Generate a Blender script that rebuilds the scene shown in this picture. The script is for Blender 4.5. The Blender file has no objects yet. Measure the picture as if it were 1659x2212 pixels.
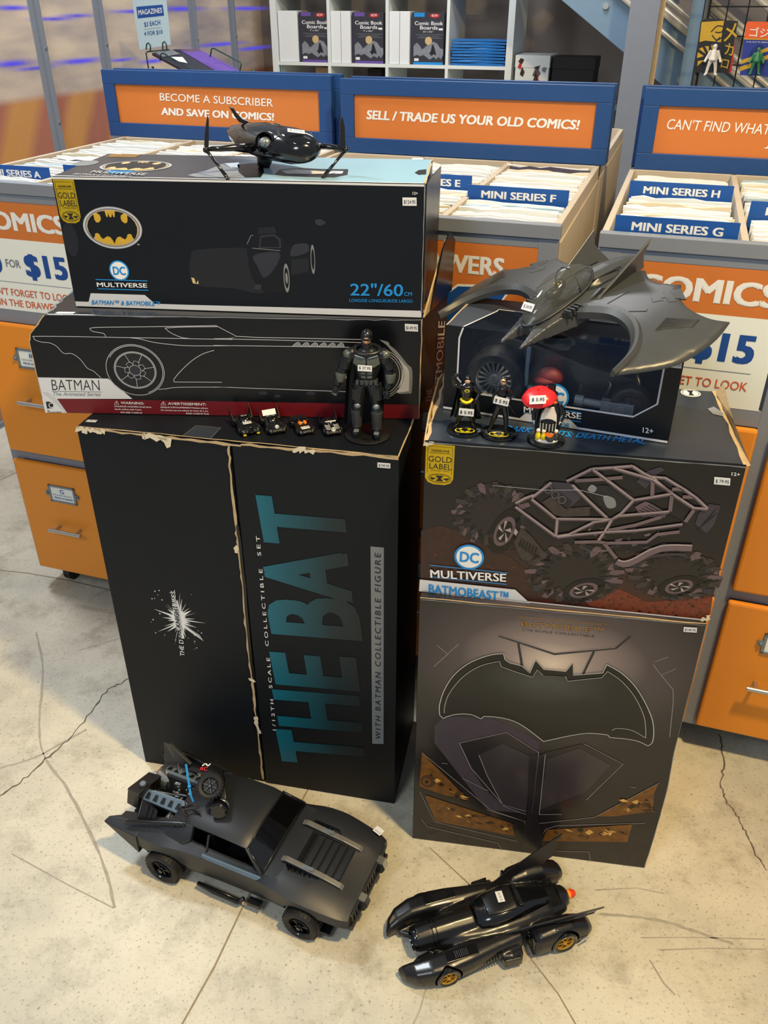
import bpy, bmesh, math, random
from mathutils import Vector, Matrix, Euler
from mathutils.geometry import tessellate_polygon

SC = bpy.context.scene
COL = SC.collection
PI = math.pi
rnd = random.Random(7)

# ---------------------------------------------------------------- camera
FPX, CXP, CYP, CAMH = 1808.34, 829.5, 1106.0, 1.6
TH, RO = math.radians(31.182), math.radians(0.18)
cam_d = bpy.data.cameras.new('camera')
cam = bpy.data.objects.new('camera', cam_d)
COL.objects.link(cam)
cam.location = (0, 0, CAMH)
cam.rotation_mode = 'XYZ'
cam.matrix_world = Matrix.Translation((0, 0, CAMH)) @ Matrix.Rotation(PI/2 - TH, 4, 'X') @ Matrix.Rotation(RO, 4, 'Z')
cam_d.sensor_fit = 'VERTICAL'
cam_d.sensor_height = 36.0
cam_d.lens = FPX / 2212.0 * 36.0
cam_d.clip_start = 0.02
SC.camera = cam

# ---------------------------------------------------------------- world, lamps, exposure
world = bpy.data.worlds.new('store_interior'); SC.world = world; world.use_nodes = True
wn = world.node_tree.nodes; wl = world.node_tree.links
bg = wn['Background']
bg.inputs[0].default_value = (0.74, 0.83, 0.95, 1)
bg.inputs[1].default_value = 0.36
def area(name, loc, target, size, power, col):
    ld = bpy.data.lights.new(name, 'AREA'); ld.shape = 'DISK'; ld.size = size; ld.energy = power; ld.color = col
    o = bpy.data.objects.new(name, ld); COL.objects.link(o); o.location = loc
    o.rotation_euler = (Vector(target) - Vector(loc)).to_track_quat('-Z', 'Y').to_euler()
    return o
area('warm_ceiling_lamp', (0.95, 0.30, 3.6), (0.35, 1.3, 0.3), 0.22, 120, (1.0, 0.74, 0.35))
area('cool_ceiling_lamp', (-1.55, 2.55, 3.4), (-0.3, 1.4, 0.3), 0.45, 62, (0.86, 0.95, 1.0))
area('cool_front_lamp', (-1.3, -0.9, 3.0), (-0.2, 1.6, 0.6), 0.9, 34, (0.86, 0.94, 1.0))
area('back_ceiling_lamp', (0.4, 3.9, 3.2), (0.2, 4.8, 0.9), 0.8, 40, (0.98, 0.97, 1.0))
SC.view_settings.view_transform = 'Standard'
SC.view_settings.look = 'None'
SC.view_settings.gamma = 1.0
SC.view_settings.use_curve_mapping = False
SC.view_settings.exposure = 0.0

# ---------------------------------------------------------------- materials
def lin(c):
    c = c / 255.0
    return c / 12.92 if c <= 0.04045 else ((c + 0.055) / 1.055) ** 2.4
MATS = {}
def M(name, rgb, rough=0.5, metal=0.0, var=0.08, scale=30.0, bump=0.0, bscale=200.0, coat=0.0, alpha=1.0, trans=0.0, emit=None, estr=0.0, spec=0.5):
    m = bpy.data.materials.new(name); m.use_nodes = True
    nt = m.node_tree; b = nt.nodes['Principled BSDF']
    col = tuple(lin(v) for v in rgb)
    tc = nt.nodes.new('ShaderNodeTexCoord')
    if var > 0:
        nz = nt.nodes.new('ShaderNodeTexNoise'); nz.inputs['Scale'].default_value = scale; nz.inputs['Detail'].default_value = 4
        nt.links.new(tc.outputs['Object'], nz.inputs['Vector'])
        mr = nt.nodes.new('ShaderNodeMapRange'); mr.inputs[3].default_value = 1 - var; mr.inputs[4].default_value = 1 + var
        nt.links.new(nz.outputs['Fac'], mr.inputs[0])
        mx = nt.nodes.new('ShaderNodeVectorMath'); mx.operation = 'SCALE'; mx.inputs[0].default_value = col
        nt.links.new(mr.outputs[0], mx.inputs['Scale']); nt.links.new(mx.outputs[0], b.inputs['Base Color'])
    else:
        b.inputs['Base Color'].default_value = (*col, 1)
    b.inputs['Roughness'].default_value = rough
    b.inputs['Metallic'].default_value = metal
    b.inputs['Specular IOR Level'].default_value = spec
    b.inputs['Coat Weight'].default_value = coat
    b.inputs['Alpha'].default_value = alpha
    b.inputs['Transmission Weight'].default_value = trans
    if emit:
        b.inputs['Emission Color'].default_value = (*[lin(v) for v in emit], 1); b.inputs['Emission Strength'].default_value = estr
    if bump > 0:
        n2 = nt.nodes.new('ShaderNodeTexNoise'); n2.inputs['Scale'].default_value = bscale; n2.inputs['Detail'].default_value = 3
        nt.links.new(tc.outputs['Object'], n2.inputs['Vector'])
        bp = nt.nodes.new('ShaderNodeBump'); bp.inputs['Strength'].default_value = bump; bp.inputs['Distance'].default_value = 0.002
        nt.links.new(n2.outputs['Fac'], bp.inputs['Height']); nt.links.new(bp.outputs[0], b.inputs['Normal'])
    MATS[name] = m
    return m
def ramp_mat(name, axis, stops, rough=0.4, kind='axis', centre=(0, 0, 0), radii=(1, 1, 1), noise=0.0, nscale=20):
    """print with a colour ramp along an object axis (or round a centre)"""
    m = M(name, (128, 128, 128), rough, var=0); nt = m.node_tree; b = nt.nodes['Principled BSDF']
    tc = nt.nodes.new('ShaderNodeTexCoord'); mp = nt.nodes.new('ShaderNodeMapping'); mp.vector_type = 'POINT'
    mp.inputs['Location'].default_value = [-c / r for c, r in zip(centre, radii)]
    mp.inputs['Scale'].default_value = [1 / r for r in radii]
    nt.links.new(tc.outputs['Object'], mp.inputs[0])
    if kind == 'axis':
        sx = nt.nodes.new('ShaderNodeSeparateXYZ'); nt.links.new(mp.outputs[0], sx.inputs[0]); f = sx.outputs[axis]
    else:
        ln = nt.nodes.new('ShaderNodeVectorMath'); ln.operation = 'LENGTH'; nt.links.new(mp.outputs[0], ln.inputs[0]); f = ln.outputs['Value']
    if noise > 0:
        nz = nt.nodes.new('ShaderNodeTexNoise'); nz.inputs['Scale'].default_value = nscale; nz.inputs['Detail'].default_value = 5
        nt.links.new(tc.outputs['Object'], nz.inputs[0])
        ma = nt.nodes.new('ShaderNodeMath'); ma.operation = 'MULTIPLY_ADD'; ma.inputs[1].default_value = noise; ma.inputs[2].default_value = -noise / 2
        nt.links.new(nz.outputs['Fac'], ma.inputs[0])
        ad = nt.nodes.new('ShaderNodeMath'); nt.links.new(f, ad.inputs[0]); nt.links.new(ma.outputs[0], ad.inputs[1]); f = ad.outputs[0]
    cr = nt.nodes.new('ShaderNodeValToRGB'); nt.links.new(f, cr.inputs[0])
    e = cr.color_ramp.elements
    while len(e) < len(stops): e.new(0.5)
    for i, (p, c) in enumerate(stops):
        e[i].position = p; e[i].color = (*[lin(v) for v in c], 1)
    nt.links.new(cr.outputs[0], b.inputs['Base Color'])
    return m

M('orange_panel', (222, 134, 46), 0.45, var=0.03)
M('orange_drawer', (224, 138, 34), 0.42, var=0.03, bump=0.05, bscale=400)
M('orange_sign', (198, 114, 48), 0.5, var=0.03)
M('blue_paint', (24, 66, 124), 0.4, var=0.06, bump=0.05)
M('blue_card', (12, 78, 160), 0.5, var=0.04)
M('grey_frame', (124, 131, 144), 0.45, var=0.05, bump=0.05, bscale=300)
M('grey_steel', (108, 122, 140), 0.4, var=0.06)
M('stringer_blue', (112, 138, 160), 0.4, var=0.05)
M('birch', (184, 172, 156), 0.6, var=0.07, scale=14, bump=0.05)
M('white_card', (226, 232, 230), 0.55, var=0.02)
M('white_laminate', (222, 228, 226), 0.4, var=0.02)
M('ink_white', (228, 230, 232), 0.45, var=0.0)
M('ink_blue', (16, 70, 150), 0.5, var=0.0)
M('ink_orange', (206, 92, 44), 0.5, var=0.0)
M('ink_grey', (110, 120, 130), 0.5, var=0.0)
M('ink_black', (20, 22, 26), 0.5, var=0.0)
M('bright_blue_ink', (28, 138, 214), 0.4, var=0.0)
M('box_black', (12, 16, 23), 0.34, var=0.2, scale=6, bump=0.08, bscale=60, spec=0.35)
M('box_charcoal', (14, 19, 26), 0.5, var=0.25, scale=5, bump=0.06, bscale=80, spec=0.25)
M('box_black2', (11, 12, 16), 0.25, var=0.2, scale=8, bump=0.08, bscale=40)
M('box_top_grey', (40, 48, 60), 0.35, var=0.3, scale=9)
M('board_tan', (184, 160, 122), 0.85, var=0.2, scale=80, bump=0.3, bscale=500)
M('paper_torn', (216, 202, 176), 0.9, var=0.15, scale=90, bump=0.3, bscale=500)
M('box_white', (206, 208, 214), 0.4, var=0.03)
M('maroon', (104, 18, 26), 0.35, var=0.08)
M('silver_ink', (196, 198, 206), 0.35, metal=0.2, var=0.05)
M('grey_ink', (120, 124, 128), 0.5, var=0.05)
M('gold_ink', (150, 112, 52), 0.4, metal=0.3, var=0.1)
M('gold_foil', (208, 176, 30), 0.28, metal=0.55, var=0.25, scale=25)
M('teal_shadow', (12, 60, 74), 0.45, var=0.1)
M('sticker', (214, 216, 220), 0.5, var=0.02)
M('toy_matte', (34, 37, 43), 0.42, var=0.12, scale=40, bump=0.05, bscale=600)
M('toy_dark', (16, 17, 19), 0.38, var=0.15)
M('toy_gloss', (10, 11, 14), 0.16, var=0.1, coat=0.4)
M('toy_satin', (21, 21, 24), 0.30, var=0.12, coat=0.12)
M('toy_grey', (58, 60, 62), 0.36, var=0.12, scale=25)
M('toy_blue_grey', (84, 104, 124), 0.38, var=0.08)
M('tyre', (24, 24, 26), 0.6, var=0.15, bump=0.1, bscale=500)
M('chrome', (190, 192, 190), 0.22, metal=0.9, var=0.1)
M('rail_silver', (132, 130, 126), 0.34, metal=0.5, var=0.2, scale=60)
M('steel', (186, 186, 184), 0.3, metal=0.85, var=0.06)
M('gold_rim', (214, 168, 66), 0.3, metal=0.7, var=0.1)
M('silver_grey', (120, 130, 140), 0.35, metal=0.4, var=0.15)
M('dark_glass', (12, 13, 16), 0.06, var=0.0, coat=1.0, alpha=0.72)
M('clear_plastic', (70, 90, 120), 0.04, var=0.0, alpha=0.07, coat=1.0)
M('smoke_canopy', (84, 86, 82), 0.05, var=0.0, alpha=0.42, coat=1.0)
M('flame_red', (226, 62, 22), 0.35, var=0.05)
M('flame_orange', (244, 150, 30), 0.35, var=0.05)
M('zip_blue', (44, 150, 220), 0.35, var=0.03)
M('red_plastic', (214, 40, 46), 0.32, var=0.04)
M('red_cloth', (112, 22, 28), 0.6, var=0.15)
M('skin', (226, 178, 142), 0.5, var=0.03)
M('yellow_paint', (226, 206, 30), 0.35, var=0.05)
M('grey_green', (92, 98, 92), 0.32, metal=0.35, var=0.25, scale=120)
M('figure_dark', (30, 33, 37), 0.3, metal=0.2, var=0.25, scale=90)
M('cape_black', (9, 9, 11), 0.55, var=0.2)
M('wire_black', (14, 14, 16), 0.4, var=0.05)
M('wire_green', (14, 58, 52), 0.4, var=0.05)
M('wall_brown', (132, 122, 116), 0.8, var=0.05, scale=3)
M('paper_white', (228, 232, 234), 0.6, var=0.05, scale=60)
M('paper_cream', (222, 212, 190), 0.6, var=0.06, scale=60)
M('paper_blue', (176, 200, 214), 0.4, var=0.06, scale=60)
M('paper_dark', (70, 66, 84), 0.4, var=0.3, scale=60)
M('bag_blue', (30, 110, 184), 0.18, var=0.2, scale=40, coat=0.5)
M('black_matte', (12, 12, 13), 0.6, var=0.1)
M('rim_edge_ink', (186, 184, 180), 0.3, var=0.2)
M('rail_cream', (188, 180, 160), 0.35, metal=0.3, var=0.1)
M('caster_black', (10, 10, 11), 0.4, var=0.1)
M('joint_brown', (140, 124, 100), 0.9, var=0.3, scale=90)
M('purple_ink', (104, 78, 160), 0.4, var=0.03)
M('cover_dark', (54, 56, 66), 0.28, var=0.15, scale=40)
M('ink_mist', (128, 134, 144), 0.4, var=0.35, scale=40)
M('tan_ink', (202, 176, 126), 0.45, var=0.03)
M('red_ink', (190, 28, 30), 0.4, var=0.03)
M('card_gold', (196, 158, 48), 0.35, var=0.12, scale=60)
M('card_blue', (44, 62, 150), 0.35, var=0.1)
M('card_orange', (228, 96, 42), 0.4, var=0.05)
M('toy_white', (220, 214, 206), 0.35, var=0.05)
M('toy_green', (44, 120, 70), 0.35, var=0.2, scale=100)
M('lens_orange', (232, 118, 14), 0.25, var=0.15, scale=300)
M('brown_ink', (52, 30, 24), 0.4, var=0.5, scale=60)
M('rock_ink', (106, 46, 26), 0.45, var=0.6, scale=160)
M('pipe_ink', (104, 88, 94), 0.4, var=0.2, scale=60)
M('pipe_light_ink', (158, 144, 146), 0.4, var=0.2, scale=60)
M('tyre_ink', (34, 29, 29), 0.4, var=0.5, scale=120)
M('lug_ink', (56, 48, 47), 0.4, var=0.5, scale=140)
M('purple_grey_ink', (56, 49, 62), 0.4, var=0.2, scale=40)
M('rim_ink', (96, 78, 84), 0.4, var=0.3, scale=90)
M('deep_ink', (9, 9, 10), 0.3, var=0.0)
M('dim_ink', (25, 27, 33), 0.32, var=0.2, scale=30)
M('dim_ink2', (42, 43, 54), 0.32, var=0.2, scale=30)
M('panel_ink', (52, 47, 52), 0.22, var=0.15, scale=12)
M('panel_ink2', (34, 31, 35), 0.22, var=0.15, scale=12)
M('edge_ink', (140, 134, 136), 0.3, var=0.1)
M('bronze_ink', (112, 72, 26), 0.35, metal=0.2, var=0.9, scale=60)
M('bronze_dark_ink', (66, 40, 18), 0.35, var=0.6, scale=120)
M('bronze_light_ink', (214, 164, 84), 0.35, var=0.4, scale=140)
M('crack_dark', (96, 88, 76), 0.9, var=0.3, scale=90)
M('scratch_grey', (158, 152, 138), 0.8, var=0.3, scale=60)
M('glow_violet', (60, 50, 200), 0.5, var=0, emit=(90, 80, 255), estr=1.2)
M('orange_engine', (176, 84, 44), 0.4, var=0.2)
M('interior_blue', (26, 40, 66), 0.3, var=0.3, scale=14)

# ---------------------------------------------------------------- mesh helpers
class MB:
    def __init__(s): s.v = []; s.f = []; s.m = []
    def add(s, vs, fs, m=0, T=None):
        k = len(s.v)
        for p in vs:
            p = Vector(p)
            if T is not None: p = T @ p
            s.v.append(tuple(p))
        for f in fs: s.f.append([i + k for i in f]); s.m.append(m)
        return s
    def box(s, x0, x1, y0, y1, z0, z1, m=0, T=None):
        vs = [(x, y, z) for z in (z0, z1) for y in (y0, y1) for x in (x0, x1)]
        return s.add(vs, [(0, 2, 3, 1), (4, 5, 7, 6), (0, 1, 5, 4), (2, 6, 7, 3), (0, 4, 6, 2), (1, 3, 7, 5)], m, T)
    def prism(s, poly, lo, hi, axis='z', m=0, T=None):
        """extrude a 2D outline; axis z: (x,y), axis y: (x,z), axis x: (y,z)"""
        def P(p, h):
            if axis == 'z': return (p[0], p[1], h)
            if axis == 'y': return (p[0], h, p[1])
            return (h, p[0], p[1])
        n = len(poly)
        vs = [P(p, lo) for p in poly] + [P(p, hi) for p in poly]
        fs = [list(range(n))[::-1], list(range(n, 2*n))] + [(i, (i+1) % n, n + (i+1) % n, n + i) for i in range(n)]
        return s.add(vs, fs, m, T)
    def loft(s, rings, cap=True, m=0, T=None, close=True):
        n = len(rings[0]); vs = [p for r in rings for p in r]; fs = []
        for i in range(len(rings) - 1):
            for j in range(n if close else n - 1):
                fs.append((i*n + j, i*n + (j+1) % n, (i+1)*n + (j+1) % n, (i+1)*n + j))
        if cap: fs += [list(range(n))[::-1], list(range((len(rings)-1)*n, len(rings)*n))]
        return s.add(vs, fs, m, T)
    def tube(s, pts, r, n=10, m=0, T=None, cap=True):
        pts = [Vector(p) for p in pts]; rs = r if isinstance(r, (list, tuple)) else [r]*len(pts)
        rings = []; prev = None
        for i, p in enumerate(pts):
            t = (pts[min(i+1, len(pts)-1)] - pts[max(i-1, 0)]).normalized()
            if prev is None:
                u = t.cross(Vector((0, 0, 1)))
                if u.length < 0.1: u = t.cross(Vector((1, 0, 0)))
            else:
                u = prev - t * prev.dot(t)
            u.normalize(); prev = u; w = t.cross(u)
            rings.append([p + (u*math.cos(2*PI*k/n) + w*math.sin(2*PI*k/n))*rs[i] for k in range(n)])
        return s.loft(rings, cap, m, T)
    def lathe(s, prof, n=24, m=0, T=None, cap=True):
        """profile [(r, h)] turned about z"""
        rings = [[(r*math.cos(2*PI*k/n), r*math.sin(2*PI*k/n), h) for k in range(n)] for r, h in prof]
        return s.loft(rings, cap, m, T)
    def ball(s, c, r, nu=14, nv=9, m=0, T=None):
        r = r if isinstance(r, (list, tuple)) else (r, r, r)
        rings = []
        for i in range(nv + 1):
            a = -PI/2 + PI*i/nv; a = max(min(a, PI/2 - 0.02), -PI/2 + 0.02)
            rings.append([(c[0] + r[0]*math.cos(a)*math.cos(2*PI*k/nu), c[1] + r[1]*math.cos(a)*math.sin(2*PI*k/nu), c[2] + r[2]*math.sin(a)) for k in range(nu)])
        return s.loft(rings, True, m, T)
    def build(s, name, mats, parent=None, smooth=False, bevel=0.0, remesh=0.0, sub=0, relax=0, angle=None, T=None):
        me = bpy.data.meshes.new(name)
        me.from_pydata(s.v, [], s.f)
        if not isinstance(mats, (list, tuple)): mats = [mats]
        for m in mats: me.materials.append(MATS[m] if isinstance(m, str) else m)
        for p, i in zip(me.polygons, s.m): p.material_index = i
        me.validate(); me.update()
        bm = bmesh.new(); bm.from_mesh(me); bmesh.ops.recalc_face_normals(bm, faces=bm.faces); bm.to_mesh(me); bm.free()
        o = bpy.data.objects.new(name, me); COL.objects.link(o)
        mods = False
        if remesh > 0:
            q = o.modifiers.new('r', 'REMESH'); q.mode = 'VOXEL'; q.voxel_size = remesh; q.use_smooth_shade = True; mods = True
        if relax > 0:
            q = o.modifiers.new('s', 'SMOOTH'); q.iterations = relax; q.factor = 0.5; mods = True
        if sub > 0:
            q = o.modifiers.new('s', 'SUBSURF'); q.levels = sub; q.render_levels = sub; mods = True
        if bevel > 0:
            q = o.modifiers.new('b', 'BEVEL'); q.width = bevel; q.segments = 2; q.limit_method = 'ANGLE'; q.angle_limit = 0.6; mods = True
        if mods: bake(o)
        if smooth or remesh > 0 or sub > 0:
            for p in o.data.polygons: p.use_smooth = True
            if angle and hasattr(o.data, 'set_sharp_from_angle'): o.data.set_sharp_from_angle(angle=angle)
        if parent is not None: o.parent = parent
        return o
def bake(o):
    dg = bpy.context.evaluated_depsgraph_get(); dg.update()
    me = bpy.data.meshes.new_from_object(o.evaluated_get(dg), depsgraph=dg)
    o.modifiers.clear(); o.data = me; me.name = o.name
def cut(o, cutters):
    """boolean difference with temporary cutters"""
    tmp = []
    for c in cutters:
        c.parent = o.parent
        q = o.modifiers.new('c', 'BOOLEAN'); q.operation = 'DIFFERENCE'; q.solver = 'EXACT'; q.object = c; tmp.append(c)
    sm = any(p.use_smooth for p in o.data.polygons)
    bake(o)
    for c in tmp: bpy.data.objects.remove(c, do_unlink=True)
    return o
def thing(name, label, cat, loc=(0, 0, 0), rz=0.0, group=None, kind=None):
    o = bpy.data.objects.new(name, None); COL.objects.link(o); o.empty_display_size = 0.05
    o.matrix_world = Matrix.Translation(loc) @ Matrix.Rotation(rz, 4, 'Z')
    o['label'] = label; o['category'] = cat
    if group: o['group'] = group
    if kind: o['kind'] = kind
    return o
def tag(o, label=None, cat=None, group=None, kind=None):
    if label: o['label'] = label
    if cat: o['category'] = cat
    if group: o['group'] = group
    if kind: o['kind'] = kind
    return o
def mw(o):
    m = o.matrix_local.copy(); p = o.parent
    while p is not None: m = p.matrix_local @ m; p = p.parent
    return m

# pixel of the photograph -> point on a plane of the scene (used to measure the prints and marks on real surfaces)
_R = Vector((1, 0, 0)); _F = Vector((0, math.cos(TH), -math.sin(TH))); _U = Vector((0, math.sin(TH), math.cos(TH)))
EYE = Vector((0, 0, CAMH))
def ray(u, v):
    x = (u - CXP)/FPX; y = (CYP - v)/FPX
    x, y = x*math.cos(RO) + y*math.sin(RO), -x*math.sin(RO) + y*math.cos(RO)
    return _R*x + _U*y + _F
def atz(u, v, z):
    d = ray(u, v); return EYE + d*((z - CAMH)/d.z)
def atpl(u, v, p, n):
    d = ray(u, v); n = Vector(n); return EYE + d*((Vector(p) - EYE).dot(n)/d.dot(n))
def crop(ox, oy, sc): return lambda x, y: (ox + x/sc, oy + y/sc)

def smoothline(pts, k=6, closed=False):
    out = []; n = len(pts)
    rng = range(n if closed else n - 1)
    for i in rng:
        g = (lambda j: pts[j % n]) if closed else (lambda j: pts[max(0, min(n-1, j))])
        p0, p1, p2, p3 = g(i-1), g(i), g(i+1), g(i+2)
        for s in range(k):
            t = s/k
            out.append(tuple(0.5*((2*b) + (-a + c)*t + (2*a - 5*b + 4*c - d)*t*t + (-a + 3*b - 3*c + d)*t**3) for a, b, c, d in zip(p0, p1, p2, p3)))
    if not closed: out.append(tuple(pts[-1]))
    return out

_tc = {}
def glyphs(body, bold=0.0, shear=0.0, space=1.0, align='LEFT'):
    key = (body, bold, shear, space, align)
    if key in _tc: return _tc[key]
    c = bpy.data.curves.new('t', 'FONT'); c.body = body; c.offset = min(bold, 0); c.shear = shear; c.space_character = space; c.align_x = align
    c.resolution_u = 3
    o = bpy.data.objects.new('t', c); COL.objects.link(o)
    dg = bpy.context.evaluated_depsgraph_get(); dg.update()
    me = bpy.data.meshes.new_from_object(o.evaluated_get(dg), depsgraph=dg)
    vs = [(v.co.x, v.co.y) for v in me.vertices]; fs = [list(p.vertices) for p in me.polygons]
    bpy.data.objects.remove(o, do_unlink=True); bpy.data.curves.remove(c); bpy.data.meshes.remove(me)
    if bold > 0.005:    # heavier strokes: the outline repeated with small shifts
        b = bold*.42; n = len(vs); base = list(vs); bf = list(fs); vs = []; fs = []
        for k, (dx, dy) in enumerate(((-b, -b*.6), (b, -b*.6), (-b, b*.6), (b, b*.6), (0, 0))):
            vs += [(x+dx, y+dy) for x, y in base]; fs += [[i+k*n for i in f] for f in bf]
    x0 = min(v[0] for v in vs); x1 = max(v[0] for v in vs); y0 = min(v[1] for v in vs); y1 = max(v[1] for v in vs)
    vs = [((x-x0)/(x1-x0), (y-y0)/(y1-y0)) for x, y in vs]
    _tc[key] = (vs, fs, (x1-x0)/(y1-y0))
    return _tc[key]

class Face:
    """a flat face of a thing: prints, stickers and seams are laid on it as thin parts"""
    def __init__(s, parent, o, a, b, step=0.0004):
        s.p = parent; s.o = Vector(o); s.a = Vector(a).normalized(); s.b = Vector(b).normalized(); s.n = s.a.cross(s.b).normalized(); s.step = step
        s.m = mw(parent) if parent is not None else Matrix.Identity(4); s.mi = s.m.inverted()
        s.wn = s.m.to_3x3() @ s.n; s.wo = s.m @ s.o
    def st(s, u, v):
        q = s.mi @ atpl(u, v, s.wo, s.wn) - s.o
        return (q.dot(s.a), q.dot(s.b))
    def P(s, st, L=1): return s.o + s.a*st[0] + s.b*st[1] + s.n*(s.step*L)
    def emit(s, name, polys, mat, L, parent=None, thick=None):
        """polys: list of loop lists in st coordinates"""
        vs = []; fs = []
        for loops in polys:
            if isinstance(loops[0][0], (int, float)): loops = [loops]
            k = len(vs); flat = [p for l in loops for p in l]
            tri = tessellate_polygon([[Vector((p[0], p[1], 0)) for p in l] for l in loops])
            vs += [s.P(p, L) for p in flat]; 
            for t in tri:
                a, b, c = (flat[i] for i in t)
                w = (b[0]-a[0])*(c[1]-a[1]) - (b[1]-a[1])*(c[0]-a[0])
                fs.append([k + i for i in (t if w > 0 else t[::-1])])
        return s._mk(name, vs, fs, mat, parent)
    def _mk(s, name, vs, fs, mat, parent=None):
        me = bpy.data.meshes.new(name); me.from_pydata([tuple(v) for v in vs], [], fs); me.materials.append(MATS[mat] if isinstance(mat, str) else mat)
        me.update()
        o = bpy.data.objects.new(name, me); COL.objects.link(o)
        o.parent = parent if parent is not None else s.p
        return o
    def poly(s, name, px, mat, L=1, parent=None): return s.emit(name, [[s.st(*p) for p in px]], mat, L, parent)
    def polys(s, name, pxs, mat, L=1, parent=None): return s.emit(name, [[s.st(*p) for p in px] for px in pxs], mat, L, parent)
    def ribbons(s, name, lines, w, mat, L=1, smooth=False, closed=False, parent=None, jag=0.0, conv=True):
        vs = []; fs = []
        for ln in lines:
            q = [s.st(*p) for p in ln] if conv else list(ln)
            if smooth: q = smoothline(q, 6, closed)
            n = len(q); k = len(vs)
            for i, p in enumerate(q):
                a = q[(i-1) % n] if closed else q[max(i-1, 0)]; b = q[(i+1) % n] if closed else q[min(i+1, n-1)]
                dx, dy = b[0]-a[0], b[1]-a[1]; l = math.hypot(dx, dy) or 1e-9
                nx, ny = -dy/l, dx/l
                w1 = w/2*(1 + rnd.uniform(-jag, jag)); w2 = w/2*(1 + rnd.uniform(-jag, jag))
                vs += [s.P((p[0]+nx*w1, p[1]+ny*w1), L), s.P((p[0]-nx*w2, p[1]-ny*w2), L)]
            for i in range(n if closed else n-1):
                j = (i+1) % n
                fs.append((k+2*i, k+2*i+1, k+2*j+1, k+2*j))
        return s._mk(name, vs, fs, mat, parent)
    def text(s, body, bl, br, tl, mat, L=2, bold=0.0, name='lettering', shear=0.0, space=1.0, conv=True, parent=None, align='LEFT'):
        if conv: bl, br, tl = s.st(*bl), s.st(*br), s.st(*tl)
        g, fs, _ = glyphs(body, bold, shear, space, align)
        vs = []
        per = len(g)//5 if bold > 0.005 else len(g)
        for i, (x, y) in enumerate(g):
            vs.append(s.P((bl[0] + (br[0]-bl[0])*x + (tl[0]-bl[0])*y, bl[1] + (br[1]-bl[1])*x + (tl[1]-bl[1])*y), L + .16*(i//per)))
        return s._mk(name, vs, fs, mat, parent)
    def ell(s, name, c, rx, ry, mat, L=1, ang=0.0, n=40, inner=None, conv=True, parent=None):
        """c in px; rx, ry in metres"""
        c = s.st(*c) if conv else c
        def E(k): return [(c[0] + rx*k*math.cos(t)*math.cos(ang) - ry*k*math.sin(t)*math.sin(ang), c[1] + rx*k*math.cos(t)*math.sin(ang) + ry*k*math.sin(t)*math.cos(ang)) for t in [2*PI*i/n for i in range(n)]]
        loops = [E(1)]
        if inner: loops.append(E(inner)[::-1])
        return s.emit(name, [loops], mat, L, parent)
    def sticker(s, tl, tr, bl, txt, L=4, ink='ink_black', bold=0.0):
        """price sticker: pixel corners"""
        a, b, c = s.st(*tl), s.st(*tr), s.st(*bl); d = (b[0]+c[0]-a[0], b[1]+c[1]-a[1])
        o = s.emit('price_sticker', [[c, d, b, a]], 'sticker', L)
        e = (b[0]-a[0], b[1]-a[1]); f = (c[0]-a[0], c[1]-a[1])
        q = lambda x, y: (a[0] + e[0]*x + f[0]*y, a[1] + e[1]*x + f[1]*y)
        s.text(txt, q(.1, .82), q(.92, .82), q(.1, .3), ink, L+1, bold, conv=False, parent=o)
        return o
# ================================================================ STRUCTURE
PSI = math.radians(-18)
AX = Vector((math.cos(PSI), math.sin(PSI), 0)); NX = Vector((-math.sin(PSI), math.cos(PSI), 0))
LO = Vector((-1.09, 2.18, 0)); RORG = Vector((0.407, 1.621, 0)); MO = Vector((0.340, 1.675, 0)) - AX*0.745

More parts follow.
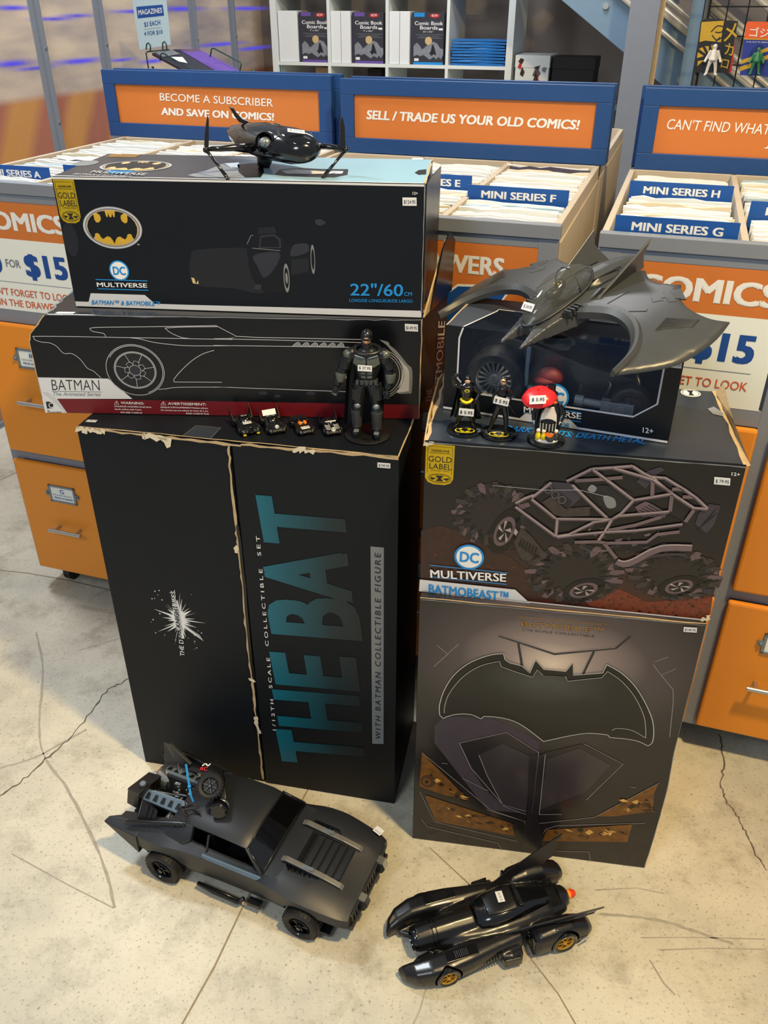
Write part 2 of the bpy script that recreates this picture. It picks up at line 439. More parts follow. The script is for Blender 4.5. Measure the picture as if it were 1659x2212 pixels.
def concrete():
    m = M('concrete', (196, 190, 172), 0.42, var=0); nt = m.node_tree; b = nt.nodes['Principled BSDF']
    tc = nt.nodes.new('ShaderNodeTexCoord')
    def nz(scale, det, rgh=0.6):
        n = nt.nodes.new('ShaderNodeTexNoise'); n.inputs['Scale'].default_value = scale; n.inputs['Detail'].default_value = det; n.inputs['Roughness'].default_value = rgh
        nt.links.new(tc.outputs['Object'], n.inputs[0]); return n
    def ramp(src, stops):
        r = nt.nodes.new('ShaderNodeValToRGB'); nt.links.new(src, r.inputs[0])
        e = r.color_ramp.elements
        while len(e) < len(stops): e.new(.5)
        for i, (p, c) in enumerate(stops): e[i].position = p; e[i].color = (*[lin(v) for v in c], 1)
        return r
    n1 = nz(2.6, 8, .65); r1 = ramp(n1.outputs['Fac'], [(.32, (172, 168, 156)), (.5, (196, 190, 172)), (.68, (212, 206, 188))])
    n2 = nz(140, 3, .7); r2 = ramp(n2.outputs['Fac'], [(.30, (150, 146, 136)), (.42, (255, 255, 255)), (1, (255, 255, 255))])
    n3 = nz(9, 9, .75); r3 = ramp(n3.outputs['Fac'], [(.30, (196, 192, 184)), (.5, (255, 255, 255)), (1, (255, 255, 255))])
    m1 = nt.nodes.new('ShaderNodeMixRGB'); m1.blend_type = 'MULTIPLY'; m1.inputs[0].default_value = 0.8
    nt.links.new(r1.outputs[0], m1.inputs[1]); nt.links.new(r2.outputs[0], m1.inputs[2])
    m2 = nt.nodes.new('ShaderNodeMixRGB'); m2.blend_type = 'MULTIPLY'; m2.inputs[0].default_value = 0.8
    nt.links.new(m1.outputs[0], m2.inputs[1]); nt.links.new(r3.outputs[0], m2.inputs[2])
    nt.links.new(m2.outputs[0], b.inputs['Base Color'])
    mr = nt.nodes.new('ShaderNodeMapRange'); mr.inputs[3].default_value = .36; mr.inputs[4].default_value = .6
    nt.links.new(n3.outputs['Fac'], mr.inputs[0]); nt.links.new(mr.outputs[0], b.inputs['Roughness'])
    bp = nt.nodes.new('ShaderNodeBump'); bp.inputs['Strength'].default_value = .12; bp.inputs['Distance'].default_value = .003
    nt.links.new(n2.outputs['Fac'], bp.inputs['Height']); nt.links.new(bp.outputs[0], b.inputs['Normal'])
    return m
concrete()
fl = tag(MB().box(-4.5, 4.5, -1.5, 9, -0.1, 0).build('floor', 'concrete'), 'worn polished concrete floor with cracks and control joints', kind='structure')
FF = Face(fl, (0, 0, 0), (1, 0, 0), (0, 1, 0), 0.0003)
def jagged(pts, amp, k=7):
    out = []
    for (x0, y0), (x1, y1) in zip(pts[:-1], pts[1:]):
        for i in range(k):
            t = i/k; out.append((x0+(x1-x0)*t + (rnd.uniform(-amp, amp) if i else 0), y0+(y1-y0)*t + (rnd.uniform(-amp, amp) if i else 0)))
    out.append(pts[-1]); return out
FF.ribbons('floor_crack', [jagged([(-10, 1735), (40, 1702), (95, 1652), (150, 1605), (208, 1530), (235, 1493), (282, 1468), (340, 1440)], 3)], 0.004, 'crack_dark', 1, jag=.6)
FF.ribbons('floor_crack', [jagged([(1555, 1580), (1568, 1640), (1560, 1690), (1573, 1728), (1592, 1750), (1615, 1790), (1635, 1835), (1662, 1875)], 2.5)], 0.0035, 'crack_dark', 1, jag=.6)
FF.ribbons('floor_joint', [[(392, 2230), (470, 2090), (528, 1965), (700, 1650)]], 0.0040, 'joint_brown', 1, jag=.2)
FF.ribbons('floor_joint', [[(932, 1830), (1025, 1915), (1130, 2040), (1212, 2145), (1262, 2230)]], 0.0028, 'joint_brown', 1, jag=.3)
FF.ribbons('floor_joint', [[(-10, 1236), (60, 1243), (150, 1258), (300, 1292)], [(-20, 1052), (90, 1000)]], 0.005, 'joint_brown', 1, jag=.3)
FF.ribbons('floor_scratch', [[(80, 1370), (95, 1450), (88, 1570), (100, 1640), (150, 1710), (200, 1805), (235, 1890), (252, 1965)],
    [(1300, 1972), (1350, 1975), (1430, 1985), (1500, 2005), (1590, 2035)], [(0, 1665), (80, 1640), (190, 1580)]], 0.006, 'scratch_grey', 1, smooth=True, jag=.5)
FF.ribbons('floor_scratch', [[(1390, 2022), (1500, 2021), (1659, 2023)], [(1430, 2048), (1540, 2044), (1659, 2046)], [(1410, 2070), (1440, 2120), (1465, 2145)], [(900, 2212), (915, 2180), (925, 2140)],
    [(1290, 1920), (1380, 1915), (1440, 1927)], [(170, 1410), (300, 1370)], [(30, 1850), (150, 1915), (250, 1965)]], 0.0028, 'scratch_grey', 1, jag=.6)

# back drywall
wb = MB().box(-3.5, 5.5, 0, 0.12, 0, 3.4).build('wall_back', 'wall_brown'); tag(wb, 'brown painted drywall behind the shelving', kind='structure')
wb.matrix_world = Matrix.Translation(LO + NX*4.3) @ Matrix.Rotation(PSI, 4, 'Z')

# left wall: translucent ribbed sheets between grey posts
def ribbed():
    m = M('ribbed_sheet', (214, 200, 186), 0.22, var=0); nt = m.node_tree; b = nt.nodes['Principled BSDF']
    tc = nt.nodes.new('ShaderNodeTexCoord'); sp = nt.nodes.new('ShaderNodeSeparateXYZ'); nt.links.new(tc.outputs['Object'], sp.inputs[0])
    mp = nt.nodes.new('ShaderNodeMapping'); mp.inputs['Scale'].default_value = (1, 1.1, 5.0); nt.links.new(tc.outputs['Object'], mp.inputs[0])
    nz = nt.nodes.new('ShaderNodeTexNoise'); nz.inputs['Scale'].default_value = 1.3; nz.inputs['Detail'].default_value = 3; nt.links.new(mp.outputs[0], nz.inputs[0])
    r = nt.nodes.new('ShaderNodeValToRGB'); nt.links.new(nz.outputs['Fac'], r.inputs[0])
    e = r.color_ramp.elements; e[0].position = .3; e[0].color = (*[lin(v) for v in (150, 142, 150)], 1); e[1].position = .72; e[1].color = (*[lin(v) for v in (232, 214, 190)], 1)
    # lower band seen through the sheet: orange with slanting red stripes
    wv = nt.nodes.new('ShaderNodeTexWave'); wv.inputs['Scale'].default_value = 0.9; wv.inputs['Distortion'].default_value = 2.0
    m3 = nt.nodes.new('ShaderNodeMapping'); m3.inputs['Rotation'].default_value = (0.6, 0, 0); nt.links.new(tc.outputs['Object'], m3.inputs[0]); wv.bands_direction = 'Y'
    nt.links.new(m3.outputs[0], wv.inputs[0])
    r2 = nt.nodes.new('ShaderNodeValToRGB'); nt.links.new(wv.outputs['Fac'], r2.inputs[0])
    e = r2.color_ramp.elements; e[0].position = .2; e[0].color = (*[lin(v) for v in (172, 112, 96)], 1); e[1].position = .75; e[1].color = (*[lin(v) for v in (200, 146, 88)], 1)
    mr = nt.nodes.new('ShaderNodeMapRange'); mr.inputs[1].default_value = 1.24; mr.inputs[2].default_value = 1.27; nt.links.new(sp.outputs['Z'], mr.inputs[0])
    mx = nt.nodes.new('ShaderNodeMixRGB'); nt.links.new(mr.outputs[0], mx.inputs[0]); nt.links.new(r2.outputs[0], mx.inputs[1]); nt.links.new(r.outputs[0], mx.inputs[2])
    nt.links.new(mx.outputs[0], b.inputs['Base Color'])
    w2 = nt.nodes.new('ShaderNodeTexWave'); w2.inputs['Scale'].default_value = 38; w2.bands_direction = 'Y'; nt.links.new(tc.outputs['Object'], w2.inputs[0])
    bp = nt.nodes.new('ShaderNodeBump'); bp.inputs['Strength'].default_value = .35; bp.inputs['Distance'].default_value = .004
    nt.links.new(w2.outputs['Fac'], bp.inputs['Height']); nt.links.new(bp.outputs[0], b.inputs['Normal'])
ribbed()
wl_ = bpy.data.objects.new('wall_left', None); COL.objects.link(wl_)
wl_.matrix_world = Matrix.Translation(LO - AX*0.95) @ Matrix.Rotation(PSI, 4, 'Z')
tag(wl_, 'translucent ribbed plastic partition between grey posts', kind='structure')
posts = [-0.6, 0.25, 1.22, 1.70, 2.15, 3.02, 3.49, 4.1]
for a, b in zip(posts[:-1], posts[1:]):
    MB().box(-0.012, 0, a, b, 0.02, 2.9).build('wall_panel', 'ribbed_sheet', wl_)
for p in posts:
    MB().box(-0.004, 0.004, p-.045, p+.03, 0, 2.9).box(0.0, 0.018, p-.012, p+.012, 0, 2.9).build('wall_post', 'grey_frame', wl_, bevel=.001)
    for z in (1.15, 1.44, 1.72):
        MB().tube([(0.018, p, z), (0.024, p, z)], .007, 8).build('bolt', 'steel', wl_)
MB().box(-0.02, 0.02, -.6, 4.1, 0, 0.02).build('wall_track', 'grey_frame', wl_)
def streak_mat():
    m = M('glow_streak', (60, 50, 200), .5, var=0); nt = m.node_tree; nt.nodes.clear()
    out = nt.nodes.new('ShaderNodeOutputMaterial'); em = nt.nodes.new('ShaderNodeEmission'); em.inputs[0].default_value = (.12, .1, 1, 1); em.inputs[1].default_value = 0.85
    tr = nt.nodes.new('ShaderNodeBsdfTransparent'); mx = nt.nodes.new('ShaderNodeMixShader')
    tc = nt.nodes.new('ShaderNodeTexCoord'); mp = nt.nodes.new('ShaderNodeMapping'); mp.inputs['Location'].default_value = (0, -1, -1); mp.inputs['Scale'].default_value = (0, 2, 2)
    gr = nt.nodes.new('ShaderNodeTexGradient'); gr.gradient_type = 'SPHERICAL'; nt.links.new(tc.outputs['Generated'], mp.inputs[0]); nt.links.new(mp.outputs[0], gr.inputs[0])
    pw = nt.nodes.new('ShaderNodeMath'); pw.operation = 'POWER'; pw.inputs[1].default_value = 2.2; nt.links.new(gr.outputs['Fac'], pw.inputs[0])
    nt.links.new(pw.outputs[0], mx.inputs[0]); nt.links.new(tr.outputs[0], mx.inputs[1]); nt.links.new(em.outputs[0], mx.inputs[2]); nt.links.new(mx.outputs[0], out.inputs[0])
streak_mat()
WF = Face(wl_, (0.0, 0, 0), (0, 1, 0), (0, 0, 1), 0.001)
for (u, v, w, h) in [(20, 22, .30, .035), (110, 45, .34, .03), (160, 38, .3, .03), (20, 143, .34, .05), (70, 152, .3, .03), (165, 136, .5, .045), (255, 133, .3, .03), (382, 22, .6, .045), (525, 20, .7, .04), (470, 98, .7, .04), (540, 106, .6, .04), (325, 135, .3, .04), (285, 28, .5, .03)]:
    # violet light streaks painted as soft-edged glowing cards on the sheet
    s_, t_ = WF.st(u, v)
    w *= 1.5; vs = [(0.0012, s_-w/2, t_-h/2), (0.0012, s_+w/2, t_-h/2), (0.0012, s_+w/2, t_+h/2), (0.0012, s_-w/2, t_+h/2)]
    MB().add(vs, [(0, 1, 2, 3)]).build('streak_glow', 'glow_streak', wl_)

# steel column, stair behind it
col = tag(MB().box(0, .085, 0, .16, 0, 3.2).box(-.02, .105, -.008, .004, 0, 3.2).build('trim_1', 'grey_frame', bevel=.002), 'grey painted steel column beside the stair', kind='structure')
col.matrix_world = Matrix.Translation(LO + NX*2.6 + AX*1.43) @ Matrix.Rotation(PSI, 4, 'Z')
MB().box(.105, .125, .01, .02, 0, 3.2).build('edge_strip', 'board_tan', col)
p2 = tag(MB().box(0, .07, 0, .07, 0, 3.2).build('trim_2', 'stringer_blue', bevel=.002), 'slim grey steel post under the stair', kind='structure')
p2.matrix_world = Matrix.Translation(LO + NX*2.75 + AX*1.66) @ Matrix.Rotation(PSI, 4, 'Z')
st = thing('staircase', 'grey blue steel staircase descending to the right behind the column', 'staircase', LO + NX*2.95, PSI)
sl = -0.67
def zl(s, off=0): return 1.60 + sl*(s - 1.10) + off
z0 = zl(0)
def plate(y0, y1, lo, hi, s0=-.8, s1=3.4):
    s0 = .80
    return MB().prism([(s0, zl(s0, lo)), (s1, zl(s1, lo)), (s1, zl(s1, hi)), (s0, zl(s0, hi))], y0, y1, 'y')
plate(0, .012, 0, .27).build('stringer', 'stringer_blue', st, bevel=.002)
plate(.95, .962, 0, .27).build('stringer', 'stringer_blue', st)
for i in range(11):
    s_ = 0.82 + i*.25
    MB().box(s_, s_+.26, .012, .95, zl(s_, .16), zl(s_, .20)).build('tread', 'grey_frame', st, bevel=.003)
for k, (h, y) in enumerate([(.42, .0), (.62, .0), (.85, .0), (.42, .95), (.68, .95), (.95, .95)]):
    MB().tube([(.8, y, zl(.8, h)), (3.3, y, zl(3.3, h))], .022 if k not in (2, 5) else .028, 10).build('handrail', 'steel', st, smooth=True)
for u_, v_, r_ in ((1515, 0, .014), (1545, 8, .010), (1640, 0, .016), (1500, 78, .016), (1500, 128, .012), (1440, 0, .012), (1600, 170, .014)):
    q_ = Matrix.Rotation(-PSI, 4, 'Z') @ (atpl(u_, v_, LO + NX*2.93, NX) - LO - NX*2.93); h_ = q_.z - zl(q_.x)
    MB().tube([(1.22, -.02, zl(1.22, h_)), (3.3, -.02, zl(3.3, h_))], r_, 10).build('handrail', 'rail_cream', st, smooth=True)
for s_, z_ in [(1.275, 1.60), (1.42, 1.595), (1.90, 1.35), (1.66, 1.30), (1.80, 1.20)]:
    MB().tube([(s_, -.012, z_), (s_, 0, z_)], .014, 12).build('bolt', 'steel', st)

# ================================================================ CABINETS
def cabinet(name, label, org, w, depth, panels, cols, handles=True, right_side=True, back=True, zoff=0.0, blank=False):
    t = thing(name, label, 'cabinet', org, PSI)
    f = MB()
    # carcass with front frame; front face at y=0
    f.box(0, w, .012, depth, .078, 1.0)
    f.build('carcass', 'grey_frame', t, bevel=.002)
    fr = MB()
    edges = [0] ; 
    fr.box(0, .042, 0, .014, .078, 1.208); fr.box(w-.04, w, 0, .014, .078, 1.208)
    if cols == 2: fr.box(.352, .386, 0, .014, .078, 1.208)
    for a, b in ((.078, .094), (.468, .503), (.882, .918), (1.189, 1.209)): fr.box(.002, w-.002, .0005, .0145, a, b)
    fr.build('face_frame', 'grey_frame', t, bevel=.0015)
    # rim and bin walls
    rim = MB().box(-.002, w+.002, -.004, .02, 1.209, 1.236)
    rim.build('front_rim', 'grey_frame', t, bevel=.0015)
    b = MB()
    for s in (0, .250, .500, w-.013): b.box(s, s+.013, .02, depth-.005, 1.0, 1.2355)
    b.box(0, w, depth-.012, depth, 1.0, 1.2355)
    b.box(0, w, .02, depth, .998, 1.01)
    b.build('bin_wall', 'birch', t, bevel=.001)
    MB().box(w, w+.003, .015, depth, .078, 1.2).box(-.003, 0, .015, depth, .078, 1.2).build('side_panel', 'birch', t)
    cs = [(.042, .350), (.388, w-.042)]
    for ci, (a, bb) in enumerate(cs):
        for di, (z0, z1) in enumerate(((.092, .470), (.500, .884))):
            d = MB().box(a-.028+.002 if ci == 0 else a-.006, bb+.004, -.018, -.0005, z0, z1).build('drawer', 'orange_drawer', t, bevel=.006)
            mid = (a+bb)/2 - .028; zc = z1 - (.09 if di == 0 else .09)
            # card holder
            h = MB()
            zc_ = .378 if di == 0 else .793
            h.box(mid-.045, mid+.045, -.022, -.018, zc_-.028, zc_-.022); h.box(mid-.045, mid+.045, -.022, -.018, zc_+.022, zc_+.028)
            h.box(mid-.045, mid-.038, -.022, -.018, zc_-.028, zc_+.028); h.box(mid+.038, mid+.045, -.022, -.018, zc_-.028, zc_+.028)
            for sx in (-1, 1):
                h.tube([(mid+sx*.049, -.018, zc_), (mid+sx*.049, -.023, zc_)], .008, 10); h.ball((mid+sx*.049, -.024, zc_), .004, 8, 5)
            h.build('card_holder', 'silver_grey', d, bevel=.0006)
            MB().box(mid-.038, mid+.038, -.0200, -.0185, zc_-.022, zc_+.022).build('card', 'white_card', d)
            F = Face(d, (0, -.0200, 0), (1, 0, 0), (0, 0, 1)); F.m = mw(t); 
            F.text('G' if di == 0 else '#', (mid-.007, zc_+.003), (mid+.007, zc_+.003), (mid-.007, zc_+.017), 'ink_blue', 1, .03, conv=False)
            F.text('DRAWER BOOKS', (mid-.032, zc_-.006), (mid+.032, zc_-.006), (mid-.032, zc_-.0005), 'ink_grey', 1, conv=False)
            F.text('PRICES AS MARKED', (mid-.03, zc_-.016), (mid+.034, zc_-.016), (mid-.03, zc_-.010), 'ink_blue', 1, .03, conv=False)
            zh = .262 if di == 0 else .672
            hd = MB().tube([(mid-.055, -.046, zh), (mid+.055, -.046, zh)], .006, 12)
            for sx in (-.036, .036): hd.tube([(mid+sx, -.018, zh), (mid+sx, -.045, zh)], .0045, 10)
            hd.build('handle', 'steel', d, smooth=True, angle=.8)
    for x in (.06, w-.06):
        for y in (.07, depth-.08):
            MB().tube([(x-.012, y, .032), (x+.012, y, .032)], .032, 16).build('caster', 'caster_black', t)
            MB().box(x-.016, x+.016, y-.012, y+.012, .05, .079).build('caster_fork', 'steel', t)
    return t
cabL = cabinet('bin_cabinet', 'grey and orange comic cabinet at far left with its lower drawers in view', LO, .745, .80, None, 2)
cabM = cabinet('bin_cabinet', 'grey and orange comic cabinet behind the two box stacks, cards E and F', MO, .745, .75, None, 2)
cabR = cabinet('bin_cabinet', 'grey and orange comic cabinet at the right edge, cards G and H', RORG, .745, .76, None, 2)
for t, tx in ((cabL, 'left'), (cabM, 'middle'), (cabR, 'right')):
    # rear row backing on to it
    d0 = .83 if t is cabL else .79
    r = thing('bin_cabinet', 'rear comic cabinet standing back to back behind the %s orange cabinet' % tx, 'cabinet', Vector(t.location) + NX*d0, PSI)
    MB().box(0, .745, 0, .80, .078, 1.0).build('carcass', 'grey_frame', r, bevel=.002)
    b = MB()
    for s in (0, .250, .500, .732): b.box(s, s+.013, .0, .79, 1.0, 1.2355)
    b.box(0, .745, .0, .012, 1.0, 1.2355); b.box(0, .745, .78, .79, 1.0, 1.2355)
    b.build('bin_wall', 'birch', r, bevel=.001)
    MB().box(-.003, 0, 0, .79, .078, 1.2).box(.745, .748, 0, .79, .078, 1.2).build('side_panel', 'birch', r)
    for x in (.06, .685):
        for y in (.07, .72): MB().tube([(x-.012, y, .04), (x+.012, y, .04)], .04, 14).build('caster', 'caster_black', r)

# front panels ---------------------------------------------------
FRT = {}
def front(t): 
    if t.name not in FRT: FRT[t.name] = Face(t, (0, .001, 0), (1, 0, 0), (0, 0, 1), .0006)
    return FRT[t.name]
def price_panel(t, a, b, full=True):
    F = front(t)
    MB().box(a, b, .0, .0035, .918, 1.101).build('notice', 'white_card', t)
    MB().box(a, b, .0, .0035, 1.101, 1.189).build('notice_header', 'orange_sign', t)
    c = (a+b)/2; G = Face(t, (0, 0, 0), (1, 0, 0), (0, 0, 1), .0006)
    G.text('COMICS', (a+.035, 1.122), (b-.012, 1.122), (a+.035, 1.167), 'ink_white', 1, .09, conv=False)
    G.text('10', (a+.012, 1.012), (a+.085, 1.012), (a+.012, 1.062), 'ink_blue', 1, .10, conv=False)
    G.text('FOR', (a+.098, 1.03), (a+.142, 1.03), (a+.098, 1.05), 'ink_grey', 1, .02, conv=False)
    G.text('$15', (a+.155, 1.002), (b-.032, 1.002), (a+.155, 1.068), 'ink_blue', 1, .10, conv=False)
    G.ribbons('rule', [[(a+.02, .992), (b-.03, .992)]], .0012, 'ink_grey', 1, conv=False)
    G.text("DON'T FORGET TO LOOK", (a+.018, .956), (b-.03, .956), (a+.018, .975), 'ink_orange', 1, .02, conv=False)
    G.text('IN THE DRAWERS!', (a+.05, .928), (b-.065, .928), (a+.05, .946), 'ink_orange', 1, .02, conv=False)
price_panel(cabL, .04, .352); price_panel(cabL, .386, .706)
price_panel(cabR, .042, .346); price_panel(cabR, .388, .706)
for a, b in ((.04, .352), (.388, .707)):
    MB().box(a, b, .0, .0035, .918, 1.189).build('notice', 'orange_sign', cabM)
    G = Face(cabM, (0, 0, 0), (1, 0, 0), (0, 0, 1), .0006)
    G.text('DRAWERS', (a+.03, 1.127), (b-.065, 1.127), (a+.03, 1.165), 'ink_white', 1, .09, conv=False)
    arrow = [(a+.08, 1.03), (a+.16, 1.10), (a+.245, 1.105), (a+.262, 1.095), (a+.25, 1.075), (a+.18, 1.05), (a+.17, .96), (a+.15, .94), (a+.14, .97)]
    G.emit('arrow_outline', [[(p[0]+(p[0]-a-.17)*.08, p[1]+(p[1]-1.04)*.08) for p in arrow]], 'ink_white', 1)
    G.emit('arrow', [arrow], 'ink_blue', 2)

# header signs ----------------------------------------------------
def header(t, label, y, s0, w, lines, z0=1.236, z1=1.426, label2=None):
    h = thing('header_sign', label, 'sign', Vector(t.location) + NX*y + AX*s0 + Vector((0, 0, z0)), PSI)
    H = z1 - z0; fr = MB(); k = .040
    fr.box(0, w, 0, .022, 0, k); fr.box(0, w, 0, .022, H-k, H); fr.box(0, k, .0, .022, k, H-k); fr.box(w-k, w, 0, .022, k, H-k)
    fr.build('frame', 'blue_paint', h, bevel=.0015)
    pn = MB().box(k-.002, w-k+.002, .007, .018, k-.002, H-k+.002).build('panel', 'orange_sign', h)
    G = Face(h, (0, .007, 0), (1, 0, 0), (0, 0, 1), .0005)
    for (txt, bl, br, tl, bold, shear) in lines: G.text(txt, bl, br, tl, 'ink_white', 1, bold, shear=shear)
    return h
c1 = crop(0, 0, 1.9988); c2 = crop(830, 0, 2.0012)
header(cabL, 'blue framed orange sign reading BECOME A SUBSCRIBER AND SAVE ON COMICS!', .80, -.052, .772,
       [('BECOME A SUBSCRIBER', c1(680, 440), c1(1168, 464), c1(678, 407), .008, 0), ('AND SAVE ON COMICS!', c1(686, 502), c1(1172, 525), c1(685, 470), .085, 0)])
header(cabM, 'blue framed orange sign reading SELL / TRADE US YOUR OLD COMICS!', .752, .010, .748,
       [('SELL / TRADE US YOUR OLD COMICS!', (786, 258), (1244, 278), (788, 238), .085, 0)])
header(cabR, "blue framed orange sign at the right edge reading CAN'T FIND WHAT", .755, .010, .748,
       [("CAN'T FIND WHAT YOU WANT?", (1434, 275), (1820, 294), (1438, 252), .008, .12), ('JUST ASK!', (1646, 316), (1820, 326), (1650, 296), .05, .12)])
def rear_header(t, label, y, s0, w):
    h = thing('header_sign', label, 'sign', Vector(t.location) + NX*y + AX*s0 + Vector((0, 0, 1.2355)), PSI)
    k = .04; H = .193; fr = MB(); fr.box(0, w, 0, .022, 0, k); fr.box(0, w, 0, .022, H-k, H); fr.box(0, k, .0, .022, k, H-k); fr.box(w-k, w, 0, .022, k, H-k)
    fr.build('frame', 'blue_paint', h, bevel=.0015); MB().box(k, w-k, .006, .016, k, H-k).build('panel', 'orange_sign', h)
rear_header(cabL, 'rear blue sign frame just behind the BECOME A SUBSCRIBER sign', .835, -.03, .77)
rear_header(cabM, 'rear blue sign frame just behind the SELL / TRADE sign', .80, .025, .735)
rear_header(cabR, "rear blue sign frame just behind the CAN'T FIND sign", .80, .0, .74)

# comics in the bins ---------------------------------------------------
def comic_proto(mat):
    m = MB(); w, h, n = .214, .216, 8
    for i in range(n):
        x0, x1 = -w/2 + w*i/n, -w/2 + w*(i+1)/n
    top = [(-w/2 + w*i/n, h + rnd.uniform(-.003, .003)) for i in range(n+1)]
    m.prism([(-w/2, 0), (w/2, 0)] + top[::-1], -.0045, .0045, 'y')
    return m.build('bagged_comic', mat)
protos = [comic_proto(m) for m in ('paper_white', 'paper_white', 'paper_cream', 'paper_white', 'paper_blue', 'paper_dark', 'paper_white', 'paper_white', 'paper_white')]
first_used = set()
ONES = 'zeroth first second third fourth fifth sixth seventh eighth ninth tenth eleventh twelfth thirteenth fourteenth fifteenth sixteenth seventeenth eighteenth nineteenth'.split()
def nth(n):
    if n < 20: return ONES[n]
    t = {2: 'twent', 3: 'thirt', 4: 'fort'}[n//10]
    return t + 'ieth' if n % 10 == 0 else t + 'y-' + ONES[n % 10]
SHADE = {2: 'cream', 4: 'pale blue', 5: 'dark'}
def fill(t, s0, d0, d1, n, label, group, skip=()):
    cnt = 0
    for i in range(n):
        y = d0 + (d1-d0)*i/(n-1)
        if any(abs(y-k) < .013 for k in skip): continue
        j = rnd.randrange(len(protos))
        if j == 5 and rnd.random() < .7: j = 0
        p = protos[j]
        o = p if j not in first_used else p.copy()
        if j in first_used: COL.objects.link(o)
        first_used.add(j)
        o.matrix_world = Matrix.Translation(Vector(t.location) + AX*(s0 + rnd.uniform(-.006, .006)) + NX*(y + rnd.uniform(-.003, .003)) + Vector((0, 0, 1.0105 + rnd.uniform(-.001, .008)))) @ Matrix.Rotation(PSI + rnd.uniform(-.02, .02), 4, 'Z') @ Matrix.Rotation(rnd.uniform(-.02, .05), 4, 'X')
        cnt += 1; tag(o, '%s-edged bagged comic, %s from the front %s' % (SHADE.get(j, 'white'), nth(cnt), label), 'comic', group)
fill(cabL, .132, .03, .76, 46, 'in the MINI SERIES A bin', 'bagged comics in the far left bin', (.10,))
fill(cabL, .382, .03, .76, 46, 'in the bin beyond the top carton', 'bagged comics in the second bin from the left', (.12,))
fill(cabL, .622, .03, .76, 40, 'in the bin behind the toy jet', 'bagged comics in the third bin from the left')
fill(cabM, .382, .03, .71, 44, 'in the MINI SERIES E bin', 'bagged comics in the E bin', (.33,))
fill(cabM, .620, .03, .71, 44, 'in the MINI SERIES F bin', 'bagged comics in the F bin', (.22,))
fill(cabR, .132, .05, .71, 42, 'in the MINI SERIES G bin', 'bagged comics in the G and H bin', (.035, .42))
fill(cabR, .382, .03, .71, 42, 'in the bin at the right edge', 'bagged comics in the bin at the right edge', (.26,))
for j in range(len(protos)):
    if j not in first_used: bpy.data.objects.remove(protos[j], do_unlink=True)
def divider(t, s, y, txt, label, zt=1.262, w=.222):
    d = MB().box(-w/2, w/2, -.0015, .0015, 0, zt-1.0105).build('divider_card', 'blue_card')
    d.matrix_world = Matrix.Translation(Vector(t.location) + AX*s + NX*y + Vector((0, 0, 1.0105))) @ Matrix.Rotation(PSI, 4, 'Z')
    tag(d, label, 'divider card')
    if txt:
        G = Face(d, (0, -.0015, 0), (1, 0, 0), (0, 0, 1), .0004); h = zt-1.0105
        G.text(txt, (-w*.36, h-.026), (w*.38, h-.026), (-w*.36, h-.010), 'ink_white', 1, .085, conv=False)
divider(cabL, .132, .10, 'MINI SERIES A', 'blue divider card reading MINI SERIES A in the far left bin', 1.256)
divider(cabL, .382, .12, '', 'plain blue divider card peeking above the left corner of the top box', 1.262)
divider(cabM, .382, .33, 'MINI SERIES E', 'blue divider card reading SERIES E', 1.262)
divider(cabM, .620, .22, 'MINI SERIES F', 'blue divider card reading MINI SERIES F', 1.262)
divider(cabR, .132, .035, 'MINI SERIES G', 'blue divider card reading MINI SERIES G at the front of its bin', 1.262)
divider(cabR, .132, .42, 'MINI SERIES H', 'blue divider card reading MINI SERIES H', 1.262)
divider(cabR, .382, .26, 'MINI SERIES I', 'blue divider card cut off by the right edge', 1.262)

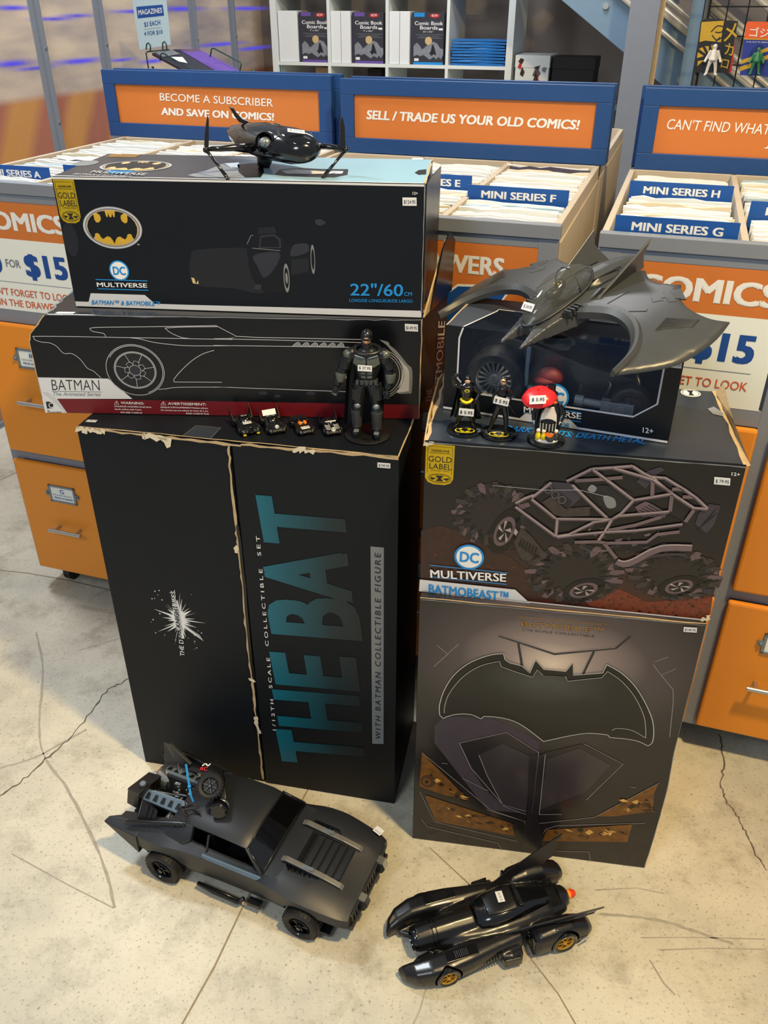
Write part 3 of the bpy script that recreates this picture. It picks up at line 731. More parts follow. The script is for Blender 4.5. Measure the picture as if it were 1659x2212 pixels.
# ================================================================ BACKGROUND SHELVING
SH = LO + NX*3.6
kx = thing('cube_shelf', 'white cube shelving unit holding packs of comic boards', 'shelf', SH, PSI)
S0, PIT = -.752, .364
m = MB()
for z in (.19, .555, .92, 1.285, 1.65, 2.015): m.box(S0, S0+4*PIT+.02, 0, .39, z, z+.018)
m.build('shelf_board', 'white_laminate', kx, bevel=.001)
for i in range(5):
    w = .038 if i in (0, 4) else .018
    MB().box(S0+i*PIT-(0 if i < 4 else .012), S0+i*PIT+w-(0 if i < 4 else .012), -.001, .391, .15, 2.05).build('upright', 'white_laminate', kx, bevel=.001)
MB().box(S0, S0+4*PIT+.02, .02, .37, 0.0, .19).build('plinth', 'white_laminate', kx)
def pack(s, w_edge, blue, label, parts=1):
    # slab of white boards seen edge-on, then a dark printed pack facing out
    for k in range(parts):
        ww = w_edge/parts
        b = MB().box(k*ww, (k+1)*ww-.003, 0, .17, 0, .268).build('board_pack', 'paper_white', None, bevel=.002)
        b.matrix_world = Matrix.Translation(SH + AX*s + NX*.012 + Vector((0, 0, 1.3035))) @ Matrix.Rotation(PSI, 4, 'Z')
        tag(b, 'white edge-on stack of comic boards, %s' % (label if parts == 1 else label + (', left one' if k == 0 else ', right one')), 'board pack')
    t = thing('printed_pack', 'dark pack reading Comic Book Boards, %s' % label, 'board pack', SH + AX*(s+w_edge+.022) + NX*.015 + Vector((0, 0, 1.3035)), PSI)
    MB().box(-.016, .178, 0, .06, 0, .262).build('wrapper', 'cover_dark', t, bevel=.002)
    F = Face(t, (0, 0, 0), (1, 0, 0), (0, 0, 1), .0006); hue = 'bright_blue_ink' if blue else 'purple_ink'
    F.emit('print_band', [[(.0, 0), (.178, 0), (.178, .013), (.0, .013)], [(.0, .241), (.062, .241), (.062, .2615), (.0, .2615)]], hue, 1)
    F.ell('emblem', (.122, .247), .030, .011, 'red_ink', 1, conv=False, n=24)
    F.text('BCW', (.105, .242), (.14, .242), (.105, .253), 'ink_white', 2, .04, conv=False)
    F.text('Comic Book', (.004, .2), (.172, .2), (.004, .219), 'ink_white', 1, .04, conv=False)
    F.text('Boards', (.036, .178), (.142, .178), (.036, .197), 'ink_white', 1, .04, conv=False)
    F.text('7" x 10½"' if not blue else '6¾" x 10½"', (.055, .163), (.115, .163), (.055, .172), 'ink_white', 1, .02, conv=False)
    F.ribbons('rule', [[(.01, .152), (.17, .152)], [(.03, .143), (.075, .143)], [(.1, .143), (.15, .143)], [(.02, .136), (.08, .136)], [(.1, .136), (.165, .136)]], .0022, 'ink_grey', 1, conv=False)
    F.ell('seal', (.089, .122), .021, .021, 'tan_ink', 3, conv=False, n=24)
    mt = [(0, .04), (0, .095), (.018, .112), (.034, .1), (.052, .078), (.07, .09), (.09, .108), (.118, .118), (.14, .11), (.16, .085), (.178, .08), (.178, .05), (.165, .03), (.15, .042), (.14, .028), (.12, .04), (.1, .026), (.08, .038), (.06, .05), (.04, .042), (.02, .05)]
    F.emit('mountain_print', [mt], 'ink_mist', 1)
    F.emit('person_print', [[(.095, .06), (.105, .07), (.11, .1), (.118, .104), (.126, .085), (.138, .05), (.12, .055), (.11, .045)]], 'ink_black', 2)
    F.emit('price_label', [[(.005, .018), (.032, .018), (.032, .032), (.005, .032)], [(.148, .175), (.172, .175), (.172, .185), (.148, .185)]], 'ink_white', 2)
    return t
pack(S0+.044, .128, False, 'in the leftmost cube', 1)
pack(S0+PIT+.020, .126, False, 'in the second cube', 2)
pack(S0+2*PIT+.020, .126, True, 'in the third cube with blue bands', 2)
for i in range(9):
    b = MB(); w, d = .315, .26
    rings = []
    for y in (0, .004, d): rings.append([(0, y, .002), (w, y, .002), (w + rnd.uniform(-.006, .003), y, .012), (w*.6, y, .016 + rnd.uniform(-.003, .003)), (w*.3, y, .013 + rnd.uniform(-.003, .003)), (rnd.uniform(-.003, .006), y, .013)])
    b.loft(rings); o = b.build('plastic_bag_pack', 'bag_blue', None, bevel=.002)
    o.matrix_world = Matrix.Translation(SH + AX*(S0+3*PIT+.026+rnd.uniform(0, .006)) + NX*.02 + Vector((0, 0, 1.3015+i*.0152))) @ Matrix.Rotation(PSI, 4, 'Z')
    tag(o, 'glossy blue sleeve pack, %s from the bottom of its pile in the fourth cube' % nth(i+1), 'sleeve pack', 'blue sleeve packs in the fourth cube')
# items in the cubes below (tops seen over the signs)
for s, w, mt, lb in ((S0+.22, .12, 'board_tan', 'small cardboard carton in the lower left cube'), (S0+PIT+.2, .09, 'black_matte', 'black carton in the cube below the second cube')):
    o = MB().box(0, w, 0, .15, 0, .33).build('carton', mt, None, bevel=.002); o.matrix_world = Matrix.Translation(SH + AX*s + NX*.15 + Vector((0, 0, .938))) @ Matrix.Rotation(PSI, 4, 'Z'); tag(o, lb, 'box')
# low counter beside the shelf with two boxes
ct = thing('side_table', 'grey table carrying two shoebox-sized cartons right of the cube shelf', 'table', SH + AX*.745 + NX*(-.02), PSI)
MB().box(0, .60, 0, .45, 1.10, 1.13).build('table_top', 'grey_frame', ct, bevel=.002)
for x in (.02, .55):
    for y in (.02, .40): MB().box(x, x+.03, y, y+.03, 0, 1.10).build('leg', 'grey_frame', ct)
b1 = thing('carton', 'white carton printed with brown and red streaks right of the shelf', 'box', SH + AX*.752 + Vector((0, 0, 1.1305)), PSI)
MB().box(0, .19, 0, .30, 0, .17).build('base', 'white_laminate', b1, bevel=.002); MB().box(-.003, .193, -.003, .303, .17, .232).build('lid', 'white_laminate', b1, bevel=.002)
F = Face(b1, (0, -.003, 0), (1, 0, 0), (0, 0, 1), .0006)
for k in range(9):
    a, b = rnd.uniform(.01, .15), rnd.uniform(.03, .2); c, d = rnd.uniform(.02, .05), rnd.uniform(-.03, .03)
    F.emit('streak_print', [[(a, b), (a+c*.4, b+d+.02), (a+c, b+.012), (a+c*.7, b-.012)]], ['lug_ink', 'ink_grey', 'brown_ink', 'red_ink', 'rim_ink'][k % 5], 1)
b2 = thing('carton', 'plain black carton right of the streaked white carton', 'box', SH + AX*.955 + NX*.03 + Vector((0, 0, 1.1305)), PSI)
MB().box(0, .235, 0, .26, 0, .165).build('base', 'black_matte', b2, bevel=.002); MB().box(-.003, .238, -.003, .263, .165, .225).build('lid', 'black_matte', b2, bevel=.002)

# magazine rack with sign, behind the left sign ---------------------------------------------------
RK = LO + NX*2.0
rk = thing('magazine_rack', 'green wire magazine rack behind the left orange sign', 'rack', RK + Vector((0, 0, .0)), PSI)
def rkp(u, v, dy=0.0):
    p = atpl(u, v, RK + NX*dy, NX); return Matrix.Rotation(-PSI, 4, 'Z') @ (p - RK)
cM = crop(260, 0, 5.53)
def wire(pts, nm='wire', r=.003): 
    return MB().tube([rkp(*cM(x, y), d) for x, y, d in pts], r, 8).build(nm, 'wire_green', rk, smooth=True)
wire([(305, 850, 0), (272, 650, 0), (290, 635, 0), (550, 608, 0)]); wire([(275, 610, 0), (278, 545, 0), (300, 530, 0), (325, 560, 0), (325, 625, 0)]); wire([(472, 605, 0), (470, 530, 0), (492, 512, 0), (515, 545, 0), (520, 610, 0)])
wire([(440, 745, 0), (450, 660, 0), (480, 655, 0), (830, 850, 0), (860, 880, 0)]); wire([(1040, 690, .1), (1055, 595, .1), (1080, 590, .1), (1400, 755, .1), (1410, 780, .1), (1395, 860, .1)])
for x, y in ((.0, 0), (.5, 0), (.0, .3), (.5, .3)):
    MB().tube([(-.62+x, y+.02, 0), (-.62+x, y+.02, 1.36)], .006, 8).build('leg', 'wire_green', rk, smooth=True)
sg = thing('rack_sign', 'pale sign reading MAGAZINES $3 EACH 4 FOR $10 standing in the rack', 'sign', RK, PSI)
c_ = [rkp(*cM(x, y)) for x, y in ((195, 612), (565, 550), (500, -40), (95, -20))]
MB().add(c_ + [p + Vector((0, .004, 0)) for p in c_], [(0, 1, 2, 3), (7, 6, 5, 4), (0, 4, 5, 1), (1, 5, 6, 2), (2, 6, 7, 3), (3, 7, 4, 0)]).build('card', 'paper_blue', sg)
F = Face(sg, (0, 0, 0), (1, 0, 0), (0, 0, 1), .001)
F.poly('band', [cM(172, 238), cM(486, 203), cM(467, 72), cM(153, 100)], 'ink_blue', 1)
F.text('MAGAZINES', cM(183, 200), cM(466, 170), cM(178, 138), 'ink_white', 2, .04)
F.text('$3 EACH', cM(252, 348), cM(442, 320), cM(247, 284), 'ink_blue', 1, .01); F.text('4 FOR $10', cM(252, 455), cM(470, 428), cM(248, 398), 'ink_blue', 1, .01)
F.ribbons('rule', [[cM(245, 372), cM(455, 345)]], .001, 'ink_grey', 1)
def mag(pts, mat, label, extra):
    q = [atpl(*cM(x, y), RK + NX*d, NX) for x, y, d in pts]
    o = thing('magazine', label, 'magazine', q[0], PSI); inv = mw(o).inverted(); L = [inv @ p for p in q]
    n = (L[1]-L[0]).cross(L[2]-L[0]).normalized(); n = n if n.z > 0 else -n
    MB().add([p for p in L] + [p - n*.012 for p in L], [(0, 1, 2, 3), (7, 6, 5, 4), (0, 4, 5, 1), (1, 5, 6, 2), (2, 6, 7, 3), (3, 7, 4, 0)]).build('cover', mat, o)
    for nm, mt, sc_ in extra:
        f = lambda a, b: L[0] + (L[1]-L[0])*a + (L[3]-L[0])*b + n*.001
        MB().add([f(a, b) for a, b in sc_], [list(range(len(sc_)))]).build(nm, mt, o)
mag([(345, 650, 0), (740, 860, 0), (1120, 870, .08), (640, 600, .08)], 'cover_dark', 'grey covered magazine at the left of the wire rack', [('title_print', 'ink_mist', [(.02, .1), (.25, .1), (.25, .8), (.02, .8)]), ('print_patch', 'ink_white', [(.3, .3), (.5, .25), (.7, .5), (.4, .7)])])
mag([(660, 600, .09), (1130, 870, .09), (1420, 870, .17), (900, 595, .17)], 'purple_ink', 'purple covered magazine at the right of the wire rack', [('title_print', 'rim_ink', [(.02, .1), (.12, .1), (.12, .9), (.02, .9)]), ('print_patch', 'card_orange', [(.5, .2), (.85, .15), (.95, .6), (.6, .6)]), ('print_patch', 'ink_white', [(.35, .4), (.55, .3), (.6, .5), (.45, .6)])])

# wire grid with two carded toys ---------------------------------------------------
GP = LO + NX*2.3
gd = thing('grid_panel', 'black wire grid panel at the top right', 'grid', GP, PSI)
gm = MB().tube([(1.725, 0, 0), (1.725, 0, 2.2)], .014, 10); gm.build('upright', 'wire_black', gd, smooth=True)
for i in range(1, 14): MB().tube([(1.725+i*.076, .0, .3), (1.725+i*.076, .0, 2.2)], .003, 6).build('vertical_wire', 'wire_black', gd)
for i in range(20): MB().tube([(1.725, -.004, .30+i*.1), (2.72, -.004, .30+i*.1)], .003, 6).build('horizontal_wire', 'wire_black', gd)
cG = crop(1300, 0, 4.62)
def card(name, label, corners, base):
    t = thing(name, label, 'toy', GP - NX*.03, PSI)
    F = Face(t, (0, 0, 0), (1, 0, 0), (0, 0, 1), .0006)
    q = [F.st(*cG(x, y)) for x, y in corners]
    MB().prism(q, 0, .0025, 'y').build('backing_card', base, t)
    return t, F
t, F = card('carded_toy', 'black and gold backing card with a white toy figure in a blister', [(890, 705), (955, 195), (1010, 160), (1330, 190), (1290, 400), (1260, 705)], 'ink_black')
F.poly('gold_print', [cG(945, 400), cG(965, 200), cG(1190, 185), cG(1170, 300), cG(1160, 400), cG(1000, 385)], 'card_gold', 1)
F.poly('red_print', [cG(1240, 705), cG(1265, 705), cG(1305, 380), cG(1300, 400)], 'red_ink', 1)
F.polys('burst_print', [[cG(920, 560), cG(930, 500), cG(990, 540)], [cG(925, 640), cG(930, 590), cG(990, 580)], [cG(940, 470), cG(975, 450), cG(1010, 520)], [cG(1000, 440), cG(1040, 440), cG(1040, 520)], [cG(1060, 430), cG(1120, 440), cG(1080, 520)]], 'card_gold', 1)
F.text('メ', cG(1185, 395), cG(1320, 370), cG(1190, 230), 'card_gold', 3, .03); F.text('カ', cG(1195, 520), cG(1280, 540), cG(1205, 400), 'card_gold', 3, .03); F.text('ロ', cG(1155, 650), cG(1225, 665), cG(1175, 565), 'card_gold', 3, .02)
F.ribbons('scribble_print', [[cG(1060, 300), cG(1120, 240), cG(1185, 250), cG(1160, 300), cG(1100, 300)], [cG(1070, 330), cG(1120, 380), cG(1180, 340)], [cG(1100, 400), cG(1150, 350)]], .004, 'ink_black', 2, smooth=True)
def toy_in_blister(t, F, body, c, sc_, mat):
    ox, oz = F.st(*c)
    m = MB(); R_ = lambda x, y, z: (ox + x*sc_, -.012 + y*sc_, oz + z*sc_)
    m.tube([R_(0, 0, .36), R_(0, 0, .02), R_(0, 0, -.02)], [.06*sc_, .15*sc_, .13*sc_], 10)
    m.ball(R_(0, 0, .42), .08*sc_, 10, 7)
    for s in (-1, 1):
        m.tube([R_(.1*s, 0, .3), R_(.2*s, 0, .1), R_(.27*s, -.05, -.06)], [.06*sc_, .05*sc_, .05*sc_], 8)
        m.tube([R_(.07*s, 0, 0), R_(.12*s, 0, -.2), R_(.15*s, -.04, -.42), R_(.2*s, -.1, -.44)], [.08*sc_, .06*sc_, .05*sc_, .05*sc_], 8)
    m.build('toy_figure', mat, t, remesh=.0022, relax=2)
    bl = MB(); ring = lambda k, y: [(ox + k*(.36*math.cos(a))*sc_, y, oz + k*(.58*math.sin(a))*sc_) for a in [2*PI*i/16 for i in range(16)]]
    bl.loft([ring(1, 0), ring(.96, -.02), ring(.85, -.026)]); bl.build('blister', 'clear_plastic', t, smooth=True, angle=.9)
toy_in_blister(t, F, None, cG(1080, 580), .115, 'toy_white')
t, F = card('carded_toy', 'blue and orange backing card with a green toy figure at the right edge', [(1348, 728), (1410, 215), (1430, 190), (1900, 200), (1900, 745)], 'card_blue')
F.poly('orange_print', [cG(1390, 362), cG(1410, 215), cG(1430, 190), cG(1900, 200), cG(1900, 372)], 'card_orange', 1)
F.ribbons('rule', [[cG(1390, 366), cG(1900, 376)]], .004, 'card_gold', 2)
F.text('ゴジラ', cG(1440, 340), cG(1740, 360), cG(1452, 245), 'ink_white', 2, .03); F.text('メカゴジラ MECHAGODZILLA', cG(1408, 402), cG(1800, 410), cG(1410, 385), 'ink_white', 2, .02)
F.polys('strip_print', [[cG(1355, 620), cG(1470, 580), cG(1470, 540), cG(1362, 578)], [cG(1345, 690), cG(1480, 645), cG(1480, 600), cG(1352, 645)], [cG(1540, 520), cG(1700, 460), cG(1700, 420), cG(1545, 480)], [cG(1560, 590), cG(1700, 540), cG(1700, 500), cG(1565, 545)]], 'card_gold', 2)
toy_in_blister(t, F, None, cG(1515, 590), .10, 'toy_green')
# ================================================================ STACKED CARTONS
def frame(x, y, yaw, z0): return (x, y, z0), math.radians(yaw)
def jbox(m, w, d, h, x0=0, y0=0, z0=0):
    m.box(x0, w, y0, d, z0, h)
def torn(F, lines, w=.004, mat='board_tan', L=2, name='torn_edge', conv=True, jag=.7):
    for ln in lines: F.ribbons(name, [ln], w, mat, L, jag=jag, conv=conv)
cA = crop(140, 880, 2.183); cB = crop(0, 620, 3.318); cB2 = crop(460, 620, 3.19); cC = crop(0, 300, 3.318); cC2 = crop(400, 220, 2.9625)
cD = crop(900, 930, 2.186); cD2 = crop(1100, 960, 3.318); cE = crop(880, 1280, 2.44); cF = crop(900, 500, 2.186); cS = crop(800, 560, 5.53)

# ---- A: tall dark carton, left stack, on the floor
loc, rz = frame(-.587, 1.447, -11.3, 0)
WA, DA, HA = .626, .27, .912
A = thing('tall_carton', 'tall dark carton on the floor with teal THE BAT lettering running up its front', 'box', loc, rz)
SP = WA*.495
m = MB(); m.box(0, WA, .006, DA, 0, HA)
m.build('body', 'box_charcoal', A, bevel=.0015)
MB().prism([(0, .001), (SP-.002, .001), (SP-.002, HA-.004), (0, HA-.001)], .0012, .006, 'y').build('front_panel', 'box_charcoal', A, bevel=.0006)
MB().prism([(SP+.003, .001), (WA, .001), (WA, HA-.001), (SP+.003, HA-.004)], -.0015, .0055, 'y').build('front_flap', 'box_charcoal', A, bevel=.0006)
FA = Face(A, (0, -.0015, 0), (1, 0, 0), (0, 0, 1))
seam = [(770, 175), (775, 240), (790, 400), (805, 560), (818, 640), (830, 760), (842, 850), (850, 960), (862, 1080), (874, 1200), (890, 1290), (898, 1380), (910, 1480), (922, 1580), (935, 1680), (945, 1757)]
torn(FA, [jagged([cA(x, y) for x, y in seam], 1.0, 4)], .0045, 'board_tan', 1)
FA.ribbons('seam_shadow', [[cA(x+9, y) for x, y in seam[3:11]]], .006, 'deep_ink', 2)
torn(FA, [jagged([cA(*p) for p in ((905, 1460), (915, 1500), (925, 1540))], 2, 4), jagged([cA(*p) for p in ((803, 660), (812, 690))], 3, 3), jagged([cA(*p) for p in ((880, 1280), (900, 1290))], 3, 3)], .008, 'paper_torn', 3)
FAT = Face(A, (0, 0, HA), (1, 0, 0), (0, 1, 0))
torn(FA, [jagged([(.001, HA-.002), (.08, HA-.001), (.16, HA-.003), (.25, HA-.004), (.33, HA-.005)], .0012, 5), jagged([(.33, HA-.004), (.42, HA-.003), (.52, HA-.001), (WA-.001, HA-.001)], .001, 5)], .005, 'board_tan', 2, conv=False)
torn(FA, [jagged([(0, HA-.004), (.03, HA-.003), (.06, HA-.005)], .002, 6), jagged([(.135, HA-.006), (.15, HA-.004), (.185, HA-.007)], .002, 5), jagged([(.43, HA-.005), (.445, HA-.002), (.47, HA-.006)], .002, 5)], .010, 'paper_torn', 3, conv=False)
FA.emit('torn_paper', [[(.165, HA-.004), (.195, HA-.004), (.19, HA-.022), (.182, HA-.026), (.178, HA-.014)]], 'paper_torn', 3)
torn(FAT, [jagged([(.002, .002), (.2, .003), (.4, .003), (WA-.002, .002)], .0015, 6), jagged([(WA-.002, .0), (WA-.002, DA)], .001, 8)], .003, 'board_tan', 1, conv=False)
FAT.emit('tape_flap', [[(.215, .004), (.27, .004), (.272, .05), (.222, .05)]], 'box_top_grey', 1)
FAT.ribbons('tape_edge', [[(.215, .004), (.222, .05), (.272, .05), (.27, .004)]], .001, 'grey_ink', 2, conv=False)
q = [FAT.st(188, 911), FAT.st(210, 912), FAT.st(206, 917), FAT.st(183, 916)]
FAT.emit('price_sticker', [q], 'sticker', 2); FAT.text('$749.95', q[3], q[2], q[0], 'ink_grey', 3, conv=False)
# teal lettering, read upwards, fading to the right
s_left = FA.st(*cA(980, 1040))[0]
ramp_mat('teal_fade', 0, [(0, (0, 104, 128)), (.35, (2, 76, 92)), (.68, (9, 38, 46)), (1.0, (13, 17, 23))], .4, centre=(s_left-.03, 0, 0), radii=(.235, 1, 1))
def up_text(F, ch, y0, y1, mat, xl=lambda y: 920 + (y-412)*.089, dep=400, sk=32, bold=.10, c=cA, L=2):
    tl = c(xl(y0), y0)    # top-left in reading = lower end of the top edge
    tr = c(xl(y1), y1)
    bl = c(xl(y0)+dep, y0+sk); br = c(xl(y1)+dep*.98, y1+sk)
    return F.text(ch, bl, br, tl, mat, L, bold, name='lettering')
T_ = [[('T', 1670, 1515), ('H', 1503, 1328), ('E', 1308, 1148), ('B', 1070, 876), ('A', 868, 640), ('T', 638, 412)]]
for ch, a, b in T_[0]:
    if ch == 'B': up_text(FA, 'R' if False else 'B', a, b, 'teal_fade', dep=430)
    elif ch == 'A': up_text(FA, ch, 890, 655, 'teal_fade')
    else: up_text(FA, ch, a, b, 'teal_fade')
FA.text('1/12TH  SCALE  COLLECTIBLE  SET', cA(1003, 1525), cA(920, 608), cA(988, 1524), 'ink_white', 3, .01, space=1.5)
FA.poly('grey_strip', [cA(1457, 1585), cA(1510, 1586), cA(1506, 660), cA(1443, 655)], 'grey_ink', 2)
FA.text('WITH BATMAN COLLECTIBLE FIGURE', cA(1497, 1562), cA(1492, 684), cA(1472, 1560), 'ink_black', 3, .01, space=1.35, shear=.15)
# white paint-splash mark
ctr = cA(540, 1010); cs, ct_ = FA.st(*ctr)
spl = []
nsp = 46
for i in range(nsp*2):
    a = 2*PI*i/(nsp*2)
    if i % 2: r_x, r_y = rnd.uniform(.010, .016), rnd.uniform(.022, .034)
    else:
        k = rnd.random()**1.6; r_x, r_y = .016 + .05*k, .038 + .045*k
    spl.append((cs + r_x*math.cos(a), ct_ + r_y*math.sin(a) + .0))
FAp = Face(A, (0, .0012, 0), (1, 0, 0), (0, 0, 1))
FAp.emit('splash_mark', [spl], 'ink_white', 1)
for k in range(26):
    a = rnd.uniform(0, 2*PI); r = rnd.uniform(.05, .09); c0 = (cs + r*math.cos(a)*.8, ct_ + r*math.sin(a)); s_ = rnd.uniform(.0008, .002)
    FAp.emit('splash_dot', [[(c0[0]-s_, c0[1]), (c0[0], c0[1]-s_), (c0[0]+s_, c0[1]), (c0[0], c0[1]+s_)]], 'ink_white', 1)
FAp.ribbons('lettering_backing', [[(cs, ct_-.052), (cs-.002, ct_+.052)]], .011, 'ink_white', 1, conv=False)
FAp.text('THE DARK KNIGHT RISES', cA(570, 1175), cA(523, 866), cA(550, 1175), 'box_charcoal', 2, .03, shear=.2)
FAp.text('THE D', cA(570, 1175), cA(563, 1100), cA(550, 1175), 'ink_white', 3, .03, shear=.2)
FAp.text('RISES.', cA(530, 945), cA(523, 866), cA(511, 945), 'ink_white', 3, .03, shear=.2)
FA.sticker((815, 998), (843, 1000), (815, 1009), '$749.95')

# ---- B: long black carton with line drawing
loc, rz = frame(-.667, 1.509, -2.0, HA+.0005)
WB, DB, HB = .736, .25, .199
B = thing('long_carton', 'long black carton with white line drawing of a car and dark red bottom stripe', 'box', loc, rz)
out = [(0, 0), (WB, 0), (WB, HB), (.040, HB), (.006, HB-.038), (0, HB-.052)]
MB().prism(out, 0, DB, 'y').build('body', 'box_black2', B, bevel=.0012)
# end panel pushed outward, and torn flaps standing open above it
MB().prism([(WB+.0005, .002), (WB+.052, .19), (WB+.049, .192), (WB+.0005, .01)], .001, HB-.001, 'z').build('end_panel', 'cape_black', B)
def flap(pts, mat, th=.003):
    q = [Vector(p) for p in pts]; n_ = (q[1]-q[0]).cross(q[2]-q[0]).normalized()*th; k = len(q)
    MB().add(q + [p + n_ for p in q], [list(range(k)), list(range(k, 2*k))[::-1]] + [(i, (i+1) % k, k+(i+1) % k, k+i) for i in range(k)]).build('end_flap', mat, B)
flap([(WB+.004, .015, HB-.001), (WB+.03, .10, HB+.075), (WB+.044, .16, HB+.105), (WB+.050, .185, HB-.001)], 'board_tan')
flap([(WB+.016, .05, HB-.001), (WB+.036, .10, HB+.10), (WB+.050, .14, HB+.125), (WB+.062, .18, HB+.10), (WB+.060, .19, HB-.001)], 'box_black2')
FB = Face(B, (0, 0, 0), (1, 0, 0), (0, 0, 1))
FB.emit('red_stripe', [[(.032, .0015), (WB-.001, .0015), (WB-.001, .031), (.032, .031)]], 'maroon', 1)
FB.poly('white_panel', [cB(322, 915), cB(262, 662), cB(770, 668), cB(945, 812), cB(405, 814), cB(478, 915)], 'box_white', 2)
FB.poly('page_curl', [cB(302, 768), cB(340, 770), cB(400, 815), cB(430, 850), cB(478, 915), cB(465, 915), cB(420, 870), cB(380, 830)], 'silver_ink', 3)
FB.text('BATMAN', cB(372, 752), cB(712, 752), cB(362, 678), 'ink_black', 3, -.012)
FB.ribbons('rule', [[cB(368, 760), cB(725, 763)]], .0006, 'ink_black', 3)
FB.text('The Animated Series', cB(378, 792), cB(718, 793), cB(376, 766), 'ink_grey', 3, 0, shear=.2)
FB.poly('emblem', [cB(325, 835), cB(350, 835), cB(372, 845), cB(380, 862), cB(372, 880), cB(335, 885)], 'ink_black', 3)
FB.text('C', cB(345, 878), cB(378, 878), cB(345, 842), 'box_white', 4, .03)
FB.text('DC', cB(338, 903), cB(352, 903), cB(338, 895), 'ink_black', 3, .02); FB.text('COLLECTIBLES', cB(338, 914), cB(440, 914), cB(338, 906), 'ink_black', 3, .02)
FB.text('⚠ WARNING:', cB(815, 852), cB(1028, 856), cB(815, 826), 'ink_white', 3, .03)
FB.text('CHOKING HAZARD-Small parts.', cB(815, 874), cB(1084, 878), cB(815, 860), 'ink_white', 3, .02)
FB.text('Not for children under 3 years.', cB(820, 894), cB(1012, 897), cB(820, 880), 'ink_white', 3, .02)
FB.text('FOR AGES 14 AND UP.', cB(862, 914), cB(1018, 917), cB(862, 903), 'ink_white', 3, .02)
FB.text('⚠ AVERTISSEMENT:', cB(1148, 855), cB(1474, 861), cB(1148, 829), 'ink_white', 3, .03)
FB.text("RISQUE D'ÉTOUFFEMENT-Petites pièces.", cB(1148, 878), cB(1488, 883), cB(1148, 862), 'ink_white', 3, .02)
FB.text('Ne convient pas aux enfants de moins de 3 ans.', cB(1150, 898), cB(1490, 903), cB(1150, 885), 'ink_white', 3, .02)
FB.text('POUR 14 ANS ET PLUS.', cB(1330, 919), cB(1495, 921), cB(1330, 908), 'ink_white', 3, .02)
LW = .0011
def lb(pts): return [cB(*p) for p in pts]
def lb2(pts): return [cB2(*p) for p in pts]
FB.ribbons('line_drawing', [lb([(235, 372), (240, 368), (400, 367), (700, 370), (1000, 373), (1300, 377), (1659, 381)]), 
    lb([(235, 372), (245, 392), (290, 408), (350, 414), (400, 438), (450, 487), (510, 490), (570, 530), (618, 590), (665, 614), (700, 645), (722, 664)]),
    lb([(752, 367), (738, 345), (700, 337), (655, 328), (638, 312), (650, 305), (720, 300), (1000, 295), (1300, 288), (1545, 283)]),
    lb([(1175, 302), (1200, 325), (1245, 350), (1300, 370), (1350, 376)]), lb([(1175, 302), (1300, 295), (1550, 290)]),
    lb([(920, 373), (1000, 382), (1080, 402), (1180, 416), (1350, 428), (1659, 426)]),
    lb([(1528, 460), (1450, 485), (1370, 535), (1290, 610), (1245, 665), (1243, 682), (1258, 688), (1400, 688), (1587, 688)]),
    lb([(1130, 742), (1180, 738), (1250, 728), (1400, 724), (1659, 724)])], LW, 'silver_ink', 3, smooth=True)
FB.ribbons('line_drawing', [lb2([(0, 270), (20, 275), (157, 345), (110, 360), (0, 362)]), lb2([(157, 345), (300, 351), (1070, 362)]), lb2([(110, 363), (600, 372), (1015, 382)]), lb2([(0, 408), (540, 412), (1015, 416)]),
    lb2([(0, 694), (400, 705), (740, 716), (950, 722), (958, 712)])], LW, 'silver_ink', 3)
FB.polys('vent_drawing', [[cB2(*p) for p in smoothline([(540+60*i, 411+i*.7), (560+60*i, 392+i*.7), (578+60*i, 383+i*.7), (592+60*i, 390+i*.7), (598+60*i, 411+i*.7)], 4)] for i in range(6)], 'grey_ink', 2)
FB.ribbons('line_drawing', [[cB2(*p) for p in smoothline([(540+60*i, 411+i*.7), (560+60*i, 392+i*.7), (578+60*i, 383+i*.7), (592+60*i, 390+i*.7), (598+60*i, 411+i*.7)], 4)] for i in range(6)], .0008, 'silver_ink', 3)
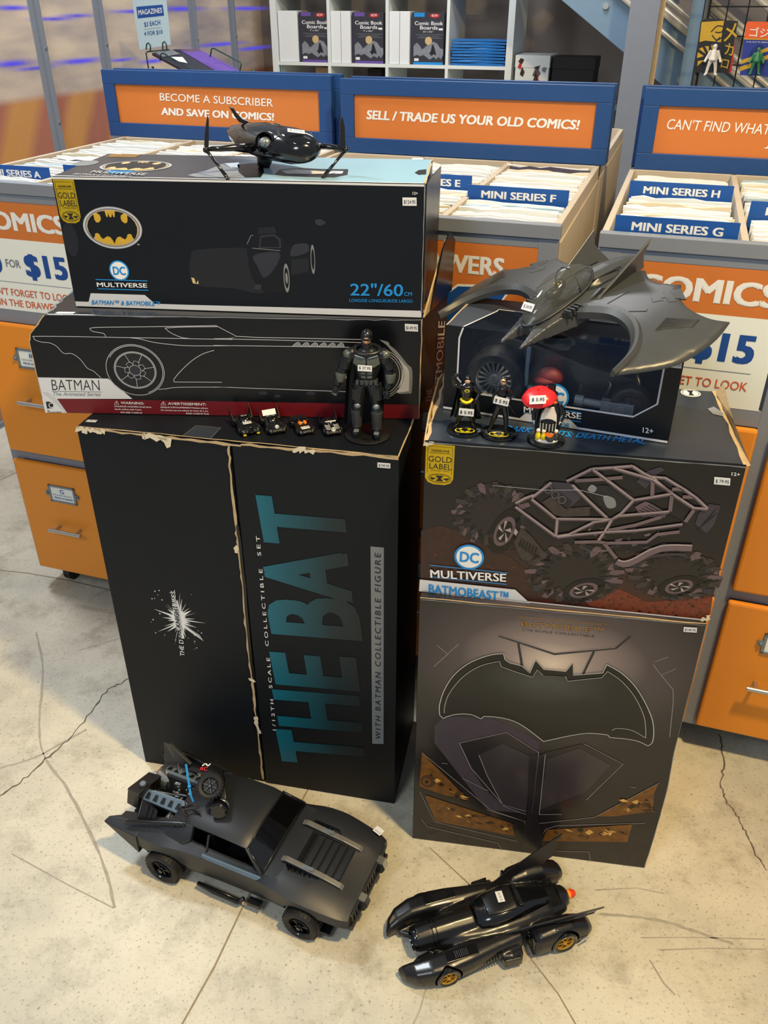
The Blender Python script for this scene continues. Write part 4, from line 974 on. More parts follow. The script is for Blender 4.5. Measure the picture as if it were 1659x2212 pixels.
# front bumper and the two wheels of the drawing
FB.poly('bumper_drawing', [cB2(*p) for p in smoothline([(1140, 362), (1200, 378), (1212, 400), (1260, 440), (1330, 525), (1367, 572), (1364, 718), (1345, 730), (1262, 728), (1290, 650), (1300, 560), (1270, 490), (1225, 440), (1190, 400)], 3)], 'grey_ink', 2)
FB.poly('bumper_drawing', [cB2(*p) for p in smoothline([(1262, 728), (1290, 650), (1300, 560), (1270, 490), (1310, 530), (1345, 580), (1345, 715)], 3)], 'silver_ink', 3)
def wheel_art(c, rx, ry, spokes=7, inner=True):
    cx, cy = FB.st(*c)
    E = lambda k, a0=0, a1=2*PI, n=40: [(cx + rx*k*math.cos(a0+(a1-a0)*i/n), cy + ry*k*math.sin(a0+(a1-a0)*i/n)) for i in range(n+1)]
    FB.emit('wheel_drawing', [E(1.0)[:-1]], 'deep_ink', 2)
    FB.ribbons('line_drawing', [E(1.0), E(.95, -1.2, 2.6), E(.72), E(.68)] if inner else [E(1.0), E(.93), E(.85)], LW, 'silver_ink', 3, conv=False)
    if inner:
        FB.emit('wheel_drawing', [E(.66)[:-1]], 'dim_ink', 3)
        for k in range(spokes):
            a = 2*PI*k/spokes + .2
            FB.ribbons('line_drawing', [[(cx + rx*.32*math.cos(a), cy + ry*.32*math.sin(a)), (cx + rx*.68*math.cos(a), cy + ry*.68*math.sin(a))]], .0008, 'silver_ink', 4, conv=False)
            t = [(.2, .24), (.36, .17), (.36, -.17), (.2, -.24)]
            FB.ribbons('line_drawing', [[(cx + rx*(r*math.cos(a+.22) - w*math.sin(a+.22)*.5), cy + ry*(r*math.sin(a+.22) + w*math.cos(a+.22)*.5)) for r, w in t]], .0008, 'silver_ink', 4, conv=False)
        FB.emit('wheel_drawing', [E(.2)[:-1]], 'dim_ink2', 4); FB.ribbons('line_drawing', [E(.2)], .0009, 'silver_ink', 5, conv=False)
x0 = FB.st(*cB(752, 600))[0]; x1 = FB.st(*cB(1165, 600))[0]; y0 = FB.st(*cB(965, 784))[1]; y1 = FB.st(*cB(950, 422))[1]
FBc = cB(964, 606); wheel_art(FBc, (x1-x0)/2, (y1-y0)/2)
wheel_art(cB2(1110, 600), .055, .052, inner=False)
FB.ribbons('scuff', [[cB2(300, 585), cB2(550, 586)]], .0001, 'deep_ink', 1)
for (x, y, s_) in ((340, 735, 1), (670, 735, 1), (830, 730, 1), (440, 755, .7)):
    FB.ell('smudge', cB2(x, y), .009*s_, .004*s_, 'dim_ink2', 1)
FB.sticker(cB2(1314, 250), cB2(1404, 254), cB2(1316, 300), '$149.95')
torn(FB, [jagged([(.04, HB-.001), (.2, HB-.0015), (.4, HB-.0015), (.6, HB-.002), (WB-.001, HB-.0005)], .0008, 8)], .0016, 'grey_ink', 2, conv=False)
torn(FB, [jagged([(.001, .03), (.001, HB-.052), (.006, HB-.038), (.04, HB-.001)], .0008, 6), jagged([(WB-.001, .003), (WB-.001, HB)], .0005, 10)], .0018, 'board_tan', 2, conv=False)
FBT = Face(B, (0, 0, HB), (1, 0, 0), (0, 1, 0))
torn(FBT, [jagged([(.042, .0), (.042, .13), (.045, .25)], .004, 10)], .004, 'grey_ink', 1, conv=False)
FBT.emit('price_sticker', [[(.058, .004), (.092, .004), (.094, .014), (.06, .014)]], 'sticker', 1)
FBR = Face(B, (WB+.0006, .002, 0), (.0515, .188, 0), (0, 0, 1))
FBR.emit('red_stripe', [[(.001, .0015), (.194, .0015), (.194, .031), (.001, .031)]], 'maroon', 1)
FBR.text('THE', cS(712, 1705), cS(716, 1540), cS(650, 1712), 'silver_ink', 2, .02)
FBR.text('BATMOBILE', cS(820, 1660), cS(875, 735), cS(740, 1690), 'silver_ink', 2, .03)

# ---- C: wide dark carton on top of the left stack
loc, rz = frame(-.583, 1.552, -5.4, HA+HB+.001)
WC, DC_, HC = .654, .262, .231
C_ = thing('wide_carton', 'wide dark carton topping the left stack, with oval emblem and blue 22"/60 cm print', 'box', loc, rz)
MB().box(0, WC, 0, DC_, 0, HC).build('body', 'box_black', C_, bevel=.0012)
MB().add([(WC+.0005, .002, .02), (WC+.004, .12, .0), (WC+.014, .25, .01), (WC+.016, .25, HC-.01), (WC+.008, .10, HC+.0), (WC+.001, .0, HC), (WC+.002, .002, .02), (WC+.0055, .12, .0), (WC+.0155, .25, .01), (WC+.0175, .25, HC-.01), (WC+.0095, .10, HC), (WC+.0025, .0, HC)],
         [(0, 1, 4, 5), (1, 2, 3, 4), (11, 10, 7, 6), (10, 9, 8, 7), (0, 6, 7, 1), (1, 7, 8, 2), (2, 8, 9, 3), (3, 9, 10, 4), (4, 10, 11, 5), (5, 11, 6, 0)]).build('side_flap', 'box_black', C_)
FC = Face(C_, (0, 0, 0), (1, 0, 0), (0, 0, 1))
FC.emit('white_stripe', [[(.001, .001), (WC-.001, .001), (WC-.001, .0135), (.22, .0105), (.155, .0105), (.138, .0265), (.034, .0265), (.027, .010), (.001, .010)]], 'box_white', 1)
FC.emit('white_stripe', [[(.001, HC-.004), (WC-.001, HC-.004), (WC-.001, HC-.0005), (.001, HC-.0005)]], 'box_white', 1)
FC.text('BATMAN™ & BATMOBILE™', cC(650, 1197), cC(1137, 1205), cC(652, 1165), 'bright_blue_ink', 3, .03)
# emblem
def bat_oval(F, c, rx, ry, L=2, bg='gold_foil', ring=True, conv=True, gloss=None):
    s0, t0 = F.st(*c) if conv else c
    if ring:
        F.ell('emblem_ring', (s0, t0), rx*1.0, ry*1.0, 'grey_ink', L, conv=False); F.ell('emblem_ring', (s0, t0), rx*.985, ry*.97, 'silver_ink', L+1, conv=False, inner=.94)
        F.ell('emblem_ring', (s0, t0), rx*.88, ry*.84, 'tan_ink', L+1, conv=False, inner=.95)
    F.ell('emblem_field', (s0, t0), rx*.84, ry*.80, bg, L+2, conv=False)
    h = [(0, .50), (.035, .52), (.075, .70), (.085, .56), (.11, .50), (.14, .52), (.16, .66), (.17, .79), (.30, .77), (.46, .70), (.36, .62), (.33, .48), (.36, .33), (.44, .24), (.52, .26), (.56, .38), (.57, .62), (.68, .50), (.79, .30), (.84, .06), (.82, -.18), (.76, -.38), (.70, -.50), (.64, -.40), (.62, -.28), (.56, -.24), (.48, -.28), (.44, -.42), (.38, -.52), (.3, -.46), (.22, -.38), (.12, -.42), (.05, -.56), (0, -.74)]
    pts = [(s0 + x*rx, t0 + y*ry) for x, y in h] + [(s0 - x*rx, t0 + y*ry) for x, y in h[::-1][1:-1]]
    F.emit('emblem_mark', [pts], 'deep_ink', L+3)
bat_oval(FC, cC(795, 650), .0545, .0370, bg='gold_ramp' if False else 'card_gold')
FC.text('™', cC(972, 772), cC(988, 772), cC(972, 764), 'ink_white', 2)
def dc_logo(F, c, r, tx, L=2):
    """round blue logo over the word and its rules; tx maps the word's corners"""
    F.ell('logo_ring', c, r, r, 'bright_blue_ink', L+1); F.ell('logo_field', c, r*.86, r*.86, 'ink_white', L+2)
    s0, t0 = F.st(*c)
    F.text('DC', (s0-r*.62, t0-r*.42), (s0+r*.66, t0-r*.42), (s0-r*.62, t0+r*.42), 'bright_blue_ink', L+3, .07, conv=False)
    F.text('MULTIVERSE', tx[0], tx[1], tx[2], 'ink_white', L+1, .05)
    F.ribbons('rule', [[tx[3], tx[4]], [tx[5], tx[6]]], .0016, 'bright_blue_ink', L)
dc_logo(FC, cC(845, 955), .0185, (cC(688, 1072), cC(1048, 1077), cC(683, 1040), cC(676, 1020), cC(1047, 1028), cC(690, 1086), cC(1055, 1095)))
def gold_label(F, q, txt=True, mat='gold_foil', L=2):
    """q: function of (x 0..1, y 0..1 from the top) -> st"""
    pts = [q(0, 0), q(1, 0), q(1, .84), q(.9, .95), q(.7, 1), q(.3, 1), q(.1, .95), q(0, .84)]
    o = F.emit('gold_label', [pts[::-1]], mat, L)
    F.ribbons('border', [[q(.07, .05), q(.93, .05), q(.93, .72)], [q(.07, .05), q(.07, .72)], [q(.12, .21), q(.88, .21)]], .0006, 'ink_black', L+1, conv=False, parent=o)
    F.text('McFARLANE', q(.2, .175), q(.82, .175), q(.2, .13), 'ink_black', L+1, .01, conv=False, parent=o)
    F.text('GOLD', q(.1, .43), q(.92, .43), q(.1, .29), 'ink_black', L+1, .0, conv=False, parent=o)
    F.text('LABEL', q(.14, .605), q(.92, .605), q(.14, .47), 'ink_black', L+1, .0, conv=False, parent=o)
    F.text('COLLECTION', q(.2, .66), q(.85, .66), q(.2, .63), 'ink_black', L+1, .0, conv=False, parent=o)
    E = lambda k: [q(.52 + .42*k*math.cos(t), .84 + .115*k*math.sin(t)) for t in [2*PI*i/24 for i in range(25)]]
    F.ribbons('seal', [E(1), E(.88)], .0005, 'ink_black', L+1, conv=False, parent=o)
    F.emit('seal_mark', [[q(.36, .77), q(.66, .77), q(.56, .84), q(.66, .91), q(.38, .91), q(.47, .84)], [q(.16, .82), q(.4, .84), q(.25, .89)], [q(.62, .84), q(.88, .82), q(.78, .89)]], 'ink_black', L+1, parent=o)
g0, g1, g2 = FC.st(*cC(362, 292)), FC.st(*cC(512, 294)), FC.st(*cC(400, 555)); 
gq = (g1[0]-g0[0]); gl = .0735
gold_label(FC, lambda x, y: (g0[0] + gq*x + .001*y, HC-.0045 - gl*y))
# dim printed car and a dark patch of print
def pc(F, pts, mat, L, nm='car_print', sm=0): F.poly(nm, [cC2(*p) for p in (smoothline(pts, sm, True) if sm else pts)], mat, L)
pc(FC, [(60, 1180), (20, 1100), (30, 980), (90, 950), (400, 940), (440, 1000), (500, 1220), (300, 1200)], 'dim_ink', 1, sm=4)
pc(FC, [(385, 935), (400, 870), (440, 845), (600, 850), (640, 900), (700, 910), (790, 905), (815, 960), (822, 1080), (800, 1110), (670, 1120), (650, 1200), (620, 1218), (500, 1215), (430, 1150), (400, 1060)], 'box_black2', 2, sm=3)
pc(FC, [(460, 940), (470, 860), (560, 850), (600, 880), (605, 940)], 'dim_ink2', 3); pc(FC, [(470, 930), (480, 870), (555, 862), (590, 890), (592, 932)], 'deep_ink', 4)
pc(FC, [(450, 850), (460, 808), (560, 800), (580, 845)], 'dim_ink', 3)
pc(FC, [(430, 985), (590, 965), (575, 1050), (500, 1130), (455, 1060)], 'dim_ink2', 3, sm=3)
pc(FC, [(665, 960), (690, 915), (770, 910), (780, 960), (720, 985), (668, 990)], 'dim_ink2', 3, sm=3); pc(FC, [(670, 1010), (780, 1000), (780, 1090), (670, 1110)], 'dim_ink', 3)
FC.ell('wheel_print', cC2(635, 1130), .0075, .030, 'deep_ink', 4); FC.ell('wheel_print', cC2(641, 1130), .0055, .026, 'grey_ink', 5, inner=.72); FC.ell('wheel_print', cC2(641, 1130), .0022, .010, 'grey_ink', 5)
FC.ell('wheel_print', cC2(808, 1010), .004, .026, 'grey_ink', 4, inner=.7)
pc(FC, [(30, 1130), (50, 1135), (62, 1170), (42, 1168)], 'tan_ink', 3); pc(FC, [(62, 1170), (75, 1148), (78, 1172)], 'tan_ink', 3)
pc(FC, [(440, 1170), (480, 1172), (478, 1208), (435, 1205)], 'dim_ink2', 4)
pc(FC, [(820, 760), (850, 752), (890, 772), (860, 795), (828, 788)], 'dim_ink2', 2, 'smudge', 3)
FC.ribbons('car_print', [[cC2(386, 915), cC2(412, 858), cC2(425, 858)], [cC2(420, 940), cC2(600, 955)]], .001, 'grey_ink', 4)
FC.text('22"/60', cC2(1048, 1240), cC2(1385, 1243), cC2(1048, 1160), 'bright_blue_ink', 3, .03)
FC.text('CM', cC2(1393, 1240), cC2(1443, 1240), cC2(1393, 1215), 'bright_blue_ink', 3, .02)
FC.text('LONG/DE LONGUEUR/DE LARGO', cC2(1043, 1280), cC2(1447, 1283), cC2(1043, 1260), 'bright_blue_ink', 3, .02)
FC.text('12+', cC2(1443, 592), cC2(1476, 592), cC2(1443, 574), 'ink_white', 3, .04)
FC.sticker(cC2(1378, 610), cC2(1468, 610), cC2(1380, 663), '$124.95')
FC.ell('glossy_spot', cC(495, 735), .014, .030, 'dim_ink', 1)
# top print, dark at left; pale blue right end includes a painted-in reflection
ramp_mat('sky_sheen_print', 0, [(0, (44, 48, 58)), (.40, (52, 58, 70)), (.50, (120, 138, 156)), (.62, (150, 186, 210)), (1, (150, 196, 222))], .25, centre=(0, 0, 0), radii=(WC, 1, 1), noise=.18, nscale=9)
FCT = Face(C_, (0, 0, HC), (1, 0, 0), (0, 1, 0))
FCT.emit('top_print', [[(.002, .004), (WC-.002, .004), (WC-.002, DC_-.002), (.002, DC_-.002)]], 'sky_sheen_print', 1)
FCT.emit('white_stripe', [[(.002, .0005), (WC-.002, .0005), (WC-.002, .006), (.002, .006)]], 'box_white', 2)
bat_oval(FCT, cC(960, 210), .066, .062, L=2, bg='tan_ink')
FCT.ell('logo_field', cC(855, 250), .024, .022, 'bright_blue_ink', 3); FCT.text('MULTIVERSE', cC(628, 262), cC(1020, 280), cC(660, 246), 'silver_ink', 4, .04)
FCT.text('BATMAN & BATMOBILE', cC(505, 275), cC(910, 292), cC(535, 265), 'silver_ink', 3, .03)
FCT.emit('gold_label', [[(.012, .22), (.072, .22), (.072, .258), (.012, .258)]], 'gold_ink', 2)
FCT.ell('seal', cC(600, 190), .022, .032, 'grey_ink', 2)
def brush(pts, mat, L): FCT.poly('plume_print', [cC2(*p) for p in pts], mat, L)
brush([(0, 480), (120, 450), (240, 400), (330, 398), (340, 440), (430, 480), (330, 495), (60, 492)], 'ink_mist', 2)
brush([(590, 440), (720, 430), (860, 435), (1030, 435), (1025, 470), (940, 488), (760, 485), (620, 480), (560, 470)], 'dim_ink2', 2)
brush([(600, 450), (700, 440), (860, 447), (1000, 450), (990, 465), (800, 468), (640, 468)], 'ink_white', 3)
brush([(240, 405), (330, 398), (335, 432), (280, 430)], 'ink_white', 3)
brush([(320, 410), (480, 400), (490, 460), (470, 490), (370, 492), (330, 460)], 'deep_ink', 3)
brush([(1455, 455), (1480, 438), (1530, 432), (1528, 465), (1480, 468)], 'deep_ink', 2)
FCT.emit('price_sticker', [[FCT.st(*cC2(1436, 372)), FCT.st(*cC2(1512, 372)), FCT.st(*cC2(1508, 360)), FCT.st(*cC2(1440, 360))]], 'sticker', 2)
FCR = Face(C_, (WC, 0, 0), (0, 1, 0), (0, 0, 1))
torn(FC, [jagged([(WC-.0012, .012), (WC-.001, HC)], .0005, 10)], .0016, 'grey_ink', 2, conv=False)
torn(FCT, [jagged([(WC-.001, .0), (WC-.001, DC_)], .001, 8)], .003, 'board_tan', 2, conv=False)

# ---- E: tall carton of the right stack
loc, rz = frame(.066, 1.229, -8.4, 0)
WE, DE, HE = .507, .30, .671
E_ = thing('tall_carton', 'tall glossy carton with large dark bat emblem at the bottom of the right stack', 'box', loc, rz)
m = MB()
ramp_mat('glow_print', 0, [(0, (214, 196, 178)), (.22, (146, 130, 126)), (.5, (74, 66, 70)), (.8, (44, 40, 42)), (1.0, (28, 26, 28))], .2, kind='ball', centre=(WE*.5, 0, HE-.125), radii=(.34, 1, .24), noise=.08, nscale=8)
def ring_e(z, dx=0): return [(0, 0, z), (WE+dx, 0, z), (WE+dx+.004, DE, z), (0, DE, z)]
# right wall slightly bulged from age
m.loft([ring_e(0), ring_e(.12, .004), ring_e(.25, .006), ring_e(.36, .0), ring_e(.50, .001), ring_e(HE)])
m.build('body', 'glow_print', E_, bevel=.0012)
FE = Face(E_, (0, 0, 0), (1, 0, 0), (0, 0, 1))
FE.text('ULTIMATE JUSTICE LEAGUE™', cE(580, 131), cE(1065, 170), cE(578, 117), 'gold_ink', 2, .0)
FE.text('BATMOBILE™', cE(605, 172), cE(1035, 205), cE(604, 144), 'gold_ink', 2, .02)
FE.text('1/10 SCALE COLLECTIBLE', cE(612, 195), cE(990, 228), cE(612, 184), 'panel_ink', 2, 0)
def pe(pts, mat, L, nm='panel_print', sm=0): FE.poly(nm, [cE(*p) for p in (smoothline(pts, sm, True) if sm else pts)], mat, L)
def le(lines, w, mat, L, sm=False, nm='panel_line'): FE.ribbons(nm, [[cE(*p) for p in l] for l in lines], w, mat, L, smooth=sm)
le([[(485, 222), (780, 318), (1105, 284), (1180, 222)], [(590, 262), (612, 398)], [(988, 303), (930, 425)]], .0045, 'panel_ink2', 1)
le([[(485, 217), (780, 312), (1100, 280)], [(598, 262), (620, 398)], [(978, 303), (922, 425)]], .0014, 'edge_ink', 2)
le([[(145, 388), (275, 268)], [(160, 275), (215, 320)], [(1300, 370), (1342, 425), (1420, 392)], [(1310, 355), (1380, 330)], [(1342, 425), (1405, 500), (1408, 560), (1390, 750)]], .0012, 'edge_ink', 1)
# lower armour panels
pe([(150, 700), (200, 650), (440, 650), (640, 740), (700, 780), (705, 1160), (630, 1160), (430, 1140), (300, 980), (150, 790)], 'purple_grey_ink', 1)
pe([(282, 788), (530, 730), (700, 830), (640, 1165), (520, 1120), (415, 1030), (345, 920)], 'panel_ink2', 2)
pe([(385, 850), (510, 790), (665, 860), (635, 1145), (510, 1110), (430, 960)], 'panel_ink', 3)
pe([(720, 840), (925, 790), (1145, 895), (1010, 1030), (930, 1090), (700, 1165)], 'panel_ink2', 2)
pe([(745, 870), (915, 810), (1080, 900), (950, 1040), (705, 1140)], 'panel_ink', 3)
pe([(650, 850), (720, 845), (700, 1200), (730, 1260), (710, 1350), (630, 1340), (615, 1250), (640, 1180)], 'panel_ink2', 4)
le([[(282, 788), (530, 730), (700, 835), (665, 1160)], [(282, 788), (345, 920), (520, 1120), (635, 1162)], [(385, 850), (430, 960), (512, 1112), (635, 1146)], [(938, 788), (1145, 893), (950, 1085)], [(690, 1162), (825, 1160)], [(735, 845), (705, 1160)]], .0014, 'edge_ink', 4)
le([[(300, 975), (435, 1040)], [(85, 840), (450, 1140), (630, 1200), (625, 1240)], [(430, 1140), (632, 1200)], [(705, 1210), (1000, 1175)], [(75, 1045), (155, 1205), (590, 1305)], [(85, 1190), (115, 1230), (490, 1315), (512, 1355)], [(795, 1355), (968, 1358), (978, 1412)], [(700, 1305), (740, 1240), (800, 1220), (1262, 1205)], [(1000, 1172), (1335, 992)], [(190, 895), (220, 898)], [(1185, 1014), (1215, 1018)]], .0013, 'edge_ink', 3)
pe([(85, 840), (335, 1090), (200, 1062), (72, 1018)], 'bronze_ink', 3, 'window_print'); pe([(100, 1062), (560, 1210), (578, 1278), (160, 1202)], 'bronze_ink', 3, 'window_print')
pe([(745, 1243), (1195, 1212), (1170, 1305), (722, 1302)], 'bronze_ink', 3, 'window_print'); pe([(1005, 1170), (1335, 992), (1310, 1045), (1303, 1142), (1100, 1170)], 'bronze_ink', 3, 'window_print')
FE.ell('wheel_print', cE(118, 990), .016, .019, 'bronze_dark_ink', 4); FE.ell('wheel_print', cE(112, 992), .009, .011, 'bronze_ink', 5); FE.ell('wheel_print', cE(112, 992), .004, .005, 'deep_ink', 6)
for k in range(72):
    regs = [((110, 940), (300, 1060)), ((150, 1100), (540, 1240)), ((760, 1235), (1150, 1290)), ((1110, 1080), (1290, 1140))]
    (ax, ay), (bx, by) = regs[k % 4]
    x, y = rnd.uniform(ax, bx), rnd.uniform(ay, by)
    if k % 4 == 1: y = 1085 + (x-120)*.28 + rnd.uniform(10, 55)
    if k % 4 == 0: y = 900 + (x-85)*.75 + rnd.uniform(20, 50)
    w = rnd.uniform(15, 60); h = rnd.uniform(4, 14); d = rnd.uniform(-5, 18)
    pe([(x, y), (x+w*.5, y+d-h), (x+w, y+d+2), (x+w*.4, y+h)], ('bronze_dark_ink', 'bronze_light_ink', 'deep_ink')[k % 3], 4, 'mechanism_print')
# the emblem
EM = smoothline([(178, 640), (176, 590), (200, 510), (250, 430), (330, 365), (430, 325), (500, 314)], 4) + [(512, 314), (520, 345), (545, 362), (610, 378), (650, 415), (680, 348), (725, 395), (840, 405), (878, 362), (880, 425), (1035, 412), (1055, 368)] + \
     smoothline([(1055, 368), (1130, 410), (1200, 475), (1255, 560), (1295, 650), (1305, 720), (1298, 775), (1275, 795)], 4) + smoothline([(1275, 795), (1220, 770), (1150, 758), (1075, 752)], 3) + [(1062, 738)] + smoothline([(1062, 738), (960, 730), (860, 745), (800, 758), (725, 775)], 3) + \
     smoothline([(725, 775), (640, 710), (570, 670), (490, 650), (410, 645)], 3) + [(395, 658)] + smoothline([(395, 658), (340, 635), (270, 634), (215, 648), (196, 658)], 3)
pe(EM, 'deep_ink', 5, 'emblem_rim')
le([EM + [EM[0]]], .0016, 'rim_edge_ink', 6)
inner = smoothline([(202, 628), (204, 590), (230, 520), (300, 435), (390, 378), (490, 352)], 4) + [(500, 380), (560, 402), (665, 435), (690, 395), (720, 425), (838, 430), (850, 455), (1030, 435), (1060, 402)] + \
    smoothline([(1060, 402), (1130, 450), (1200, 530), (1250, 630), (1262, 700), (1262, 752)], 4) + smoothline([(1262, 752), (1190, 712), (1110, 702), (1080, 718)], 3) + smoothline([(1068, 690), (980, 675), (900, 685), (820, 718), (728, 752)], 3) + smoothline([(728, 752), (640, 690), (560, 640), (480, 622), (415, 620), (395, 638), (350, 622), (270, 618), (202, 640)], 3)
ramp_mat('emblem_metal', 0, [(0, (66, 68, 68)), (.5, (28, 30, 30)), (1, (12, 13, 13))], .3, kind='ball', centre=(WE*.49, 0, HE-.165), radii=(.25, 1, .12), noise=.25, nscale=30)
pe(inner, 'emblem_metal', 7, 'emblem')
le([inner[:26], inner[26:60]], .0010, 'rim_edge_ink', 8)
FE.sticker(cE(1460, 168), cE(1530, 172), cE(1458, 194), '$149.95')
torn(FE, [jagged([(.002, HE-.001), (.2, HE-.0015), (WE-.002, HE-.001)], .0006, 10), jagged([(WE-.001, .002), (WE+.003, .12), (WE+.004, .25), (WE-.001, .36), (WE-.001, HE)], .0004, 5)], .0014, 'grey_ink', 2, conv=False)
FET = Face(E_, (0, 0, HE), (1, 0, 0), (0, 1, 0)); torn(FET, [jagged([(.0, .003), (WE, .003)], .001, 10)], .002, 'board_tan', 1, conv=False)

# ---- D: wide carton with the off-road vehicle print
loc, rz = frame(.068, 1.253, -9.5, HE+.001)
WD, DD, HD = .511, .300, .309
D_ = thing('wide_carton', 'dark carton printed with a tubular off-road vehicle, second up in the right stack', 'box', loc, rz)
MB().box(0, WD, 0, DD, 0, HD).build('body', 'box_black', D_, bevel=.0012)
ramp_mat('dusk_print', 2, [(0, (66, 32, 22)), (.28, (46, 28, 24)), (.45, (24, 20, 22)), (1, (17, 17, 19))], .28, centre=(0, 0, 0), radii=(1, 1, HD), noise=.35, nscale=22)
FD = Face(D_, (0, 0, 0), (1, 0, 0), (0, 0, 1))
FD.emit('background_print', [[(.001, .001), (WD-.001, .001), (WD-.001, HD-.002), (.001, HD-.002)]], 'dusk_print', 1)
def pd(pts, mat, L, nm, sm=0, c=cD): FD.poly(nm, [c(*p) for p in (smoothline(pts, sm, True) if sm else pts)], mat, L)
pd([(22, 470), (110, 445), (200, 470), (330, 540), (440, 590), (560, 680), (600, 790), (530, 790), (20, 690)], 'brown_ink', 2, 'ground_print')
pd([(800, 800), (880, 745), (960, 740), (1090, 800), (1230, 790), (1290, 760), (1400, 775), (1385, 885), (1000, 850), (820, 822)], 'rock_ink', 2, 'ground_print')
for k in range(90):
    x, y = (rnd.uniform(40, 480), rnd.uniform(500, 690)) if k % 3 == 0 else (rnd.uniform(850, 1380), rnd.uniform(775, 865))
    w = rnd.uniform(3, 10)
    pd([(x-w, y), (x, y-w*.5), (x+w, y), (x, y+w*.6)], ('rock_ink', 'brown_ink', 'deep_ink')[k % 3 if k % 3 else 0] if k % 2 else 'bronze_dark_ink', 3, 'pebble_print')
def tyre_art(c, rx, ry, ang, hub, hr, lugs=17, a0=0):
    s0, t0 = FD.st(*cD(*c)); ca, sa = math.cos(ang), math.sin(ang)
    Q = lambda r, a, k=1.0: (s0 + rx*r*math.cos(a)*ca - ry*r*math.sin(a)*sa, t0 + rx*r*math.cos(a)*sa + ry*r*math.sin(a)*ca)
    FD.emit('tyre_print', [[Q(1 + rnd.uniform(-.05, .04), 2*PI*i/44) for i in range(44)]], 'tyre_ink', 3)
    for i in range(lugs*2):
        a = 2*PI*(i+rnd.uniform(-.3, .3))/(lugs*2) + a0; r0, r1, da = rnd.uniform(.55, .9), rnd.uniform(.08, .2), rnd.uniform(.08, .22)
        FD.emit('tyre_lug_print', [[Q(r0, a), Q(r0+r1*.7, a+da), Q(min(1.04, r0+r1*1.4), a+da*1.2), Q(min(1.05, r0+r1), a-.05)]], ('lug_ink', 'rim_ink', 'dim_ink2', 'tyre_ink', 'deep_ink')[i % 5], 5)
    for i in range(lugs):
        a = 2*PI*i/lugs + a0
        FD.emit('tyre_lug_print', [[Q(.66, a), Q(.80, a+.16), Q(1.04, a+.14), Q(1.06, a+.02), Q(.85, a-.05)]], 'lug_ink' if i % 3 else 'rim_ink', 4)
        FD.emit('tyre_lug_print', [[Q(.52, a+.1), Q(.62, a+.2), Q(.74, a+.16), Q(.66, a+.04)]], 'deep_ink', 4)
    h0, h1 = FD.st(*cD(*hub))
    E = lambda k, w=1: [(h0 + hr[0]*k*math.cos(t)*math.cos(hr[2]) - hr[1]*k*math.sin(t)*math.sin(hr[2]), h1 + hr[0]*k*math.cos(t)*math.sin(hr[2]) + hr[1]*k*math.sin(t)*math.cos(hr[2])) for t in [2*PI*i/28 for i in range(28)]]
    FD.emit('rim_print', [E(1.5)], 'deep_ink', 5); FD.emit('rim_print', [E(1)], 'rim_ink', 6); FD.emit('rim_print', [E(.72)], 'deep_ink', 7)
    for i in range(5):
        a = 2*PI*i/5; FD.emit('rim_print', [[(h0 + hr[0]*.1*math.cos(a+1.5), h1 + hr[1]*.1*math.sin(a+1.5)), (h0 + hr[0]*.74*math.cos(a), h1 + hr[1]*.74*math.sin(a)), (h0 + hr[0]*.7*math.cos(a+.4), h1 + hr[1]*.7*math.sin(a+.4))]], 'pipe_light_ink', 8)
tyre_art((350, 390), .066, .060, .5, (415, 470), (.016, .032, -.3), 16, .2)
tyre_art((745, 670), .082, .062, .12, (790, 745), (.026, .015, .5), 19, 0)
tyre_art((1215, 665), .078, .052, -.1, (1240, 725), (.024, .014, .45), 18, .1)
# axle, engine, hood block
pd([(440, 440), (520, 470), (600, 560), (640, 590), (610, 615), (500, 600), (455, 500)], 'lug_ink', 5, 'axle_print', 3)
for i in range(6): pd([(480+14*i, 530+10*i), (495+14*i, 500+8*i), (502+14*i, 505+8*i), (490+14*i, 545+9*i)], 'deep_ink', 6, 'axle_print')
pd([(425, 440), (445, 432), (480, 470), (470, 490)], 'pipe_light_ink', 6, 'axle_print')
pd([(700, 400), (960, 330), (1180, 380), (1260, 420), (1100, 560), (900, 560), (760, 500)], 'deep_ink', 3, 'chassis_print')
pd([(590, 262), (625, 232), (730, 240), (778, 292), (772, 312), (716, 362)], 'purple_grey_ink', 6, 'hood_print')
pd([(590, 264), (608, 236), (735, 325), (716, 362)], 'dim_ink', 7, 'hood_print')
for i in range(3): FD.ell('hood_print', cD(622+i*32, 270+i*24), .0065, .0075, 'pipe_ink', 8, inner=.8)
pd([(590, 330), (640, 300), (700, 360), (820, 350), (815, 395), (690, 400), (650, 390)], 'lug_ink', 5, 'engine_print')
pd([(1030, 350), (1080, 322), (1185, 375), (1170, 400), (1060, 395)], 'rim_ink', 5, 'rear_deck_print')
for i in range(6): FD.ribbons('rear_deck_print', [[cD(1035+i*14, 372-i*8), cD(1110+i*14, 400-i*5)]], .0012, 'deep_ink', 6)
pd([(1315, 430), (1330, 380), (1380, 335), (1435, 342), (1405, 430), (1370, 475)], 'purple_grey_ink', 4, 'fin_print'); pd([(1035, 230), (1090, 180), (1150, 160), (1170, 175), (1130, 200), (1080, 265)], 'purple_grey_ink', 4, 'fin_print')
for i in range(6): FD.ribbons('fin_print', [[cD(1325+i*12, 440-i*12+20), cD(1400+i*4, 370-i*4+25*(i % 2))]], .0008, 'deep_ink', 5)
pd([(840, 260), (900, 250), (1000, 275), (1030, 320), (990, 370), (900, 360), (850, 320)], 'dim_ink', 4, 'seat_print', 3)
pd([(880, 300), (930, 310), (940, 350), (900, 355)], 'grey_ink', 5, 'seat_print', 3); pd([(825, 245), (850, 262), (835, 285), (805, 272)], 'grey_ink', 5, 'seat_print', 2)
